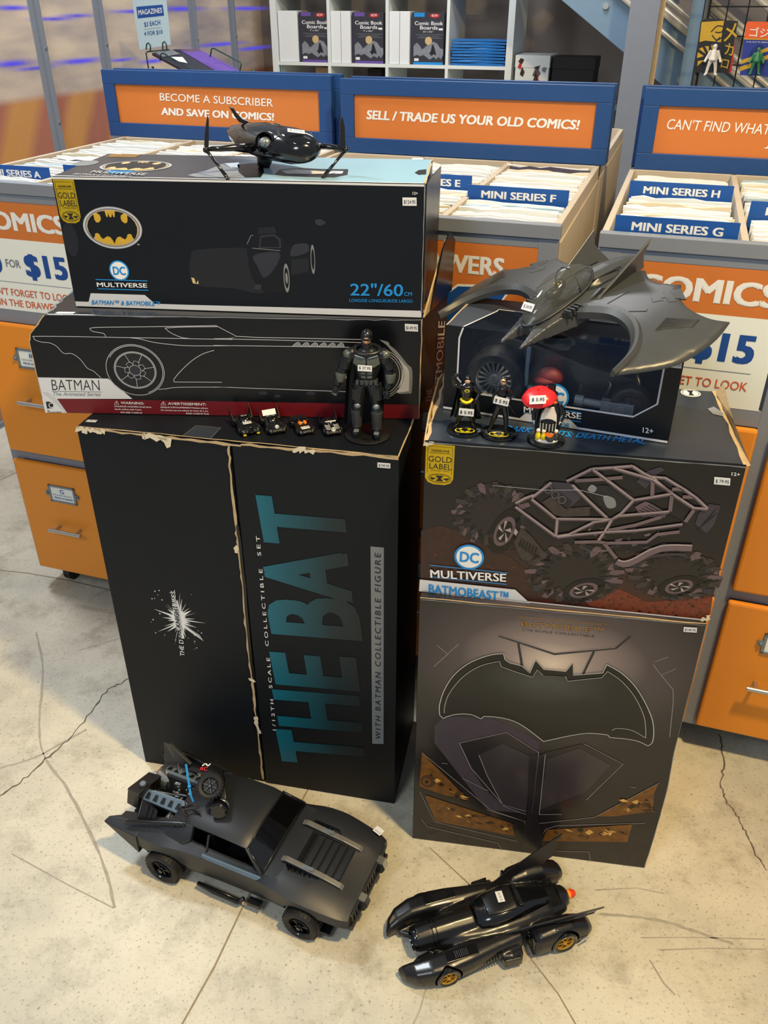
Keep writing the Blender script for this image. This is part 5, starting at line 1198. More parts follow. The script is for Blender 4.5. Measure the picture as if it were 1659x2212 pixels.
for k in range(26):
    x, y = rnd.uniform(780, 1200), rnd.uniform(440, 560); w = rnd.uniform(10, 45)
    pd([(x, y), (x+w, y-8), (x+w*.9, y+4), (x+w*.2, y+9)], ('lug_ink', 'pipe_ink', 'dim_ink2')[k % 3], 5, 'mechanism_print')
def c7(pts): return [cD2(*p) for p in pts]
pipes = [[(590, 160), (735, 150), (880, 138)], [(590, 160), (730, 262), (890, 382)], [(410, 250), (590, 160)], [(735, 150), (1020, 232), (1165, 330)], [(880, 138), (960, 190), (1055, 235)], [(1020, 215), (1115, 222), (1255, 305), (1340, 365), (1420, 440)],
    [(1040, 235), (1165, 335), (1320, 435), (1420, 442)], [(890, 382), (1020, 360), (1165, 335)], [(890, 382), (800, 480), (735, 520)], [(330, 520), (540, 520), (735, 520)], [(735, 520), (785, 495), (1000, 475), (1145, 462)], [(160, 370), (250, 300), (300, 260)],
    [(45, 435), (155, 515), (335, 645)], [(160, 380), (250, 450), (330, 515)], [(335, 645), (345, 520)], [(335, 645), (430, 630), (610, 540), (735, 520)], [(45, 410), (110, 375), (175, 350)], [(450, 275), (580, 400), (700, 510)], [(345, 650), (480, 632), (680, 612), (900, 600), (1100, 572), (1240, 552)],
    [(735, 520), (690, 600), (640, 672)], [(470, 685), (640, 680), (700, 690), (985, 680), (1060, 625), (1220, 605)], [(700, 600), (900, 560), (1090, 500)], [(1165, 335), (1150, 460)], [(1025, 240), (1022, 360)], [(1165, 300), (1250, 302)], [(1240, 355), (1340, 358)], [(1320, 450), (1260, 535)], [(680, 690), (770, 800)], [(470, 245), (640, 235), (810, 218)]]
FD.ribbons('pipe_print', [c7(p) for p in pipes], .0062, 'pipe_ink', 9)
FD.ribbons('pipe_print', [[(x, y-1.0) for x, y in c7(p)] for p in pipes[:20]], .0022, 'pipe_light_ink', 10)
FD.ribbons('exhaust_print', [c7([(770, 820), (830, 840), (900, 815), (1000, 760), (1120, 722), (1310, 722)])], .0125, 'pipe_ink', 9, smooth=True)
FD.ribbons('exhaust_print', [[(x, y-2) for x, y in c7([(780, 815), (830, 825), (900, 800), (1000, 745), (1120, 708), (1310, 708)])]], .003, 'pipe_light_ink', 10, smooth=True)
FD.ribbons('exhaust_print', [c7([(770, 845), (860, 850), (1000, 790), (1150, 768), (1270, 770)])], .005, 'lug_ink', 8, smooth=True)
pd([(15, 752), (18, 697), (468, 742), (540, 808), (300, 785)], 'box_white', 9, 'white_panel')
FD.text('BATMOBEAST™', cD(62, 758), cD(436, 796), cD(60, 715), 'bright_blue_ink', 11, .05)
dc_logo(FD, cD(250, 590), .0265, (cD(68, 688), cD(425, 706), cD(66, 650), cD(64, 630), cD(432, 665), cD(64, 684), cD(428, 718)), L=8)
g0 = FD.st(*cD(36, 62)); gold_label(FD, lambda x, y: (max(.002, g0[0]) + .048*x, HD-.005 - .076*y), mat='gold_foil', L=3)
FD.text('12+', cD(1485, 200), cD(1525, 203), cD(1485, 184), 'ink_white', 4, .04)
FD.sticker(cD(1404, 206), cD(1480, 212), cD(1402, 241), '$ 79.95', L=5)
FD.ribbons('crease', [[cD(360, 250), cD(600, 270), cD(760, 268)], [cD(740, 262), cD(900, 300)]], .0006, 'silver_ink', 12)
FD.emit('white_stripe', [[(.002, .0002), (WD-.002, .0002), (WD-.002, .003), (.002, .003)]], 'box_white', 9)
torn(FD, [jagged([(.001, HD-.0012), (WD-.001, HD-.0012)], .0005, 20)], .0018, 'grey_ink', 13, conv=False)
torn(FD, [jagged([(.0, HD-.001), (.008, HD-.003), (.016, HD-.001)], .001, 3), jagged([(WD-.012, .004), (WD-.002, .002), (WD-.002, .014)], .001, 3)], .007, 'paper_torn', 13, conv=False)
FDT = Face(D_, (0, 0, HD), (1, 0, 0), (0, 1, 0))
FDT.emit('top_print', [[(.002, .002), (WD-.002, .002), (WD-.002, DD-.002), (.002, DD-.002)]], 'box_top_grey', 1)
torn(FDT, [jagged([(.003, .0), (.004, DD)], .0015, 10), jagged([(WD-.002, .0), (WD-.002, DD)], .0015, 10)], .006, 'board_tan', 2, conv=False)
FDT.text('DARK NIGHTS: DEATH METAL', cF(405, 938), cF(1075, 1000), cF(418, 915), 'bright_blue_ink', 3, .06, shear=.2)
# side flap sticking up at the right and at the left
MB().add([(WD, .0, HD-.002), (WD+.006, .0, HD), (WD+.012, DD, HD+.016), (WD-.004, DD, HD+.016), (WD, DD, HD-.002), (WD+.003, .15, HD+.012)], [(0, 1, 5, 2, 4)], 0).build('side_flap', 'board_tan', D_)
MB().add([(-.001, .0, HD-.01), (-.004, .1, HD+.004), (-.005, .25, HD+.006), (-.002, DD, HD), (-.003, .0, HD-.01), (-.007, .1, HD+.004), (-.008, .25, HD+.006), (-.005, DD, HD)], [(0, 1, 2, 3), (7, 6, 5, 4), (0, 4, 5, 1), (1, 5, 6, 2), (2, 6, 7, 3), (3, 7, 4, 0)]).build('side_flap', 'board_tan', D_)
FDT.ell('seal', cF(1290, 757), .018, .018, 'ink_white', 3); FDT.ell('seal_mark', cF(1290, 757), .0155, .0155, 'dim_ink', 4, inner=.93)
sq, tq = FDT.st(*cF(1290, 757)); FDT.emit('seal_mark', [[(sq-.006, tq+.012), (sq+.006, tq+.012), (sq+.002, tq), (sq+.005, tq-.011), (sq-.005, tq-.011), (sq-.002, tq)]], 'dim_ink', 4)
FDT.poly('tape', [cF(1370, 830), cF(1400, 820), cF(1445, 850), cF(1440, 865), cF(1395, 855)], 'ink_mist', 3)

# ---- F: window carton
loc = (.10478, 1.37985, HE+HD+.0025); rz = math.radians(-20.77)
WF_, DF_, HF_ = .389, .172, .154
W_ = thing('window_carton', 'black window carton holding a dark toy vehicle, under the winged aircraft', 'box', loc, rz)
win = [cF(225, 462), cF(205, 490), cF(203, 662), cF(268, 716), cF(1060, 832), cF(1145, 760), cF(1170, 590)]
FW = Face(W_, (0, 0, 0), (1, 0, 0), (0, 0, 1))
wst = [FW.st(*p) for p in win]
tx0, tx1 = .030, WF_-.025
hole = [(tx0, HF_), (tx0-.006, HF_-.02), (tx0-.006, .062), (tx0+.018, .038), (WF_-.062, .038), (WF_-.028, .066), (WF_-.028, HF_)]
fr = [(0, 0), (WF_, 0), (WF_, HF_), (hole[-1][0], HF_), hole[5], hole[4], hole[3], hole[2], hole[1], (hole[0][0], HF_), (0, HF_)]
MB().prism(fr, 0, .0022, 'y').build('front_panel', 'box_black', W_)
m = MB().box(0, WF_, .0022, DF_, 0, .002).box(0, .002, .0022, DF_, .002, HF_).box(WF_-.002, WF_, .0022, DF_, .002, HF_).box(.002, WF_-.002, DF_-.002, DF_, .002, HF_)
m.build('shell', 'box_black', W_)
MB().box(.0021, WF_-.0021, DF_-.004, DF_-.0021, .0021, HF_-.001).build('backing_print', 'interior_blue', W_)
MB().prism([(0, .0022), (hole[0][0], .0022), (.062, DF_*.6), (.062, DF_), (0, DF_)], HF_-.002, HF_, 'z').build('top_panel', 'box_top_grey', W_)
MB().prism([(WF_, .0022), (hole[-1][0], .0022), (WF_-.05, DF_*.6), (WF_-.05, DF_), (WF_, DF_)], HF_-.002, HF_, 'z').build('top_panel', 'box_top_grey', W_)
MB().box(.062, WF_-.05, DF_*.66, DF_, HF_-.002, HF_).build('top_panel', 'box_top_grey', W_)
MB().prism([hole[1], hole[2], hole[3], hole[4], hole[5], (hole[6][0], HF_-.0005), (hole[0][0], HF_-.0005)], .0023, .0028, 'y').build('window_pane', 'clear_plastic', W_)
MB().prism([(hole[0][0], .003), (hole[-1][0], .003), (WF_-.05, DF_*.66), (.062, DF_*.66)], HF_-.0012, HF_-.0005, 'z').build('window_pane', 'clear_plastic', W_)
FW.ribbons('white_border', [[(hole[0][0], HF_-.001), hole[1], hole[2], hole[3], hole[4], hole[5], (hole[6][0], HF_-.001)]], .003, 'box_white', 1, conv=False)
FWT = Face(W_, (0, 0, HF_), (1, 0, 0), (0, 1, 0))
FWT.ribbons('white_border', [[(hole[0][0], .001), (.062, DF_*.6), (.062, DF_*.66), (WF_-.05, DF_*.66)]], .003, 'box_white', 1, conv=False)
FW.emit('white_stripe', [[(.001, .0005), (WF_-.001, .0005), (WF_-.001, .0045), (.24, .0045), (.225, .0165), (.15, .0165), (.14, .0045), (.001, .0045)]], 'box_white', 2)
dc_logo(FW, cF(650, 775), .0235, (cF(503, 848), cF(775, 880), cF(503, 820), cF(503, 810), cF(775, 850), cF(500, 852), cF(772, 893)), L=2)
FW.text('BAT-RAPTOR', cF(545, 902), cF(722, 920), cF(546, 880), 'bright_blue_ink', 4, .04)
FW.text('12+', cF(1065, 940), cF(1115, 946), cF(1066, 915), 'ink_white', 4, .05)
FW.sticker(cF(1182, 595), cF(1250, 602), cF(1178, 630), '$ 79.95')
torn(FWT, [jagged([(.001, .0), (.001, DF_)], .0005, 6)], .0025, 'board_tan', 1, conv=False)
# toy vehicle inside
V = thing('boxed_toy_vehicle', 'dark three-wheeled toy vehicle seen through the window of the carton', 'toy car', Matrix.Translation(loc) @ Matrix.Rotation(rz, 4, 'Z') @ Vector((.0, .0, .0022)), rz)
def wheel(name, parent, c, r, w, tyre='tyre', rim='silver_grey', spokes=9, axis='y', rimr=.62, face=-1, tread=0, hubs=True, th=.0):
    """wheel turned about y (rim on the face side), tyre > rim; returns the tyre"""
    T = Matrix.Translation(c) @ (Matrix.Rotation(-PI/2*face, 4, 'X') if axis == 'y' else Matrix.Rotation(PI/2, 4, 'Y'))
    m = MB(); h = w/2
    m.lathe([(r*rimr, -h*.9), (r*.86, -h), (r*.97, -h*.8), (r, -h*.5), (r, h*.5), (r*.97, h*.8), (r*.86, h), (r*rimr, h*.85), (r*rimr*.97, h*.4), (r*.2, h*.35)], 28, T=T)
    if tread:
        for i in range(tread):
            R = T @ Matrix.Rotation(2*PI*i/tread, 4, 'Z')
            m.box(r*.98, r*1.035, -r*.05, r*.05, -h*.75, h*.0, T=R); m.box(r*.98, r*1.035, r*.05, r*.15, -h*.0, h*.75, T=R)
    o = m.build(name, tyre, parent, smooth=True, angle=.6)
    k = MB(); rr = r*rimr
    k.lathe([(rr*.90, h*.3), (rr*.90, h*.75), (rr, h*.95), (rr*1.0, h*.8), (rr*1.0, h*.3)], 26, T=T, cap=False)
    for i in range(spokes):
        R = T @ Matrix.Rotation(2*PI*i/spokes, 4, 'Z')
        k.box(rr*.12, rr*.93, -rr*.055, rr*.055, h*.45, h*.72, T=R)
    k.lathe([(rr*.26, h*.4), (rr*.26, h*.8), (rr*.18, h*.95), (rr*.05, h*.95)], 16, T=T)
    k.build('rim', rim, o, smooth=True, angle=.6)
    return o
wheel('wheel', V, (.085, .040, .058), .052, .05, rim='chrome', spokes=18)
wheel('wheel', V, (.318, .038, .040), .034, .03, rim='figure_dark', spokes=7)
wheel('wheel', V, (.085, .14, .058), .052, .04, rim='chrome', spokes=18)
MB().loft([[(x, y0, z0_), (x, y1, z0_), (x, y1, z1), (x, y0, z1)] for x, y0, y1, z0_, z1 in ((.03, .07, .12, .05, .09), (.09, .06, .13, .04, .125), (.16, .05, .135, .03, .115), (.24, .055, .13, .025, .09), (.33, .07, .12, .03, .07))]).build('vehicle_body', 'toy_satin', V, bevel=.004, smooth=True, angle=.7)
MB().ball((.17, .09, .112), (.045, .03, .022)).build('canopy', 'toy_gloss', V, smooth=True)
MB().box(.135, .142, .03, .035, .05, .12).box(.142, .20, .03, .04, .045, .05).build('plastic_brace', 'toy_blue_grey', V, bevel=.001)
MB().ball((.178, .045, .068), (.024, .018, .017), 12, 8).ball((.17, .035, .062), (.02, .012, .008), 12, 6).build('red_capsule', 'red_cloth', V, smooth=True)
MB().tube([(.225, .035, .035), (.27, .035, .034)], .007, 12).tube([(.225, .035, .035), (.24, .035, .035)], .01, 12).box(.27, .325, .022, .04, .02, .045).tube([(.28, .022, .033), (.28, .02, .033)], .008, 14).tube([(.305, .022, .033), (.305, .02, .033)], .008, 14).build('front_forks', 'silver_grey', V, bevel=.0006)
for i in range(5): MB().tube([(.10+.05*i, .1, .10), (.13+.05*i, .06, .06), (.15+.04*i, .05, .03)], .005, 8).build('frame_tube', 'toy_satin', V, smooth=True)
# ================================================================ MUSCLE CAR
cyaw = math.radians(-22.59); cO = Vector((-.261, 1.148, 0)) + Vector((.384, .923, 0))*.016
K = thing('toy_muscle_car', 'large matte black toy muscle car with open rear engine on the floor', 'toy car', cO, cyaw)
# section: (x, half width bottom, half width mid, half width shoulder, z bottom, z mid, z shoulder, half width top, z top, z centre)
secs = [(-.300, .092, .108, .106, .082, .094, .106, .098, .110, .098),
        (-.270, .096, .113, .112, .060, .088, .110, .094, .118, .104),
        (-.225, .098, .116, .116, .036, .080, .112, .092, .124, .108),
        (-.178, .098, .117, .117, .030, .078, .112, .090, .126, .112),
        (-.130, .094, .108, .108, .026, .066, .108, .088, .122, .112),
        (-.060, .090, .101, .102, .024, .062, .104, .088, .114, .112),
        (.020, .090, .101, .102, .024, .062, .100, .090, .112, .112),
        (.060, .092, .104, .106, .026, .064, .102, .092, .114, .115),
        (.100, .096, .111, .113, .030, .070, .104, .090, .114, .113),
        (.145, .098, .115, .116, .034, .072, .100, .090, .111, .107),
        (.190, .098, .113, .112, .038, .070, .092, .088, .102, .098),
        (.225, .094, .109, .107, .040, .064, .085, .086, .091, .089),
        (.243, .088, .103, .100, .044, .060, .080, .082, .084, .084)]
rings = []
for x, wb, wm, ws, zb, zm, zs, wt, zt, zc in secs:
    half = [(wb*.6, zb), (wb, zb+.004), (wm, zm), (ws, zs), (wt, zt), (wt*.62, (zt+zc)/2), (wt*.3, zc), ]
    rings.append([(x, y, z) for y, z in half] + [(x, 0, zc)] + [(x, -y, z) for y, z in half[::-1]] + [(x, 0, zb)])
fl_ = [sum((list(p) for p in r), []) for r in rings]; fl_ = smoothline(fl_, 4)
rings = [[(f[3*i], f[3*i+1], f[3*i+2]) for i in range(len(f)//3)] for f in fl_]
body = MB().loft(rings).build('body', 'toy_matte', K)
cu = []
for x, r in ((-.178, .050), (.148, .047)):
    for s in (-1, 1):
        cu.append(MB().tube([(x, s*.070, .040), (x, s*.150, .040)], r, 32).build('c', 'toy_dark'))
cu.append(MB().box(-.125, .045, -.083, .083, .045, .2).build('c', 'toy_dark'))
cu.append(MB().prism([(-.33, -.068), (-.15, -.060), (-.135, .0), (-.15, .060), (-.33, .068)], .070, .2).build('c', 'toy_dark'))
cu.append(MB().box(.100, .198, -.040, .040, .0985, .15, T=Matrix.Translation((0, 0, .0)) @ Matrix.Rotation(math.radians(6.5), 4, 'Y') @ Matrix.Translation((-.012, 0, .017))).build('c', 'toy_dark'))
for s in (-1, 1): cu.append(MB().prism([(.085, s*.052), (.095, s*.066), (.150, s*.066), (.165, s*.050), (.15, s*.048)], .102, .14).build('c', 'toy_dark'))
mwk = mw(K)
cut(body, cu)
for p in body.data.polygons: p.use_smooth = True
body.data.set_sharp_from_angle(angle=.5)
# greenhouse: roof with pillars and long buttresses
def roofrow(x, w, z, crown): return [(x, -w, z), (x, -w*.6, z+crown*.7), (x, 0, z+crown), (x, w*.6, z+crown*.7), (x, w, z)]
rt = [roofrow(.012, .077, .150, .010), roofrow(-.01, .078, .155, .010), roofrow(-.06, .077, .157, .010), roofrow(-.11, .075, .155, .009), roofrow(-.150, .070, .148, .008), roofrow(-.175, .066, .140, .006)]
vs = [p for r in rt for p in r]; n = 5
m = MB(); rings = [r + [(p[0], p[1]*.985, p[2]-.005) for p in r[::-1]] for r in rt]
m.loft(rings)
for s in (-1, 1):
    # A pillar, C pillar sail
    m.tube([(.010, s*.076, .151), (.030, s*.086, .132), (.052, s*.094, .114)], [.0035, .0032, .004], 8)
    m.add([(-.115, s*.076, .156), (-.175, s*.066, .142), (-.262, s*.086, .117), (-.275, s*.102, .112), (-.14, s*.101, .108), (-.115, s*.094, .128),
           (-.115, s*.068, .151), (-.175, s*.058, .136), (-.262, s*.076, .112), (-.275, s*.085, .106), (-.14, s*.09, .104), (-.115, s*.086, .124)],
          [(0, 1, 2, 3, 4, 5), (11, 10, 9, 8, 7, 6), (0, 6, 7, 1), (1, 7, 8, 2), (2, 8, 9, 3), (3, 9, 10, 4), (4, 10, 11, 5), (5, 11, 6, 0)])
    m.tube([(-.075, s*.080, .152), (-.078, s*.092, .112)], .0028, 6)
m.build('roof', 'toy_matte', K, smooth=True, angle=.6, bevel=.0012)
gl = MB(); g0 = [(.054, y, .1145 + .006*(1-(y/.092)**2)) for y in (-.092, -.05, 0, .05, .092)]; g1 = [(.014, y*.82, .152 + .008*(1-(y/.092)**2)) for y in (-.092, -.05, 0, .05, .092)]
gl.loft([g0 + [(p[0]-.001, p[1], p[2]-.0015) for p in g0[::-1]], g1 + [(p[0]-.001, p[1], p[2]-.0015) for p in g1[::-1]]])
gl.build('windscreen', 'dark_glass', K, smooth=True, angle=.6)
MB().tube(g0, .0028, 8).tube(g1, .0022, 8).tube([g0[0], g1[0]], .0026, 8).tube([g0[-1], g1[-1]], .0026, 8).build('windscreen_frame', 'toy_satin', K, smooth=True)
# interior
MB().box(-.123, .043, -.081, .081, .0455, .048).box(.02, .043, -.08, .08, .048, .1).build('cabin_floor', 'toy_dark', K)
for s in (-1, 1):
    MB().box(-.07, -.02, s*.04-.026, s*.04+.026, .048, .068).add([(-.075, s*.04-.026, .06), (-.06, s*.04-.026, .06), (-.082, s*.04-.022, .135), (-.092, s*.04-.022, .135), (-.075, s*.04+.026, .06), (-.06, s*.04+.026, .06), (-.082, s*.04+.022, .135), (-.092, s*.04+.022, .135)],
        [(0, 1, 2, 3), (7, 6, 5, 4), (0, 4, 5, 1), (1, 5, 6, 2), (2, 6, 7, 3), (3, 7, 4, 0)]).build('seat', 'toy_dark', K, bevel=.002)
sw = MB(); sw.tube([(.0+.004*math.sin(a), .04+.018*math.cos(a), .098+.017*math.sin(a)) for a in [2*PI*i/18 for i in range(19)]], .002, 6, cap=False); sw.tube([(.0, .04, .098), (.025, .04, .085)], .003, 6)
sw.build('steering_wheel', 'toy_dark', K)
for s in (-1, 1):
    MB().add([(-.085, s*.103, .104), (.045, s*.1045, .103), (.055, s*.100, .110), (-.085, s*.1005, .1115), (-.085, s*.1, .1035), (.045, s*.1, .1025), (.05, s*.096, .1095), (-.085, s*.096, .1105)],
             [(0, 1, 2, 3), (7, 6, 5, 4), (0, 4, 5, 1), (1, 5, 6, 2), (2, 6, 7, 3), (3, 7, 4, 0)]).build('door_sill', 'toy_blue_grey' if s < 0 else 'toy_matte', K, bevel=.0008)  # near sill's lighter blue-grey paints in a bluish reflection
# hood detail: recessed louvre panel with slats and two rails
Th = Matrix.Rotation(math.radians(7.5), 4, 'Y')
def hz(x): return .1135 - (x-.10)*.135
m = MB()
m.add([(.098, -.041, hz(.098)-.004), (.2, -.041, hz(.2)-.005), (.2, .041, hz(.2)-.005), (.098, .041, hz(.098)-.004)], [(0, 1, 2, 3)]); m.build('hood_tray', 'toy_dark', K)
for i in range(5):
    x0_, x1_ = .118 + i*.0165, .118 + i*.0165 + .0125
    q = [(x0_, -.038, hz(x0_)-.0025), (x1_, -.038, hz(x1_)+.0005), (x1_, .038, hz(x1_)+.0005), (x0_, .038, hz(x0_)-.0025)]
    MB().add(q + [(a, b, c-.002) for a, b, c in q], [(0, 1, 2, 3), (7, 6, 5, 4), (0, 4, 5, 1), (1, 5, 6, 2), (2, 6, 7, 3), (3, 7, 4, 0)]).build('hood_slat', 'toy_matte', K)
gm = MB()
for i in range(14): gm.box(.103, .112, -.036+i*.0053, -.0332+i*.0053, hz(.108)-.004, hz(.108)-.0008)
gm.build('hood_grille', 'toy_satin', K)
for s in (-1, 1):
    y = s*.0475
    P_ = [(.074, .1205), (.085, .124), (.12, .1185), (.17, .1105), (.205, .1020), (.211, .097)]
    rr = [[(x, y-.0062, z-.0035), (x, y-.0055, z), (x, y+.0055, z), (x, y+.0062, z-.0035)] for x, z in P_]
    MB().loft(rr).build('hood_rail', 'rail_silver', K, bevel=.0008)
    MB().box(.12, .145, y-.004, y+.004, .1155, .119, T=Matrix.Translation((0, 0, .0))).build('rail_clip', 'silver_grey', K, bevel=.0008)
    MB().box(.088, .160, s*.059-.008, s*.059+.008, .096, .0985).build('vent_floor', 'toy_dark', K)
    for i in range(6): MB().tube([(.094+i*.011, s*.052, .1045-i*.0012), (.100+i*.011, s*.066, .1035-i*.0012)], .0032, 8).build('vent_pipe', 'toy_satin', K, smooth=True)
# nose: recessed grille, bars, two silver capped blocks, lower bumper
MB().box(.236, .2445, -.088, .088, .050, .078).build('grille', 'toy_dark', K)
m = MB()
for i in range(16): m.box(.2442, .2465, -.084+i*.011, -.0805+i*.011, .051, .077)
m.build('grille_bar', 'toy_satin', K)
MB().box(.238, .250, -.092, .092, .040, .050).box(.238, .248, -.088, .088, .076, .081).build('bumper', 'toy_matte', K, bevel=.002)
for y in (-.040, .052):
    b = MB().prism([(.232, .048), (.256, .050), (.262, .062), (.256, .079), (.236, .082)], y-.010, y+.010, 'y').build('bumper_guard', 'toy_matte', K, bevel=.0015)
    MB().add([(.238, y-.0085, .0825), (.257, y-.0085, .0795), (.257, y+.0085, .0795), (.238, y+.0085, .0825), (.263, y-.0085, .064), (.263, y+.0085, .064)], [(0, 1, 2, 3), (1, 4, 5, 2)]).build('guard_cap', 'chrome', b)
Fk = Face(K, (.222, .100, .0935), (.3, 1, 0), (-1, .3, .10), .0006)
Fk.emit('price_sticker', [[(-.004, -.009), (.012, -.009), (.012, .011), (-.004, .011)]], 'sticker', 6)
Fk.text('$ 74.95', (.003, -.006), (.003, .008), (-.001, -.006), 'ink_grey', 7, conv=False)
# fender tips at the tail
for s in (-1, 1):
    MB().add([(-.235, s*.118, .060), (-.235, s*.118, .112), (-.235, s*.086, .124), (-.235, s*.072, .112), (-.235, s*.076, .06), (-.327, s*.108, .106), (-.32, s*.095, .112), (-.30, s*.078, .106), (-.30, s*.08, .09)],
             [(0, 1, 5), (1, 2, 6, 5), (2, 3, 7, 6), (3, 4, 8, 7), (0, 5, 8, 4), (5, 6, 7, 8), (0, 4, 3, 2, 1)]).build('tail_fin', 'toy_matte', K, bevel=.0015)
    R = MB().tube([(-.272, s*.106, .122), (-.262, s*.102, .130), (-.20, s*.088, .139), (-.145, s*.074, .147), (-.128, s*.070, .149)], [.001, .0045, .0052, .0050, .001], 12)
    for i in range(3): R.tube([(-.165+i*.012, s*(.079-.003*i), .1425+i*.002), (-.16+i*.012, s*(.078-.003*i), .143+i*.002)], .0062, 12)
    R.build('side_tube', 'toy_satin', K, smooth=True, angle=.7)
# body crease lines and side sill pipes
for s in (-1, 1):
    MB().tube([(-.10, s*.108, .02), (-.06, s*.112, .018), (.0, s*.112, .016), (.01, s*.106, .028)], .0045, 10).tube([(-.10, s*.104, .014), (.0, s*.105, .012)], .004, 10).build('side_exhaust', 'toy_satin', K, smooth=True)
    MB().box(.020, .050, s*.103-.008, s*.103+.008, .018, .028).tube([(.03, s*.105, .02), (.01, s*.108, .024), (.0, s*.11, .018)], .002, 6).build('side_step', 'toy_satin', K, bevel=.001)
    MB().box(.175, .205, s*.085-.02, s*.085+.02, .012, .020).build('skid_plate', 'toy_dark', K, bevel=.001)
MB().box(-.20, .20, -.07, .07, .018, .045).build('underbody', 'toy_dark', K, bevel=.002)
for s in (-1, 1):
    for x, r in ((-.178, .0405), (.148, .0385)):
        w = wheel('wheel', K, (x, s*.108, r), r, .036, rim='toy_gloss', spokes=5, face=s*-1 if False else s, rimr=.60, tread=26)
        m = MB(); T = Matrix.Translation((x, s*.108, r)) @ Matrix.Rotation(-PI/2*s, 4, 'X')
        for k, rr in enumerate((.52, .43, .34, .22)): m.lathe([(r*rr, .004), (r*rr, .013-.001*k), (r*(rr-.035), .0145-.001*k), (r*(rr-.035), .004)], 30, T=T, cap=False)
        m.lathe([(r*.12, .004), (r*.12, .020), (r*.02, .020)], 12, T=T); m.lathe([(r*.58, .0045), (r*.02, .0045)], 24, T=T)
        m.build('wheel_cover', 'toy_gloss', w, smooth=True, angle=.5)
# engine in the open tail
m = MB().box(-.29, -.165, -.055, .055, .072, .098); m.build('engine_block', 'toy_dark', K, bevel=.003)
for s in (-1, 1):
    T = Matrix.Translation((-.212, s*.030, .128)) @ Matrix.Rotation(math.radians(-s*28), 4, 'X')
    MB().box(-.055, .050, -.016, .016, -.030, .014, T=T).build('cylinder_head', 'toy_dark', K, bevel=.003)
    c_ = MB().prism([(-.052, -.012), (.042, -.014), (.050, 0), (.042, .014), (-.052, .012)], .014, .020, 'z', T=T).build('valve_cover', 'toy_blue_grey' if s < 0 else 'silver_grey', K, bevel=.0015)
    for i in range(5): MB().prism([(-.046+i*.019, -.007), (-.036+i*.019, -.007), (-.038+i*.019, .006), (-.044+i*.019, .006)], .0201, .0225, 'z', T=T).build('cover_rib', 'toy_satin', c_)
    MB().tube([(-.190, s*.058, .128), (-.175, s*.056, .116), (-.160, s*.052, .108)], [.0075, .007, .006], 14).lathe([(.0065, 0), (.0085, 0), (.0085, .004), (.0065, .004)], 14, T=Matrix.Translation((-.192, s*.0582, .129)) @ Matrix.Rotation(math.radians(-50), 4, 'Y')).build('exhaust_stub', 'chrome', K, smooth=True, angle=.7)
T = Matrix.Translation((-.266, .022, .135)) @ Matrix.Rotation(math.radians(-55), 4, 'Y')
m = MB().lathe([(.016, -.02), (.019, 0), (.020, .012), (.0165, .014), (.0165, .004), (.002, .002)], 24, T=T)
for i in range(8):
    m.box(.003, .016, -.0012, .0012, .004, .008, T=T @ Matrix.Rotation(2*PI*i/8, 4, 'Z'))
m.build('intake_fan', 'chrome', K, smooth=True, angle=.6)
MB().tube([(-.26, .02, .125), (-.235, .02, .11), (-.20, .0, .105)], .014, 14).build('intake_duct', 'toy_satin', K, smooth=True)
m = MB()
for i in range(9):
    a = rnd.uniform(-.25, -.17); b = rnd.uniform(-.045, .055)
    m.tube([(a, b, .13), (a+rnd.uniform(-.02, .02), b+rnd.uniform(-.02, .02), .15), (a+rnd.uniform(-.03, .03), b+rnd.uniform(-.02, .02), .13)], .0022, 6)
m.build('engine_hose', 'silver_grey', K, smooth=True)
m = MB()
for i in range(22):
    a = rnd.uniform(-.245, -.165); b = rnd.uniform(.0, .06); s_ = rnd.uniform(.003, .007)
    m.box(a, a+s_, b, b+s_, .122, .140 + rnd.uniform(-.006, .006))
m.build('engine_parts', 'chrome', K, bevel=.0005)
# rear upright plates and louvres
for i in range(3):
    o_ = i*.010
    q = [(-.252+o_, -.092, .118-.002*i), (-.235+o_, -.092, .116), (-.232+o_, -.065, .158-.005*i), (-.25+o_, -.062, .162-.005*i)]
    MB().add(q + [(a+.0035, b-.004, c) for a, b, c in q], [(0, 1, 2, 3), (7, 6, 5, 4), (0, 4, 5, 1), (1, 5, 6, 2), (2, 6, 7, 3), (3, 7, 4, 0)]).build('louvre', 'toy_satin', K)
MB().add([(-.302, -.058, .118), (-.296, .008, .118), (-.285, .008, .156), (-.298, -.050, .160), (-.262, -.055, .164), (-.250, .006, .160), (-.27, -.062, .118), (-.26, .005, .118)],
         [(0, 1, 2, 3), (3, 2, 5, 4), (4, 5, 7, 6), (0, 3, 4, 6), (1, 7, 5, 2), (0, 6, 7, 1)]).build('rear_plate', 'toy_satin', K, bevel=.002)
MB().lathe([(.010, 0), (.010, .003), (.006, .004)], 16, T=Matrix.Translation((-.272, -.03, .162)) @ Matrix.Rotation(.15, 4, 'X')).build('filler_cap', 'toy_dark', K)
MB().add([(-.30, .075, .105), (-.25, .07, .1), (-.225, .074, .135), (-.285, .085, .165), (-.305, .09, .16), (-.30, .083, .105), (-.25, .078, .1), (-.225, .082, .135), (-.285, .093, .165), (-.305, .098, .16)],
         [(0, 1, 2, 3, 4), (9, 8, 7, 6, 5), (0, 5, 6, 1), (1, 6, 7, 2), (2, 7, 8, 3), (3, 8, 9, 4), (4, 9, 5, 0)]).build('rear_plate', 'toy_matte', K, bevel=.001)

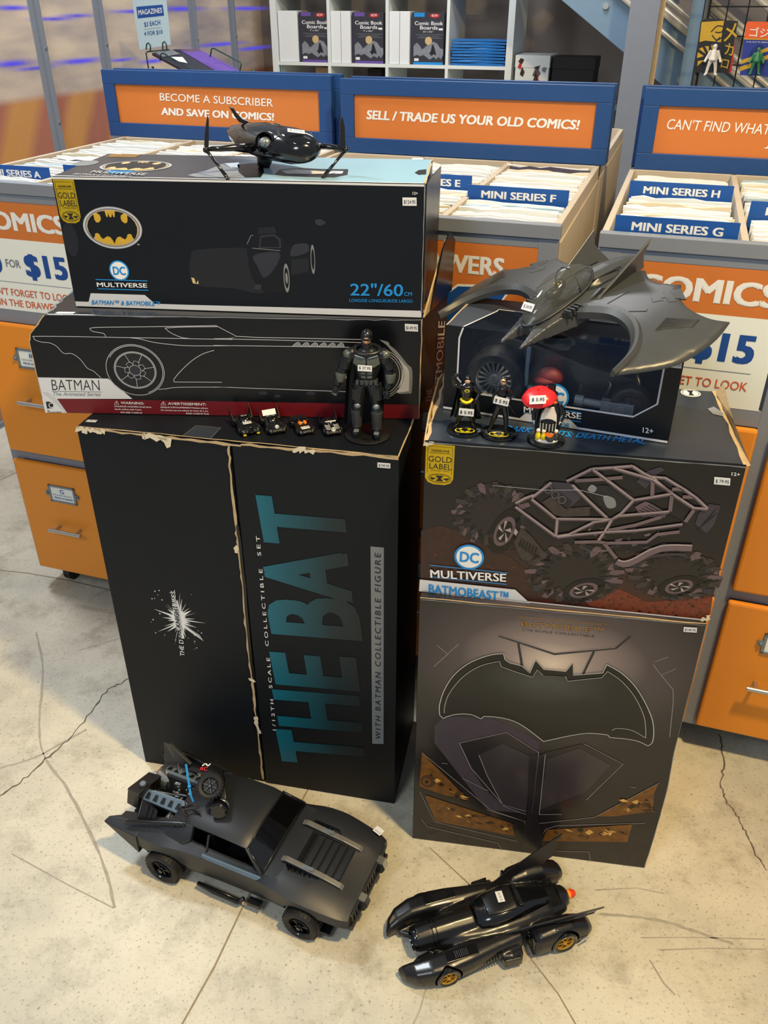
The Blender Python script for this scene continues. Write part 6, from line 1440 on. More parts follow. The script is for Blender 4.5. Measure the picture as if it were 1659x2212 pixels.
# radio controller lying on the roof, tied with a blue zip tie
RC = thing('radio_controller', 'black pistol-grip radio controller with rubber-tyred knob lying on the muscle car roof', 'controller', mw(K) @ Vector((-.110, -.004, .1575)), cyaw)
MB().loft([[(x, y, z) for x, y, z in r] for r in (
    [(.012, -.030, .004), (.045, -.026, .004), (.045, -.020, .024), (.014, -.024, .024)],
    [(.000, -.010, .006), (.035, -.006, .006), (.034, .000, .036), (.004, -.004, .036)],
    [(-.024, .022, .008), (.012, .026, .008), (.010, .028, .042), (-.020, .024, .044)],
    [(-.052, .045, .010), (-.004, .055, .010), (-.010, .052, .040), (-.046, .045, .046)])]).build('housing', 'toy_satin', RC, bevel=.004, smooth=True, angle=.7)
MB().lathe([(.016, -.012), (.0185, -.008), (.0185, .012), (.015, .016), (.001, .016)], 22, T=Matrix.Translation((.033, -.026, .022)) @ Matrix.Rotation(math.radians(75), 4, 'X') @ Matrix.Rotation(.3, 4, 'Y')).build('grip_base', 'toy_gloss', RC, smooth=True, angle=.6)
MB().lathe([(.0155, 0), (.0165, .001), (.0165, .006), (.0155, .007)], 22, T=Matrix.Translation((.033, -.018, .022)) @ Matrix.Rotation(math.radians(75), 4, 'X') @ Matrix.Rotation(.3, 4, 'Y'), cap=False).build('grip_band', 'chrome', RC, smooth=True)
kT = Vector((.000, -.004, .048))
w = wheel('knob_tyre', RC, (0, 0, 0), .027, .024, rim='toy_dark', spokes=6, face=-1, rimr=.62, tread=24)
w.matrix_local = Matrix.Translation(kT) @ Euler((math.radians(-52), math.radians(10), math.radians(8))).to_matrix().to_4x4()
FR = Face(RC, (-.050, .045, .0462), (.9, .42, -.02), (-.30, .9, 0.0), .0012)
m = MB().add([(-.044, .022, .0445), (-.020, .030, .0440), (-.028, .048, .0450), (-.050, .043, .0465)], [(0, 1, 2, 3)])
m.build('label_print', 'toy_gloss', RC)
FR = Face(RC, (-.047, .0215, .0452), (.95, .3, 0), (-.3, .95, 0.06), .0006)
FR.text('RC', (.002, .002), (.018, .002), (.002, .011), 'red_plastic', 2, .05, conv=False); FR.ribbons('flame_print', [smoothline([(.004, .014), (.01, .020), (.016, .015), (.02, .021)], 4)], .003, 'ink_white', 2, conv=False)
ring = MB().tube([(-.035+.014*math.cos(a), -.045+.010*math.sin(a), .006+.006*math.sin(a*2)) for a in [2*PI*i/20*.8 for i in range(21)]], .0018, 8).tube([(-.02+.018*math.cos(a), -.052+.010*math.sin(a), .008) for a in [.6+2*PI*i/20*.6 for i in range(21)]], .0022, 8)
ring.build('cable', 'wire_black', RC, smooth=True)
zt = thing('zip_tie', 'blue zip tie holding the controller to the muscle car', 'zip tie', mw(K) @ Vector((-.165, .0, .15)), cyaw)
def zt_l(u, v, z): return mw(zt).inverted() @ atz(u, v, z)
pts = [zt_l(*crop(220, 1590, 2.592)(x, y), z) for x, y, z in ((480, 165, .245), (490, 230, .222), (500, 290, .200), (508, 340, .185), (522, 375, .170))]
m = MB(); rr = [[p + Vector((dx*.0022, dy*.0022, dz*.0006)) for dx, dy, dz in ((-1, -.4, -1), (1, .4, -1), (1, .4, 1), (-1, -.4, 1))] for p in pts]
m.loft(rr).build('strap', 'zip_blue', zt, bevel=.0003)
MB().box(-.003, .003, -.003, .003, -.003, .003, T=Matrix.Translation(pts[2])).build('lock_head', 'zip_blue', zt, bevel=.0008)

# ================================================================ FINNED CAR (front right on the floor)
byaw = math.atan2(-.054, -.245) + math.radians(4.5); bl_ = Vector((-math.sin(byaw), math.cos(byaw), 0))
bO = Vector((.20636, 1.01124, 0))
Bc = thing('toy_finned_car', 'long glossy black toy car with two scalloped rear fins on the floor', 'toy car', bO, byaw)
def sect(x, w, zb, zt, n=14, y=0.0, p=2.4):
    out = []
    for i in range(n):
        a = 2*PI*i/n; c, s = math.cos(a), math.sin(a)
        out.append((x, y + w*math.copysign(abs(c)**(2/p), c), (zb+zt)/2 + (zt-zb)/2*math.copysign(abs(s)**(2/p), s)))
    return out
m = MB()
# central hull
m.loft([sect(.128, .022, .014, .050), sect(.10, .034, .012, .056), sect(.06, .046, .011, .060), sect(.02, .054, .011, .062), (sect(-.03, .056, .011, .066)), sect(-.08, .052, .011, .066), sect(-.13, .042, .014, .062), sect(-.165, .030, .022, .056)])
# jet barrel along the bonnet
m.loft([sect(.150, .0245, .016, .065, p=2), sect(.12, .027, .014, .069, p=2), sect(.08, .028, .012, .071, p=2), sect(.03, .029, .012, .073, p=2)])
for s in (-1, 1):
    # front fenders reaching forward like mandibles
    m.loft([sect(.196, .005, .008, .022, y=s*.040, p=3), sect(.188, .013, .005, .034, y=s*.049, p=3), sect(.170, .019, .004, .044, y=s*.058, p=3.4), sect(.14, .0215, .004, .052, y=s*.064, p=3.6), sect(.10, .0235, .005, .056, y=s*.064, p=3.6), sect(.06, .023, .010, .057, y=s*.061, p=3.2), sect(.0, .018, .012, .056, y=s*.056, p=3), sect(-.05, .015, .012, .056, y=s*.054)])
    m.loft([sect(.172, .0035, .004, .018, y=s*.038, p=3), sect(.15, .012, .004, .02, y=s*.032, p=3), sect(.12, .012, .006, .024, y=s*.03, p=3)])
    # rear fenders
    m.loft([sect(-.070, .018, .008, .052, y=s*.066, p=4), sect(-.080, .022, .006, .062, y=s*.066, p=3.4), sect(-.11, .024, .006, .068, y=s*.066, p=3), sect(-.15, .022, .006, .066, y=s*.065, p=3), sect(-.185, .019, .010, .052, y=s*.064, p=3), sect(-.196, .014, .016, .040, y=s*.063, p=3)])
    # pods between wheels
    m.loft([sect(-.002, .012, .010, .036, y=s*.072, p=4), sect(-.020, .016, .008, .038, y=s*.074, p=4), sect(-.045, .014, .010, .034, y=s*.070, p=4)])
body = m.build('body', 'toy_satin', Bc, remesh=.0022, relax=4)
cu = [MB().tube([(.118, 0, .0415), (.19, 0, .0415)], .0205, 28).build('c', 'toy_dark')]
for s in (-1, 1):
    cu.append(MB().tube([(.110, s*.066, .026), (.110, s*.10, .026)], .028, 28).build('c', 'toy_dark'))
    cu.append(MB().tube([(-.132, s*.068, .030), (-.132, s*.10, .030)], .031, 28).build('c', 'toy_dark'))
cut(body, cu)
for p in body.data.polygons: p.use_smooth = True
body.data.set_sharp_from_angle(angle=.8)
m = MB().lathe([(.0205, -.004), (.0235, .0), (.0235, .006), (.0205, .010), (.0190, .006), (.0185, -.022), (.006, -.018), (.002, -.004)], 28, T=Matrix.Translation((.147, 0, .0412)) @ Matrix.Rotation(PI/2, 4, 'Y'))
m.build('intake_ring', 'toy_gloss', Bc, smooth=True, angle=.8)
m = MB().loft([sect(.030, .018, .050, .066, p=2.2), sect(.022, .030, .050, .074, p=2.2), sect(.0, .036, .05, .083, p=2.3), sect(-.03, .037, .05, .088, p=2.5), sect(-.060, .034, .05, .086, p=2.6), sect(-.095, .026, .05, .078, p=2.4), sect(-.13, .018, .05, .068, p=2.2)])
m.build('canopy', 'toy_gloss', Bc, smooth=True, angle=1.2)
MB().loft([sect(.006, .020, .0795, .0845, p=4), sect(-.02, .026, .0825, .0885, p=4), sect(-.052, .026, .084, .0905, p=4), sect(-.056, .022, .084, .088, p=4)]).build('hatch', 'toy_satin', Bc, bevel=.001, smooth=True, angle=.7)
MB().box(-.068, -.060, -.022, .022, .082, .0885).tube([(-.064, -.018, .0885), (-.064, -.010, .0895)], .002, 8).tube([(-.064, .018, .0885), (-.064, .010, .0895)], .002, 8).build('hinge', 'toy_satin', Bc, bevel=.0006)
Fb = Face(Bc, (-.035, -.010, .0911), (-.2, -1, 0), (1, -.2, 0), .0004)
Fb = Face(Bc, (-.034, .008, .0912), (-.10, -1, 0), (1, -.10, 0), .0004)
Fb.emit('price_sticker', [[(0, 0), (.024, 0), (.024, .014), (0, .014)]], 'sticker', 1); Fb.text('$ 20.95', (.003, .004), (.021, .004), (.003, .009), 'ink_grey', 2, conv=False)
for s in (-1, 1):
    # scalloped fin: outline in x-z, thin, leaning out
    top = smoothline([(-.020, .058), (-.060, .074), (-.11, .090), (-.155, .104), (-.207, .118)], 5)
    scal = [(-.200, .110), (-.190, .106), (-.195, .098), (-.182, .094), (-.187, .086), (-.174, .082), (-.178, .074), (-.164, .070), (-.150, .060), (-.10, .054), (-.03, .052)]
    o = MB().prism(top + scal, -.0014, .0014, 'y').build('fin', 'toy_satin', Bc, bevel=.0005)
    o.matrix_local = Matrix.Translation((0, s*.052, .0)) @ Matrix.Translation((-.04, 0, .056)) @ Matrix.Rotation(s*.09, 4, 'Z').inverted() @ Matrix.Rotation(-s*.34, 4, 'X') @ Matrix.Translation((.04, 0, -.056))
    for k in range(4):
        MB().tube([(-.10-.02*k, -s*.0 + .0016*s*1, .064+.004*k), (-.150-.014*k, .0016*s, .074+.007*k)], .0012, 6).build('fin_rib', 'toy_satin', o)
    for x, r, w_, fy in ((.110, .0245, .018, .078), (-.132, .0275, .020, .079)):
        wheel('wheel', Bc, (x, s*fy, r+.0005), r, w_, tyre='toy_gloss', rim='gold_rim', spokes=6, face=s, rimr=.62)
    # side louvres ahead of the rear wheel, bonnet panels, exhaust details
    for i in range(7): MB().box(-.0725, -.0665, s*.066-.018, s*.066+.018, .013+i*.006, .0155+i*.006).build('louvre', 'toy_gloss', Bc, bevel=.0005)
    pn = MB().box(.045, .110, s*.062-.011, s*.062+.011, .0560, .0580).build('bonnet_panel', 'toy_gloss', Bc, bevel=.0006)
    for i in range(7): MB().box(.065+i*.004, .0665+i*.004, s*.062-.007, s*.062+.007, .0580, .0592).build('panel_rib', 'toy_satin', pn)
    MB().prism([(.0, s*.078), (-.035, s*.08), (-.040, s*.092), (-.004, s*.09)], .010, .032).build('side_pod', 'toy_gloss', Bc, bevel=.003)
    m = MB()
    for i in range(9): m.box(.045-i*.006, .0485-i*.006, s*.078-.003, s*.078+.003, .020+.0016*i, .026+.0016*i + rnd.uniform(0, .003))
    m.build('side_mechanism', 'toy_satin', Bc, bevel=.0005)
    MB().tube([(-.115, s*.078, .062), (-.115, s*.080, .0632)], .004, 12).build('fuel_cap', 'silver_grey', Bc, smooth=True)
    m = MB()
    for i in range(5): m.box(-.136-.004*i, -.134-.004*i, s*.022-.007, s*.022+.007, .0655-.0008*i, .0675-.0008*i)
    m.build('deck_vent', 'toy_gloss', Bc)
MB().prism([(-.125, -.034), (-.120, -.014), (-.123, .014), (-.125, .034), (-.127, .034), (-.1255, .014), (-.1225, -.014), (-.127, -.034)], .0655, .0672).build('deck_line', 'toy_gloss', Bc)
for bx in (.118, .110): MB().tube([(bx, .0285*math.cos(a), .0425+.0285*math.sin(a)) for a in [PI*i/20 for i in range(21)]], .0009, 6).build('barrel_band', 'toy_gloss', Bc, smooth=True)
T = Matrix.Translation((-.165, 0, .040)) @ Matrix.Rotation(-PI/2, 4, 'Y')
MB().lathe([(.024, -.01), (.022, .004), (.017, .010), (.0145, .012), (.0145, .004), (.002, .003)], 26, T=T).build('nozzle', 'toy_satin', Bc, smooth=True, angle=.7)
MB().lathe([(.011, .004), (.0105, .014), (.0095, .020)], 20, T=T).build('flame_base', 'flame_orange', Bc, smooth=True, angle=.8)
MB().lathe([(.0096, .0195), (.0085, .026), (.006, .031), (.002, .033)], 20, T=T).build('flame_tip', 'flame_red', Bc, smooth=True, angle=.8)
Fb2 = Face(Bc, (-.188, .0905, .012), (1, .06, 0), (0, 0, 1), .0004)
Fb2 = Face(Bc, (-.166, .0875, .014), (-1, -.22, 0), (0, 0, 1), .0006)
Fb2.emit('price_sticker', [[(0, 0), (.022, 0), (.022, .010), (0, .010)]], 'sticker', 1); Fb2.text('$ 20.95', (.002, .003), (.02, .003), (.002, .0075), 'ink_grey', 2, conv=False)

# ================================================================ WINGED AIRCRAFT on the window carton
def Rm(y, p, r): return (Matrix.Rotation(y, 4, 'Z') @ Matrix.Rotation(p, 4, 'X') @ Matrix.Rotation(r, 4, 'Y'))
G_ = thing('toy_winged_aircraft', 'dark grey toy aircraft with scalloped crescent wings and clear canopy, resting on the window carton', 'toy aircraft', (.308, 1.373, 1.166))
G_.matrix_world = Matrix.Translation((.308, 1.373, 1.166)) @ Rm(math.radians(124.72), math.radians(-16.39), math.radians(3.93))
# wing outline, +x side, y forward
lead = smoothline([(.050, .028), (.081, .016), (.110, .011), (.145, .020), (.175, .042), (.196, .074), (.206, .120)], 4)
outer = smoothline([(.206, .120), (.233, .083), (.254, .044), (.261, .0), (.259, -.042), (.250, -.082)], 4)
trail = smoothline([(.250, -.082), (.230, -.068), (.205, -.064), (.182, -.069), (.160, -.083), (.138, -.113)], 4) + smoothline([(.138, -.113), (.118, -.104), (.096, -.103), (.077, -.108), (.052, -.128)], 4)
outl = lead + outer[1:] + trail[1:] + [(.030, -.10), (.030, .02)]
def wz(x, y): # gentle dome: high near the leading crescent, falling to the tips
    return .020 - .5*max(0, x-.06)**2 - .10*max(0, y)**1.0*.6 - .9*(max(0, x-.15))**2 + .006*max(0, -y-.05)
def wing(s):
    bm = bmesh.new()
    from mathutils.geometry import delaunay_2d_cdt
    bp = [Vector(p) for p in outl]; n = len(bp); pts = list(bp)
    def inside(x, y):
        c = False
        for i in range(n):
            a, b = bp[i], bp[i-1]
            if (a.y > y) != (b.y > y) and x < (b.x-a.x)*(y-a.y)/(b.y-a.y)+a.x: c = not c
        return c
    def dist(x, y):
        best = 9
        for i in range(n):
            a, b = bp[i-1], bp[i]; d = b-a; t = max(0, min(1, ((Vector((x, y))-a).dot(d))/max(d.length_squared, 1e-12))); best = min(best, (a+d*t-Vector((x, y))).length)
        return best
    y = -.125
    while y < .115:
        x = .035
        while x < .26:
            if inside(x, y) and dist(x, y) > .003: pts.append(Vector((x, y)))
            x += .006
        y += .006
    v2, e2, f2, *_ = delaunay_2d_cdt(pts, [(i, (i+1) % n) for i in range(n)], [], 1, 1e-6)
    tv = []; bv = []
    for p in v2:
        d = dist(p.x, p.y); k = min(1, d/.006); h = .0055*math.sqrt(1-(1-k)**2)
        z = wz(p.x, p.y)
        tv.append((s*p.x, p.y, z + h*.6)); bv.append((s*p.x, p.y, z - .0025 - h*.6))
    m = MB(); k = len(tv); m.add(tv + bv, [f for f in f2] + [[i+k for i in f][::-1] for f in f2])
    # rim
    ed = {}
    for f in f2:
        for i in range(len(f)):
            a, b = f[i], f[(i+1) % len(f)]; ed[(a, b)] = 1
    m2 = [(a, b, b+k, a+k) for (a, b) in ed if (b, a) not in ed]
    m.f += [list(q) for q in m2]; m.m += [0]*len(m2)
    return m
for s in (-1, 1):
    o = wing(s).build('wing', 'toy_grey', G_, smooth=True, angle=.9)
    # thick dark leading crescent
    ring = []
    L2 = [(.046, .020)] + lead; 
    for i, (x, y) in enumerate(L2):
        a = L2[max(i-1, 0)]; b = L2[min(i+1, len(L2)-1)]; dx, dy = b[0]-a[0], b[1]-a[1]; l = math.hypot(dx, dy); nx, ny = dy/l, -dx/l   # outward = towards wing interior
        t = i/(len(L2)-1); wdt = .016*(1-.75*t**2.5); z = wz(x, y)
        dz = .010*(1-.6*t)
        ring.append([(s*(x-nx*.002), y-ny*.002, z-dz), (s*(x-nx*.0015), y-ny*.0015, z+.002), (s*(x+nx*wdt*.5), y+ny*wdt*.5, z+.0085), (s*(x+nx*wdt), y+ny*wdt, z+.0090), (s*(x+nx*(wdt+.004)), y+ny*(wdt+.004), z+.003), (s*(x+nx*wdt), y+ny*wdt, z-dz*.8)])
    MB().loft(ring).build('leading_edge', 'toy_grey', o, smooth=True, angle=.5)
    # relief: panels on the wing
    def patch(pts, h, nm, mat='toy_grey', th=.0022):
        q = [(s*x, y, wz(x, y)+.0034+h) for x, y in pts]
        m = MB(); m.add(q + [(a, b, c-th) for a, b, c in q], [list(range(len(q))), list(range(len(q), 2*len(q)))[::-1]] + [(i, (i+1) % len(q), len(q)+(i+1) % len(q), len(q)+i) for i in range(len(q))])
        return m.build(nm, mat, o, bevel=.0003)
    patch([(.075, .0), (.078, -.055), (.084, -.055), (.081, .0)], .001, 'wing_rib'); patch([(.115, -.01), (.12, .0), (.150, -.02), (.147, -.026)], .001, 'wing_rib')
    patch([(.128, -.055), (.140, -.045), (.150, -.058), (.143, -.060), (.146, -.066), (.160, -.058), (.168, -.066), (.160, -.072), (.176, -.078), (.150, -.098), (.140, -.085), (.146, -.080), (.138, -.072), (.134, -.078), (.122, -.066)], .0006, 'mark_relief')
    g = patch([(.192, .012), (.226, -.030), (.222, -.052), (.184, -.024)], .0004, 'grille_panel', 'toy_matte')
    for i in range(11):
        t = i/10; a = (.192+(.184-.192)*t + .001, .010+(-.022-.010)*t); b = (.225+(.2215-.225)*t, -.031+(-.050+.031)*t)
        MB().tube([(s*a[0], a[1], wz(*a)+.0042), (s*b[0], b[1], wz(*b)+.0042)], .0007, 5).build('grille_bar', 'toy_grey', g)
# fuselage
def fs(y, w, zb, zt, p=2.2): return [(a[1], y, a[2]) for a in sect(0, w, zb, zt, 16, 0, p)]
m = MB().loft([fs(.095, .012, -.002, .014), fs(.075, .022, -.006, .024), fs(.04, .028, -.010, .028), fs(.0, .032, -.012, .033), fs(-.035, .034, -.012, .040), fs(-.05, .034, -.012, .046), fs(-.09, .028, -.006, .042), fs(-.130, .020, .002, .034), fs(-.158, .014, .008, .026)])
for s in (-1, 1):
    m.loft([[(s*.020, .132, .0), (s*.026, .132, .0), (s*.026, .130, .003), (s*.021, .130, .003)], [(s*.008, .085, -.006), (s*.034, .085, -.004), (s*.034, .08, .014), (s*.012, .08, .018)], [(s*.010, .03, -.010), (s*.050, .03, -.006), (s*.046, .03, .022), (s*.015, .03, .032)], [(s*.010, -.05, -.010), (s*.058, -.05, 0), (s*.050, -.05, .022), (s*.02, -.05, .034)], [(s*.010, -.12, 0), (s*.05, -.12, .004), (s*.046, -.12, .016), (s*.012, -.12, .026)]])
fu = m.build('fuselage', 'toy_grey', G_, remesh=.0020, relax=3)
fu.data.materials.clear(); fu.data.materials.append(MATS['toy_grey'])
cp = MB().loft([fs(.096, .008, .014, .028, 2), fs(.080, .019, .012, .044, 2), fs(.05, .026, .014, .060, 2), fs(.02, .029, .016, .071, 2), fs(-.01, .028, .018, .073, 2), fs(-.038, .021, .022, .065, 2), fs(-.054, .012, .026, .055, 2)])
cp.build('canopy', 'smoke_canopy', G_, smooth=True, angle=1.5)
rim_ = smoothline([(0, .098, .018), (.020, .080, .021), (.0275, .05, .025), (.031, .02, .030), (.030, -.01, .034), (.023, -.038, .041), (0, -.056, .050), (-.023, -.038, .041), (-.030, -.01, .034), (-.031, .02, .030), (-.0275, .05, .025), (-.020, .080, .021)], 4, True)
MB().tube(rim_ + [rim_[0]], .0022, 8, cap=False).build('canopy_frame', 'toy_matte', G_, smooth=True)
MB().tube([(.0285*math.cos(a), -.005, .032+.0405*math.sin(a)) for a in [PI*i/16 for i in range(17)]], .0011, 6).build('canopy_rib', 'toy_matte', G_, smooth=True)
MB().ball((0, .01, .050), (.009, .010, .010), 12, 8).ball((0, .026, .042), (.012, .018, .009), 12, 6).build('pilot_seat', 'toy_dark', G_, smooth=True)
MB().tube([(.006, .019, .054), (.0, .014, .056), (-.006, .019, .054)], .0012, 6).build('seat_trim', 'yellow_paint', G_)
Fg = Face(G_, (.014, .0865, .0400), (-1, 0, 0), (0, -.62, .60), .0005)
Fg.emit('price_sticker', [[(0, 0), (.026, 0), (.026, .013), (0, .013)]], 'sticker', 1); Fg.text('$ 24.95', (.004, .003), (.023, .003), (.004, .009), 'ink_black', 2, conv=False)
for s in (-1, 1):
    # tall tail fins
    MB().loft([[(s*.040, -.005, .020), (s*.046, -.005, .020), (s*.046, .0, .022), (s*.040, .0, .022)], [(s*.046, -.04, .030), (s*.050, -.04, .030), (s*.050, .0-.03, .034), (s*.046, -.03, .034)]]).build('fin_root', 'toy_grey', G_)
    fin = [(.010, .016), (-.035, .032), (-.085, .052), (-.137, .074), (-.126, .050), (-.132, .032), (-.140, .014), (-.10, .008)]
    o = MB().prism(smoothline(fin[:4], 3) + fin[4:], -.0018, .0018, 'x').build('tail_fin', 'toy_grey', G_, bevel=.0008)
    o.matrix_local = Matrix.Translation((s*.045, 0, 0)) @ Matrix.Rotation(s*.42, 4, 'Y') @ Matrix.Rotation(-s*.10, 4, 'Z')
    v = MB().prism([(s*.040, .052), (s*.047, .038), (s*.050, .012), (s*.036, .020)], .014, .0265, 'z').build('side_vent', 'toy_dark', G_, bevel=.001)
    for i in range(4): MB().box(s*.0445-.008, s*.0445+.008, .0405-.008*i, .0432-.008*i, .018, .0285).build('vent_slat', 'toy_grey', v, bevel=.0004)
    MB().tube([(s*.030, -.02, .034), (s*.036, -.04, .032), (s*.034, -.09, .031), (s*.026, -.10, .035), (s*.024, -.03, .040), (s*.030, -.02, .034)], .0011, 6).build('panel_line', 'toy_matte', G_, smooth=True)

# ================================================================ SMALL JET on the top carton
zt_ = HA + HB + HC + .001
J = thing('toy_jet', 'glossy black rounded toy jet on stilt legs standing on the top carton', 'toy aircraft', (-.207, 1.600, zt_), math.radians(14))
# local: -y is the nose (towards the viewer, slightly right), x to the right
JY = Vector((0, 1, 0))
def js(y, x, w, zb, zt, p=2.2): return [(x + a[1], y, .014 + a[2]*.74) for a in sect(0, w, zb, zt, 18, 0, p)]
m = MB().loft([js(-.075, .055, .010, .022, .048, 2), js(-.068, .054, .024, .014, .060, 2), js(-.05, .048, .038, .008, .070, 2), js(-.02, .036, .050, .004, .078, 2), js(.02, .016, .056, .004, .083, 2), js(.06, -.004, .050, .010, .084, 2), js(.10, -.024, .036, .022, .078, 2), js(.13, -.040, .020, .038, .070, 2), js(.145, -.05, .006, .050, .062, 2)])
m.build('body', 'toy_gloss', J, smooth=True, angle=1.4)
MB().loft([js(-.071, .056, .012, .045, .056, 2), js(-.060, .052, .026, .050, .068, 2.2), js(-.038, .044, .030, .055, .079, 2.4), js(-.018, .036, .022, .062, .083, 2.2)]).build('canopy', 'dark_glass', J, smooth=True, angle=1.3)
def band(y, x, w, zb, zt, t=.0008): 
    r = js(y, x, w+.0006, zb-.0006, zt+.0006, 2); return MB().tube([*r, r[0]], t, 5, cap=False)
band(-.035, .042, .0440, .006, .074).build('panel_seam', 'toy_satin', J)
# side intake with grey turbine
T = Matrix.Translation((-.006, -.022, .052)) @ Euler((math.radians(80), 0, math.radians(-32))).to_matrix().to_4x4()
MB().lathe([(.019, -.02), (.0195, .004), (.0165, .008), (.015, .002), (.014, -.012), (.001, -.012)], 24, T=T).build('intake', 'toy_gloss', J, smooth=True, angle=.8)
MB().ball((0, 0, 0), (.0125, .010, .012), 14, 8, T=T).lathe([(.006, 0), (.006, .014), (.001, .018)], 12, T=T).build('turbine', 'silver_grey', J, smooth=True, angle=.8)
for k in range(6):
    x, y, z = (-.022+.012*(k % 3), .03+.02*(k//3), .068 + .003*(k % 2)); MB().ball((x+.02, y, z), (.009, .006, .004), 10, 6).build('hull_bump', 'toy_satin', J, smooth=True)
# rear fin
MB().prism([(-.01, .0), (.020, .010), (.027, .020), (.036, .036), (.028, .034), (.022, .024), (.014, .016), (.0, .010)], -.0025, .0025, 'y', T=Matrix.Translation((-.020, .09, .064)) @ Matrix.Rotation(math.radians(180), 4, 'Z')).build('rear_fin', 'toy_satin', J, bevel=.0012)
jl = lambda u, v, y: mw(J).inverted() @ atpl(u, v, (0, y, 0), (0, 1, 0))
def jarm(pts, r, nm, mat='toy_gloss'): MB().tube([jl(*p) for p in pts], r, 10).build(nm, mat, J, smooth=True)
jarm([(540, 322, 1.60), (500, 321, 1.59), (470, 324, 1.575), (438, 324, 1.56)], [.009, .006, .0045, .004], 'wing_arm')
jarm([(660, 315, 1.60), (700, 317, 1.59), (742, 322, 1.575)], [.007, .0045, .004], 'wing_arm')
foot = [mw(J).inverted() @ atz(487, 387, zt_+.0022), mw(J).inverted() @ atz(694, 383, zt_+.0022)]
a0_, b0_ = jl(440, 326, 1.56), jl(742, 324, 1.575)
for top, ft in ((a0_, foot[0]), (b0_, foot[1])):
    q = top.lerp(ft, .93)
    MB().tube([top, top.lerp(ft, .5), q], [.0032, .0024, .0034], 10).ball(ft, (.004, .006, .0022), 10, 6).tube([q, ft], [.0034, .002], 8).build('landing_leg', 'toy_gloss', J, smooth=True)
def jfin(pts, y): 
    q = [jl(*p, y) for p in pts]; n_ = Vector((0, .004, 0)); k = len(q)
    MB().add(q + [p + n_ for p in q], [list(range(k)), list(range(k, 2*k))[::-1]] + [(i, (i+1) % k, k+(i+1) % k, k+i) for i in range(k)]).build('wingtip_fin', 'toy_satin', J, bevel=.0008)
jfin([(436, 325), (437, 290), (440, 268), (443, 250), (446, 262), (446, 326)], 1.558); jfin([(728, 322), (729, 290), (730, 262), (734, 250), (740, 275), (742, 322)], 1.573)
MB().ball(a0_, .0055, 10, 7).ball(b0_, .0055, 10, 7).build('wingtip_joint', 'toy_gloss', J, smooth=True)
MB().tube([(0.0, .055, .020), (-.005, .05, .0018)], [.016, .011], 14).build('belly_wheel', 'toy_dark', J, smooth=True)
Fj = Face(J, (.040, -.052, .0700), (1, .1, -.12), (.1, .8, .3), .0008)
Fj.emit('price_sticker', [[(-.012, -.004), (.018, -.006), (.018, .006), (-.012, .008)]], 'sticker', 4); Fj.text('$ 22.95', (-.008, -.001), (.015, -.003), (-.008, .004), 'ink_black', 5, conv=False)
# ================================================================ SMALL CARS in a row on the tall carton
def mini(name, label, nose, tail, L=.075, fins=True, body='toy_dark', extra=None, z=HA+.0007):
    a = Vector(atz(*nose, z)); b = Vector(atz(*tail, z)); d = (a-b).normalized(); yaw = math.atan2(d.y, d.x)
    c = b + d*(L*.5) if False else (a+b)/2
    t = thing(name, label, 'toy car', (c.x, c.y, z), yaw, 'die-cast cars in a row')
    k = L/.075
    S = Matrix.Scale(k, 4)
    sc = lambda m: m
    m = MB()
    m.loft([sect(.035*k, .010*k, .003*k, .008*k), sect(.030*k, .015*k, .003*k, .011*k), sect(.015*k, .0165*k, .003*k, .0135*k), sect(0, .016*k, .003*k, .0145*k), sect(-.018*k, .0165*k, .003*k, .0155*k), sect(-.034*k, .012*k, .004*k, .013*k)])
    for s in (-1, 1):
        m.loft([sect(.037*k, .002*k, .003*k, .008*k, y=s*.012*k), sect(.032*k, .0045*k, .002*k, .012*k, y=s*.0135*k), sect(.02*k, .005*k, .002*k, .0145*k, y=s*.0145*k), sect(.004*k, .004*k, .003*k, .013*k, y=s*.0135*k)])
        m.loft([sect(-.012*k, .004*k, .002*k, .014*k, y=s*.0165*k, p=4), sect(-.026*k, .0045*k, .002*k, .016*k, y=s*.0165*k, p=4), sect(-.037*k, .003*k, .004*k, .012*k, y=s*.0155*k)])
    m.build('body', body, t, remesh=.0009, relax=2)
    MB().loft([sect(.008*k, .006*k, .012*k, .016*k, p=2), sect(.0, .009*k, .012*k, .0205*k, p=2.2), sect(-.012*k, .009*k, .012*k, .0215*k, p=2.4), sect(-.022*k, .006*k, .012*k, .0175*k, p=2)]).build('canopy', 'toy_gloss', t, smooth=True, angle=1.2)
    for s in (-1, 1):
        for x in (.021*k, -.024*k):
            MB().tube([(x, s*.0145*k, .0062*k), (x, s*.0195*k, .0062*k)], .0062*k, 16).tube([(x, s*.0195*k, .0062*k), (x, s*.0198*k, .0062*k)], .0035*k, 12).build('wheel', 'tyre', t, smooth=True, angle=.7)
        if fins:
            h = fins if isinstance(fins, float) else 1.0
            MB().prism([(-.012*k, .013*k), (-.024*k, .020*k*h+.002*k), (-.040*k, .030*k*h), (-.037*k, .022*k), (-.038*k, .017*k), (-.034*k, .013*k)], -.0006*k, .0006*k, 'y', T=Matrix.Translation((0, s*.0155*k, 0)) @ Matrix.Rotation(-s*.15, 4, 'X')).build('fin', body, t)
    if extra: extra(t, k)
    return t
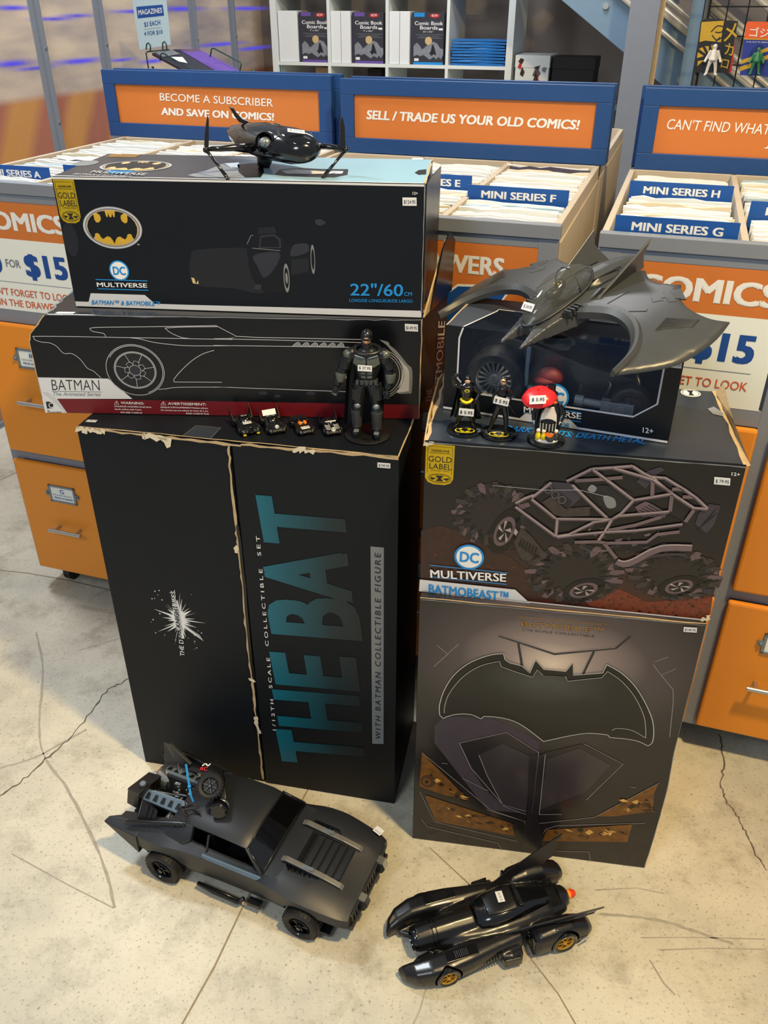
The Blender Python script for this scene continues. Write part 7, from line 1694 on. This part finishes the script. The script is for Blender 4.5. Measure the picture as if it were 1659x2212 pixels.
def stick(t, k, x, y, z, w=.016, h=.009, tilt=.25, rot=-PI/2, txt='$ 4.95'):
    M_ = Matrix.Rotation(rot, 4, 'Z')
    a = M_ @ Vector((1, 0, 0)); b = M_ @ Vector((0, math.cos(tilt), math.sin(tilt)))
    a = Vector((0, 1, 0)); b = Vector((-math.cos(tilt), 0, math.sin(tilt)))
    F = Face(t, (x*k, y*k, z*k), a, b, .0004)
    o = F.emit('price_sticker', [[(-w/2, -h/2), (w/2, -h/2), (w/2, h/2), (-w/2, h/2)]], 'sticker', 1); F.text(txt, (-w*.4, -h*.2), (w*.42, -h*.2), (-w*.4, h*.25), 'ink_black', 2, conv=False, parent=o)
def ex1(t, k):
    stick(t, k, .012, .0, .0152, tilt=.12)
    MB().lathe([(.0045*k, 0), (.0055*k, .002*k), (.0045*k, .004*k), (.0035*k, .002*k), (.001*k, -.001*k)], 16, T=Matrix.Translation((.034*k, 0, .010*k)) @ Matrix.Rotation(1.2, 4, 'Y')).build('intake', 'toy_gloss', t, smooth=True)
    for s in (-1, 1): MB().box(.0345*k, .0375*k, s*.0125*k-.0025*k, s*.0125*k+.0025*k, .002*k, .005*k).build('headlamp', 'yellow_paint', t)
    F = Face(t, (-.006*k, 0, .0222*k), (0, 1, 0), (-1, 0, 0), .0004); F.ell('emblem', (0, 0), .0055*k, .003*k, 'ink_white', 1, conv=False, n=20); F.ell('emblem', (0, 0), .0045*k, .002*k, 'ink_black', 2, conv=False, n=20)
def ex2(t, k):
    F = Face(t, (-.020*k, 0, .024*k), (0, 1, 0), (-.5, 0, .86), .0004)
    MB().add([(-.019*k, -.013, .018*k), (-.019*k, .013, .018*k), (-.026*k, .013, .027*k), (-.026*k, -.013, .027*k)], [(0, 1, 2, 3)]).build('price_sticker', 'sticker', t)
    MB().lathe([(.0042*k, 0), (.005*k, .002*k), (.0035*k, .003*k), (.001*k, .001*k)], 16, T=Matrix.Translation((.028*k, 0, .0125*k)) @ Matrix.Rotation(.6, 4, 'Y')).build('intake', 'chrome', t, smooth=True)
def ex3(t, k):
    for s in (-1, 1): MB().ball((.004*k, s*.0055*k, .0165*k), (.0075*k, .0042*k, .0045*k), 12, 7).build('amber_canopy', 'lens_orange', t, smooth=True)
    stick(t, k, .024, .0, .0135, tilt=.12); MB().prism([(-.012*k, -.016*k), (-.03*k, -.018*k), (-.036*k, 0), (-.03*k, .018*k), (-.012*k, .016*k)], .0165*k, .018*k).build('rear_deck', 'toy_dark', t, bevel=.0005)
def ex4(t, k):
    m = MB()
    for s in (-1, 1):
        for i in range(4): m.tube([(.010*k+.005*k*i, s*.004*k, .0150*k-.0006*k*i), (.014*k+.005*k*i, s*.009*k, .0150*k-.0006*k*i), (.010*k+.005*k*i, s*.014*k, .0150*k-.0006*k*i)], .0006*k, 5)
    m.build('swirl_paint', 'ink_white', t)
    MB().lathe([(.0048*k, 0), (.0056*k, .002*k), (.0044*k, .004*k), (.003*k, .002*k), (.001*k, .003*k)], 16, T=Matrix.Translation((.028*k, 0, .011*k)) @ Matrix.Rotation(.9, 4, 'Y')).build('intake', 'silver_grey', t, smooth=True)
    stick(t, k, .004, .0, .0195, h=.005, w=.020, tilt=.1)
mini('toy_small_car', 'small black die-cast car with tall fins and yellow headlamps', (547, 948), (513, 905), L=.078, extra=ex1)
mini('toy_small_car', 'small dark die-cast car with a price sticker between its fins', (603, 944), (575, 906), L=.074, extra=ex2)
mini('toy_small_car', 'small black die-cast car with two amber oval domes and no fins', (665, 944), (638, 912), L=.066, fins=False, extra=ex3)
mini('toy_small_car', 'small black die-cast car with white swirls on its bonnet, nearest the armoured figure', (723, 946), (702, 910), L=.068, fins=.8, extra=ex4)

# ================================================================ FIGURES (generic caped toy figures)
def limb(m, pts, rs, n=12): m.tube(pts, rs, n)
def hand(m, w, d, k, up=Vector((0, 0, 1)), side=1):
    """palm and five short curled fingers at wrist w pointing along d"""
    w = Vector(w); d = Vector(d).normalized(); s_ = d.cross(up).normalized()*side; f_ = s_.cross(d)
    m.tube([w, w + d*.5*k], [.22*k, .26*k], 8)
    for i in range(4):
        b = w + d*.5*k + s_*(-.2+.13*i)*k
        m.tube([b, b + d*.28*k + f_*.04*k, b + d*(.42-.04*abs(i-1))*k + f_*.18*k], [.075*k, .07*k, .06*k], 6)
    b = w + d*.15*k + s_*-.24*k; m.tube([b, b + d*.22*k - s_*.12*k, b + d*.38*k - s_*.08*k + f_*.1*k], [.08*k, .075*k, .06*k], 6)
def hand2(t, mat, *hs, k=.005, up=Vector((0, -1, 0))):
    for w, d in hs:
        m = MB(); hand(m, w, d, k, up); m.build('hand', mat, t, smooth=True)
def grow(t, k): t.matrix_world = mw(t) @ Matrix.Scale(k, 4)
FG_z = HA + .0007
fg = atz(793, 940, FG_z)
Fi = thing('toy_figure', 'tall armoured dark toy figure with black cape and price sticker on its chest', 'toy figure', fg, math.radians(-4))
MB().lathe([(.036, 0), (.0375, .001), (.0375, .002), (.036, .003), (.001, .003)], 40).build('stand', 'toy_dark', Fi, smooth=True, angle=.6)
FS = Face(Fi, (0, -.02, .003), (1, 0, 0), (0, 1, 0), .0003); FS.text('DC', (-.008, -.006), (.006, -.006), (-.008, .001), 'deep_ink', 1, .03, conv=False)
z0 = .003
m = MB()
# x right in picture, -y to the viewer ; height .175
for s, fx, fy in ((-1, -.017, -.004), (1, .016, -.012)):
    m.tube([(s*.010, 0, .090), (s*.0135, -.001, .075), (s*.0145, -.001, .055)], [.0125, .0120, .0092], 12)
    m.tube([(s*.0145, -.001, .055), (fx, fy+.004, .038), (fx, fy+.005, .014)], [.0092, .0098, .0068], 12)
    m.tube([(fx, fy+.006, .014), (fx, fy+.003, .008)], [.0068, .0070], 10)
    m.tube([(fx, fy+.006, .0085), (fx+s*.001, fy-.006, .0085), (fx+s*.002, fy-.014, .0075)], [.0060, .0062, .0045], 10)
m.loft([[(.017*math.cos(a), .010*math.sin(a), .088) for a in [2*PI*i/16 for i in range(16)]], [(.0155*math.cos(a), .0095*math.sin(a), .100) for a in [2*PI*i/16 for i in range(16)]], [(.0205*math.cos(a), .0115*math.sin(a), .118) for a in [2*PI*i/16 for i in range(16)]], [(.0245*math.cos(a), .0125*math.sin(a), .132) for a in [2*PI*i/16 for i in range(16)]], [(.021*math.cos(a), .011*math.sin(a), .142) for a in [2*PI*i/16 for i in range(16)]], [(.009*math.cos(a), .008*math.sin(a), .149) for a in [2*PI*i/16 for i in range(16)]]])
m.tube([(0, 0, .145), (0, -.002, .156)], [.0085, .0075], 12)
for s, pts in ((-1, [(-.0245, 0, .138), (-.036, .0, .119), (-.044, -.004, .098), (-.0475, -.008, .088)]), (1, [(.0245, 0, .138), (.033, .001, .118), (.035, -.004, .096), (.033, -.009, .084)])):
    m.tube(pts, [.0095, .0088, .0078, .0055], 12); m.ball(pts[0], (.011, .0105, .0105), 12, 8)
m.build('body', 'figure_dark', Fi, remesh=.0009, relax=2)
for a_ in (((-.0475, -.008, .088), (-.25, -.2, -1), 1), ((.033, -.009, .084), (-.1, -.3, -1), -1)):
    m = MB(); hand(m, a_[0], a_[1], .0175, Vector((0, -1, 0)), a_[2]); m.build('hand', 'figure_dark', Fi, remesh=.0006, relax=1)
# head: smooth helmet with bare chin
m = MB().ball((0, -.002, .1655), (.0082, .0095, .0105), 20, 14); m.build('head', 'skin', Fi, smooth=True)
m = MB().ball((0, -.0008, .1672), (.0092, .0105, .0105), 22, 14); m.build('helmet', 'toy_satin', Fi, smooth=True)
MB().box(-.0082, .0082, -.0118, -.008, .1625, .1665).build('visor', 'toy_dark', Fi, bevel=.001)
MB().tube([(0, -.0112, .1615), (0, -.0125, .1605)], [.001, .0014], 8).build('nose', 'skin', Fi); MB().box(-.0025, .0025, -.0112, -.0095, .1572, .158).build('mouth', 'red_cloth', Fi)
# armour
for s in (-1, 1):
    MB().add([(s*.001, -.0125, .137), (s*.019, -.0105, .1375), (s*.021, -.0095, .126), (s*.012, -.0130, .121), (s*.001, -.0138, .123), (s*.001, -.0108, .137), (s*.019, -.0085, .1375), (s*.021, -.0075, .126), (s*.012, -.0110, .121), (s*.001, -.0118, .123)],
             [(0, 1, 2, 3, 4), (9, 8, 7, 6, 5), (0, 5, 6, 1), (1, 6, 7, 2), (2, 7, 8, 3), (3, 8, 9, 4), (4, 9, 5, 0)]).build('chest_plate', 'grey_green', Fi, bevel=.0012)
    MB().tube([(s*.004, -.0135, .1365), (s*.018, -.0115, .140)], .0012, 6).build('chest_strap', 'tan_ink' if False else 'silver_grey', Fi)
    MB().ball((s*.0285, -.002, .1385), (.0088, .0085, .0078), 14, 9).build('shoulder_pad', 'grey_green', Fi, smooth=True)
    ax = s*(.0365 if s > 0 else .0405)
    MB().tube([(ax, -.0035, .108), (ax+s*.002*(s < 0), -.0055, .094)], [.0092, .0074], 12).build('forearm_guard', 'grey_green', Fi, bevel=.0008, smooth=True, angle=.7)
    MB().tube([(s*.0335, -.001, .126), (s*.036, -.002, .116)], [.0098, .0092], 12).build('arm_plate', 'figure_dark', Fi, smooth=True, angle=.7)
    fx, fy = ((-.017, -.004), (.016, -.012))[s > 0]
    MB().tube([(fx, fy+.003, .046), (fx, fy+.004, .016)], [.0098, .0076], 12).build('shin_guard', 'toy_grey', Fi, smooth=True, angle=.7)
    MB().ball((s*.0150, -.0085 + (-.003 if s > 0 else 0), .055), (.0055, .004, .0050), 12, 7).build('knee_pad', 'silver_grey', Fi, smooth=True)
    MB().box(fx-.0042, fx+.0042, fy-.014, fy-.004, .0125, .0148).build('boot_plate', 'silver_grey', Fi, bevel=.0012)
    MB().tube([(s*.0165, -.004, .084), (s*.0185, -.004, .066)], [.0095, .0085], 10).build('thigh_plate', 'figure_dark', Fi, smooth=True, angle=.7)
m = MB()
for r in range(3):
    for s in (-1, 1): m.box(s*.0048-.004, s*.0048+.004, -.0135+.0008*r, -.0095, .1145-.0062*r, .1195-.0062*r)
m.build('abdomen_plates', 'grey_green', Fi, bevel=.0012)
b = MB().loft([[(.0172*math.cos(a), .0112*math.sin(a), z) for a in [2*PI*i/20 for i in range(20)]] for z in (.0935, .0985)]); 
for i in range(5): b.box(-.0145+.0072*i-.0025, -.0145+.0072*i+.0025, -.0135, -.009, .092, .099)
b.build('belt', 'toy_grey', Fi, bevel=.0006)
cape = MB(); rows = []
for i, z in enumerate((.148, .143, .132, .112, .085, .055, .028, .012)):
    w = (.012, .022, .027, .029, .030, .031, .032, .032)[i]; row = []
    for j in range(13):
        u = -1 + 2*j/12; fold = .0022*math.sin(j*1.9)*min(1, i/3)
        row.append((u*w - .002*i*.6, .010 + .006*(1-u*u) + .0008*i + fold - (.008 if i < 2 else 0)*abs(u), z))
    rows.append(row)
rings = [r + [(x, y+.0009, z) for x, y, z in r[::-1]] for r in rows]
cape.loft(rings).build('cape', 'cape_black', Fi, smooth=True, angle=.9)
MB().tube([(.020*math.cos(a), .001+.012*math.sin(a), .1445+.0035*math.sin(a)) for a in [2*PI*i/20 for i in range(21)]], [.0042]*21, 10, cap=False).build('cape_collar', 'toy_dark', Fi, smooth=True)
Fs = Face(Fi, (-.013, -.0152, .1165), (1, 0, -.04), (.02, .12, 1), .0005)
Fs.emit('price_sticker', [[(0, 0), (.022, 0), (.022, .0095), (0, .0095)]], 'sticker', 2); Fs.text('$ 37.95', (.002, .0025), (.020, .0025), (.002, .0072), 'ink_black', 3, conv=False)

grow(Fi, 1.15)
# three little figurines on round stands, on the wide carton
DZ = HE + HD + .0022
def stand(t, r=.020, emblem=True):
    MB().lathe([(r, 0), (r*1.03, .001), (r*1.0, .0028), (r*.9, .0034), (.001, .0034)], 36).build('stand', 'toy_gloss', t, smooth=True, angle=.7)
    if emblem:
        F = Face(t, (0, 0, .0034), (1, 0, 0), (0, 1, 0), .00025)
        F.ell('emblem_ring', (0, -r*.42), r*.56, r*.32, 'yellow_paint', 1, conv=False); F.ell('emblem_ring', (0, -r*.42), r*.50, r*.265, 'deep_ink', 2, conv=False)
        F.emit('emblem', [[(x*r*.5, -r*.42 + y*r*.26) for x, y in pp] for pp in ([(-.75, .5), (-.3, .85), (-.34, .3), (-.55, .2)], [(.75, .5), (.3, .85), (.34, .3), (.55, .2)], [(-.6, -.5), (-.45, -.25), (-.25, -.4), (0, -.8), (.25, -.4), (.45, -.25), (.6, -.5), (.3, -.85), (-.3, -.85)])], 'yellow_paint', 3)
def fst(t, c, txt='$ 5.95', w=.0165, h=.0085, yaw=0.0, lean=.1):
    F = Face(t, c, (math.cos(yaw), math.sin(yaw)*.2, math.sin(yaw)), (-math.sin(yaw), lean, math.cos(yaw)), .0004)
    o = F.emit('price_sticker', [[(-w/2, -h/2), (w/2, -h/2), (w/2, h/2), (-w/2, h/2)]], 'sticker', 1); F.text(txt, (-w*.42, -h*.28), (w*.42, -h*.28), (-w*.42, h*.2), 'ink_black', 2, .01, conv=False, parent=o)
p = atz(1003, 928, DZ)
f1 = thing('figurine', 'small glossy black caped figurine with a yellow belt and raised arm on a round stand', 'figurine', p, math.radians(-6)); stand(f1)
m = MB()
for s in (-1, 1):
    m.tube([(s*.0035, 0, .034), (s*.007, 0, .020), (s*.009, .001, .006)], [.0045, .0036, .0026], 10); m.tube([(s*.009, .001, .0052), (s*.011, -.005, .0048)], [.0026, .0022], 8)
m.tube([(0, 0, .033), (0, 0, .040), (0, 0, .050), (0, 0, .055), (0, 0, .058)], [.0058, .0055, .0085, .0075, .003], 14)
m.tube([(-.007, 0, .053), (-.0145, .0, .054), (-.0165, -.001, .062), (-.012, -.001, .0665)], [.0032, .0030, .0026, .0022], 10)
m.tube([(.007, 0, .053), (.0135, .0, .046), (.010, -.004, .038)], [.0032, .0028, .0022], 10)
m.build('body', 'toy_gloss', f1, remesh=.0005, relax=2)
hand2(f1, 'toy_gloss', ((-.012, -.001, .0665), (1, 0, .3)), ((.010, -.004, .038), (-.5, -.5, -1)))
MB().ball((0, -.0006, .0605), (.0033, .0036, .0042), 14, 10).build('head', 'skin', f1, smooth=True)
MB().ball((0, 0, .0614), (.0037, .0040, .0040), 14, 10).build('hood', 'toy_gloss', f1, smooth=True)
MB().tube([(-.0062, -.0015, .0385), (-.0035, -.006, .0372), (0, -.0072, .0365), (.0035, -.006, .0372), (.0062, -.0015, .0385)], .0017, 8).build('belt', 'yellow_paint', f1, smooth=True)
F = Face(f1, (0, -.0086, .0515), (1, 0, 0), (0, 0, 1), .0003); F.ell('chest_emblem', (0, 0), .0028, .0019, 'yellow_paint', 1, conv=False, n=18); F.ell('chest_emblem', (0, 0), .0018, .0009, 'ink_black', 2, conv=False, n=14)
rows = []
for i, z in enumerate((.057, .050, .038, .024, .011)):
    w = (.007, .0115, .013, .0155, .018)[i]
    rows.append([((-1+2*j/10)*w, .0035 + .003*(1-(-1+2*j/10)**2) + .0010*math.sin(j*2.1)*min(1, i/2) - (.0025 if i < 2 else -.0008*i), z + (.003*abs(math.sin(j*PI/2)) if i == 4 else 0)) for j in range(11)])
MB().loft([r + [(x, y+.0007, z) for x, y, z in r[::-1]] for r in rows]).build('cape', 'toy_gloss', f1, smooth=True, angle=.8)
fst(f1, (.0005, -.0095, .0265), yaw=-.05)
p = atz(1076, 936, DZ)
f2 = thing('figurine', 'slim glossy black figurine with a hand on its hip and waist-high price sticker', 'figurine', p, math.radians(-8)); stand(f2)
m = MB()
m.tube([(-.002, 0, .036), (-.006, 0, .021), (-.0105, .001, .006)], [.0042, .0032, .0020], 10); m.tube([(.003, 0, .036), (.0065, -.001, .021), (.008, -.003, .006)], [.0042, .0032, .0020], 10)
for q in ((-.0105, .001), (.008, -.003)): m.tube([(q[0], q[1], .005), (q[0]-.001, q[1]-.005, .0048)], [.0022, .0016], 8)
m.tube([(0, 0, .034), (0, 0, .041), (.001, 0, .050), (.001, 0, .056), (.001, 0, .0595)], [.0054, .0038, .0060, .0050, .0022], 14)
m.tube([(-.004, 0, .055), (-.0085, .001, .047), (-.009, .001, .040)], [.0023, .0020, .0016], 8); m.tube([(.006, 0, .055), (.0135, .001, .048), (.0075, -.001, .0415)], [.0023, .0020, .0016], 8)
m.build('body', 'toy_gloss', f2, remesh=.0005, relax=2)
hand2(f2, 'toy_gloss', ((-.009, .001, .040), (-.1, 0, -1)), ((.0075, -.001, .0415), (-1, 0, -.5)), k=.004)
MB().ball((.001, -.0008, .0635), (.0031, .0034, .0040), 14, 10).build('head', 'skin', f2, smooth=True); MB().ball((.0016, .0004, .0650), (.0036, .0036, .0036), 14, 10).build('hood', 'toy_gloss', f2, smooth=True)
MB().box(-.0015, .0038, -.0044, -.003, .0638, .0652).build('eye_mask', 'toy_dark', f2, bevel=.0005)
MB().tube([(.0045, -.004, .041), (.012, -.006, .034), (.016, -.005, .026)], .0006, 6).build('cord', 'toy_gloss', f2, smooth=True)
fst(f2, (.0, -.0068, .0430), yaw=-.18)
p = atz(1178, 949, DZ)
f3 = thing('figurine', 'stout figurine in black top hat and striped trousers with small birds before it', 'figurine', p, math.radians(-10)); stand(f3, .0205, False)
m = MB()
m.tube([(0, 0, .006), (0, 0, .016), (0, 0, .028), (0, 0, .040), (0, 0, .047), (0, 0, .050)], [.012, .0135, .0142, .0122, .0085, .004], 20)
m.tube([(-.009, 0, .043), (-.0155, -.002, .033), (-.0150, -.006, .026)], [.0040, .0036, .0028], 10); m.tube([(.009, 0, .043), (.0155, -.002, .034), (.013, -.006, .027)], [.0040, .0036, .0028], 10)
m.build('coat', 'toy_gloss', f3, remesh=.0006, relax=2)
hand2(f3, 'toy_white', ((-.0150, -.006, .026), (0, -.6, -.6)), ((.013, -.006, .027), (-.3, -.6, -.4)), up=Vector((1, 0, 0)))
MB().loft([[(x, -.0105-.003*(1-(x/.01)**2) , z) for x in (-w, -w*.5, 0, w*.5, w)] + [(x, -.006, z) for x in (w, 0, -w)] for z, w in ((.027, .009), (.036, .008), (.0445, .0045))]).build('shirt_front', 'toy_white', f3, smooth=True, angle=.8)
m = MB().tube([(0, -.001, .010), (0, -.001, .018), (0, -.001, .027)], [.0128, .0142, .0145], 24); m.build('trousers', 'toy_dark', f3, smooth=True, angle=.9)
for i in range(6): a = -PI/2 + (-.6+.24*i); MB().tube([(.0144*math.cos(a), -.001+.0144*math.sin(a), .018), (.0148*math.cos(a), -.001+.0148*math.sin(a), .027)], .0004, 5).build('stripe', 'ink_white', f3)
MB().ball((0, -.004, .0525), (.0048, .0048, .0052), 16, 10).ball((0, -.0088, .0520), (.0014, .0022, .0012), 8, 6).build('head', 'skin', f3, smooth=True)
for s in (-1, 1): MB().ball((s*.0018, -.0084, .0538), (.0007, .0005, .0006), 8, 5).build('eye', 'ink_black', f3)
MB().tube([(.0085*math.cos(a), .001+.007*math.sin(a), .0475+.001*math.cos(a*2)) for a in [2*PI*i/18*.8+.6 for i in range(19)]], .0020, 8).build('fur_collar', 'orange_engine', f3, smooth=True)
MB().lathe([(.0072, 0), (.0076, .0006), (.0046, .001), (.0042, .0085), (.0046, .0095), (.001, .0095)], 22, T=Matrix.Translation((0, -.001, .0565)) @ Matrix.Rotation(.06, 4, 'X')).build('top_hat', 'toy_gloss', f3, smooth=True, angle=.7)
MB().ball((0, -.010, .0055), (.0125, .007, .0038), 16, 8).build('snow_mound', 'toy_white', f3, smooth=True)
for i, (x, y) in enumerate(((-.0095, -.013), (-.0035, -.014), (.0095, -.012))):
    m = MB().ball((x, y, .011), (.0030, .0028, .0052), 12, 8); b = m.build('bird_body', 'yellow_paint' if i < 2 else 'toy_grey', f3, smooth=True); MB().ball((x, y, .0175), .0024, 12, 8).build('bird_head', 'toy_white', b, smooth=True); MB().tube([(x, y-.0024, .0172), (x, y-.004, .0168)], [.0008, .0002], 6).build('beak', 'lens_orange', b)
MB().ball((.0035, -.0155, .0115), (.0052, .0030, .0060), 14, 8).build('grey_fish', 'toy_grey', f3, smooth=True); MB().prism([(-.003, .015), (.0, .0185), (.004, .0165), (.0075, .018), (.0055, .014), (.003, .0125)], -.0192, -.0180, 'y').build('star_print', 'lens_orange', f3)
um = thing('toy_umbrella', 'small red toy umbrella held open by the stout figurine, with a price sticker', 'umbrella', p + Vector((-.014, -.006, .027)), math.radians(-10))
MB().tube([(0, 0, 0), (.0005, 0, .031)], .0011, 8).build('shaft', 'toy_dark', um)
T = Matrix.Translation((.0005, 0, .026)) @ Matrix.Rotation(math.radians(-9), 4, 'Y') @ Matrix.Rotation(math.radians(12), 4, 'X')
pr = [(.0185, 0), (.0175, .0030), (.0150, .0060), (.0105, .0085), (.005, .0098), (.001, .0102)]
ringu = [[(r*(1+.03*math.cos(8*2*PI*k/32))*math.cos(2*PI*k/32), r*(1+.03*math.cos(8*2*PI*k/32))*math.sin(2*PI*k/32), h) for k in range(32)] for r, h in pr]
MB().loft(ringu + [[(a*.97, b*.97, c-.0006) for a, b, c in r] for r in ringu[::-1]], T=T).tube([(0, 0, .010), (0, 0, .0125)], .0010, 8, T=T).build('canopy', 'red_plastic', um, smooth=True, angle=1.2)
F = Face(um, (-.001, -.0172, .0305), (.98, 0, .12), (-.06, .55, .83), .0008)
F.emit('price_sticker', [[(-.0085, -.004), (.0085, -.004), (.0085, .005), (-.0085, .005)]], 'sticker', 3); F.text('$ 5.95', (-.006, -.0015), (.007, -.0015), (-.006, .0025), 'ink_black', 4, .01, conv=False)

for t in (f1, f2, f3): grow(t, 1.5)
um.matrix_world = Matrix.Translation(p + (Vector(um.location)-p)*1.5) @ Matrix.Rotation(math.radians(-10), 4, 'Z') @ Matrix.Scale(1.5, 4)
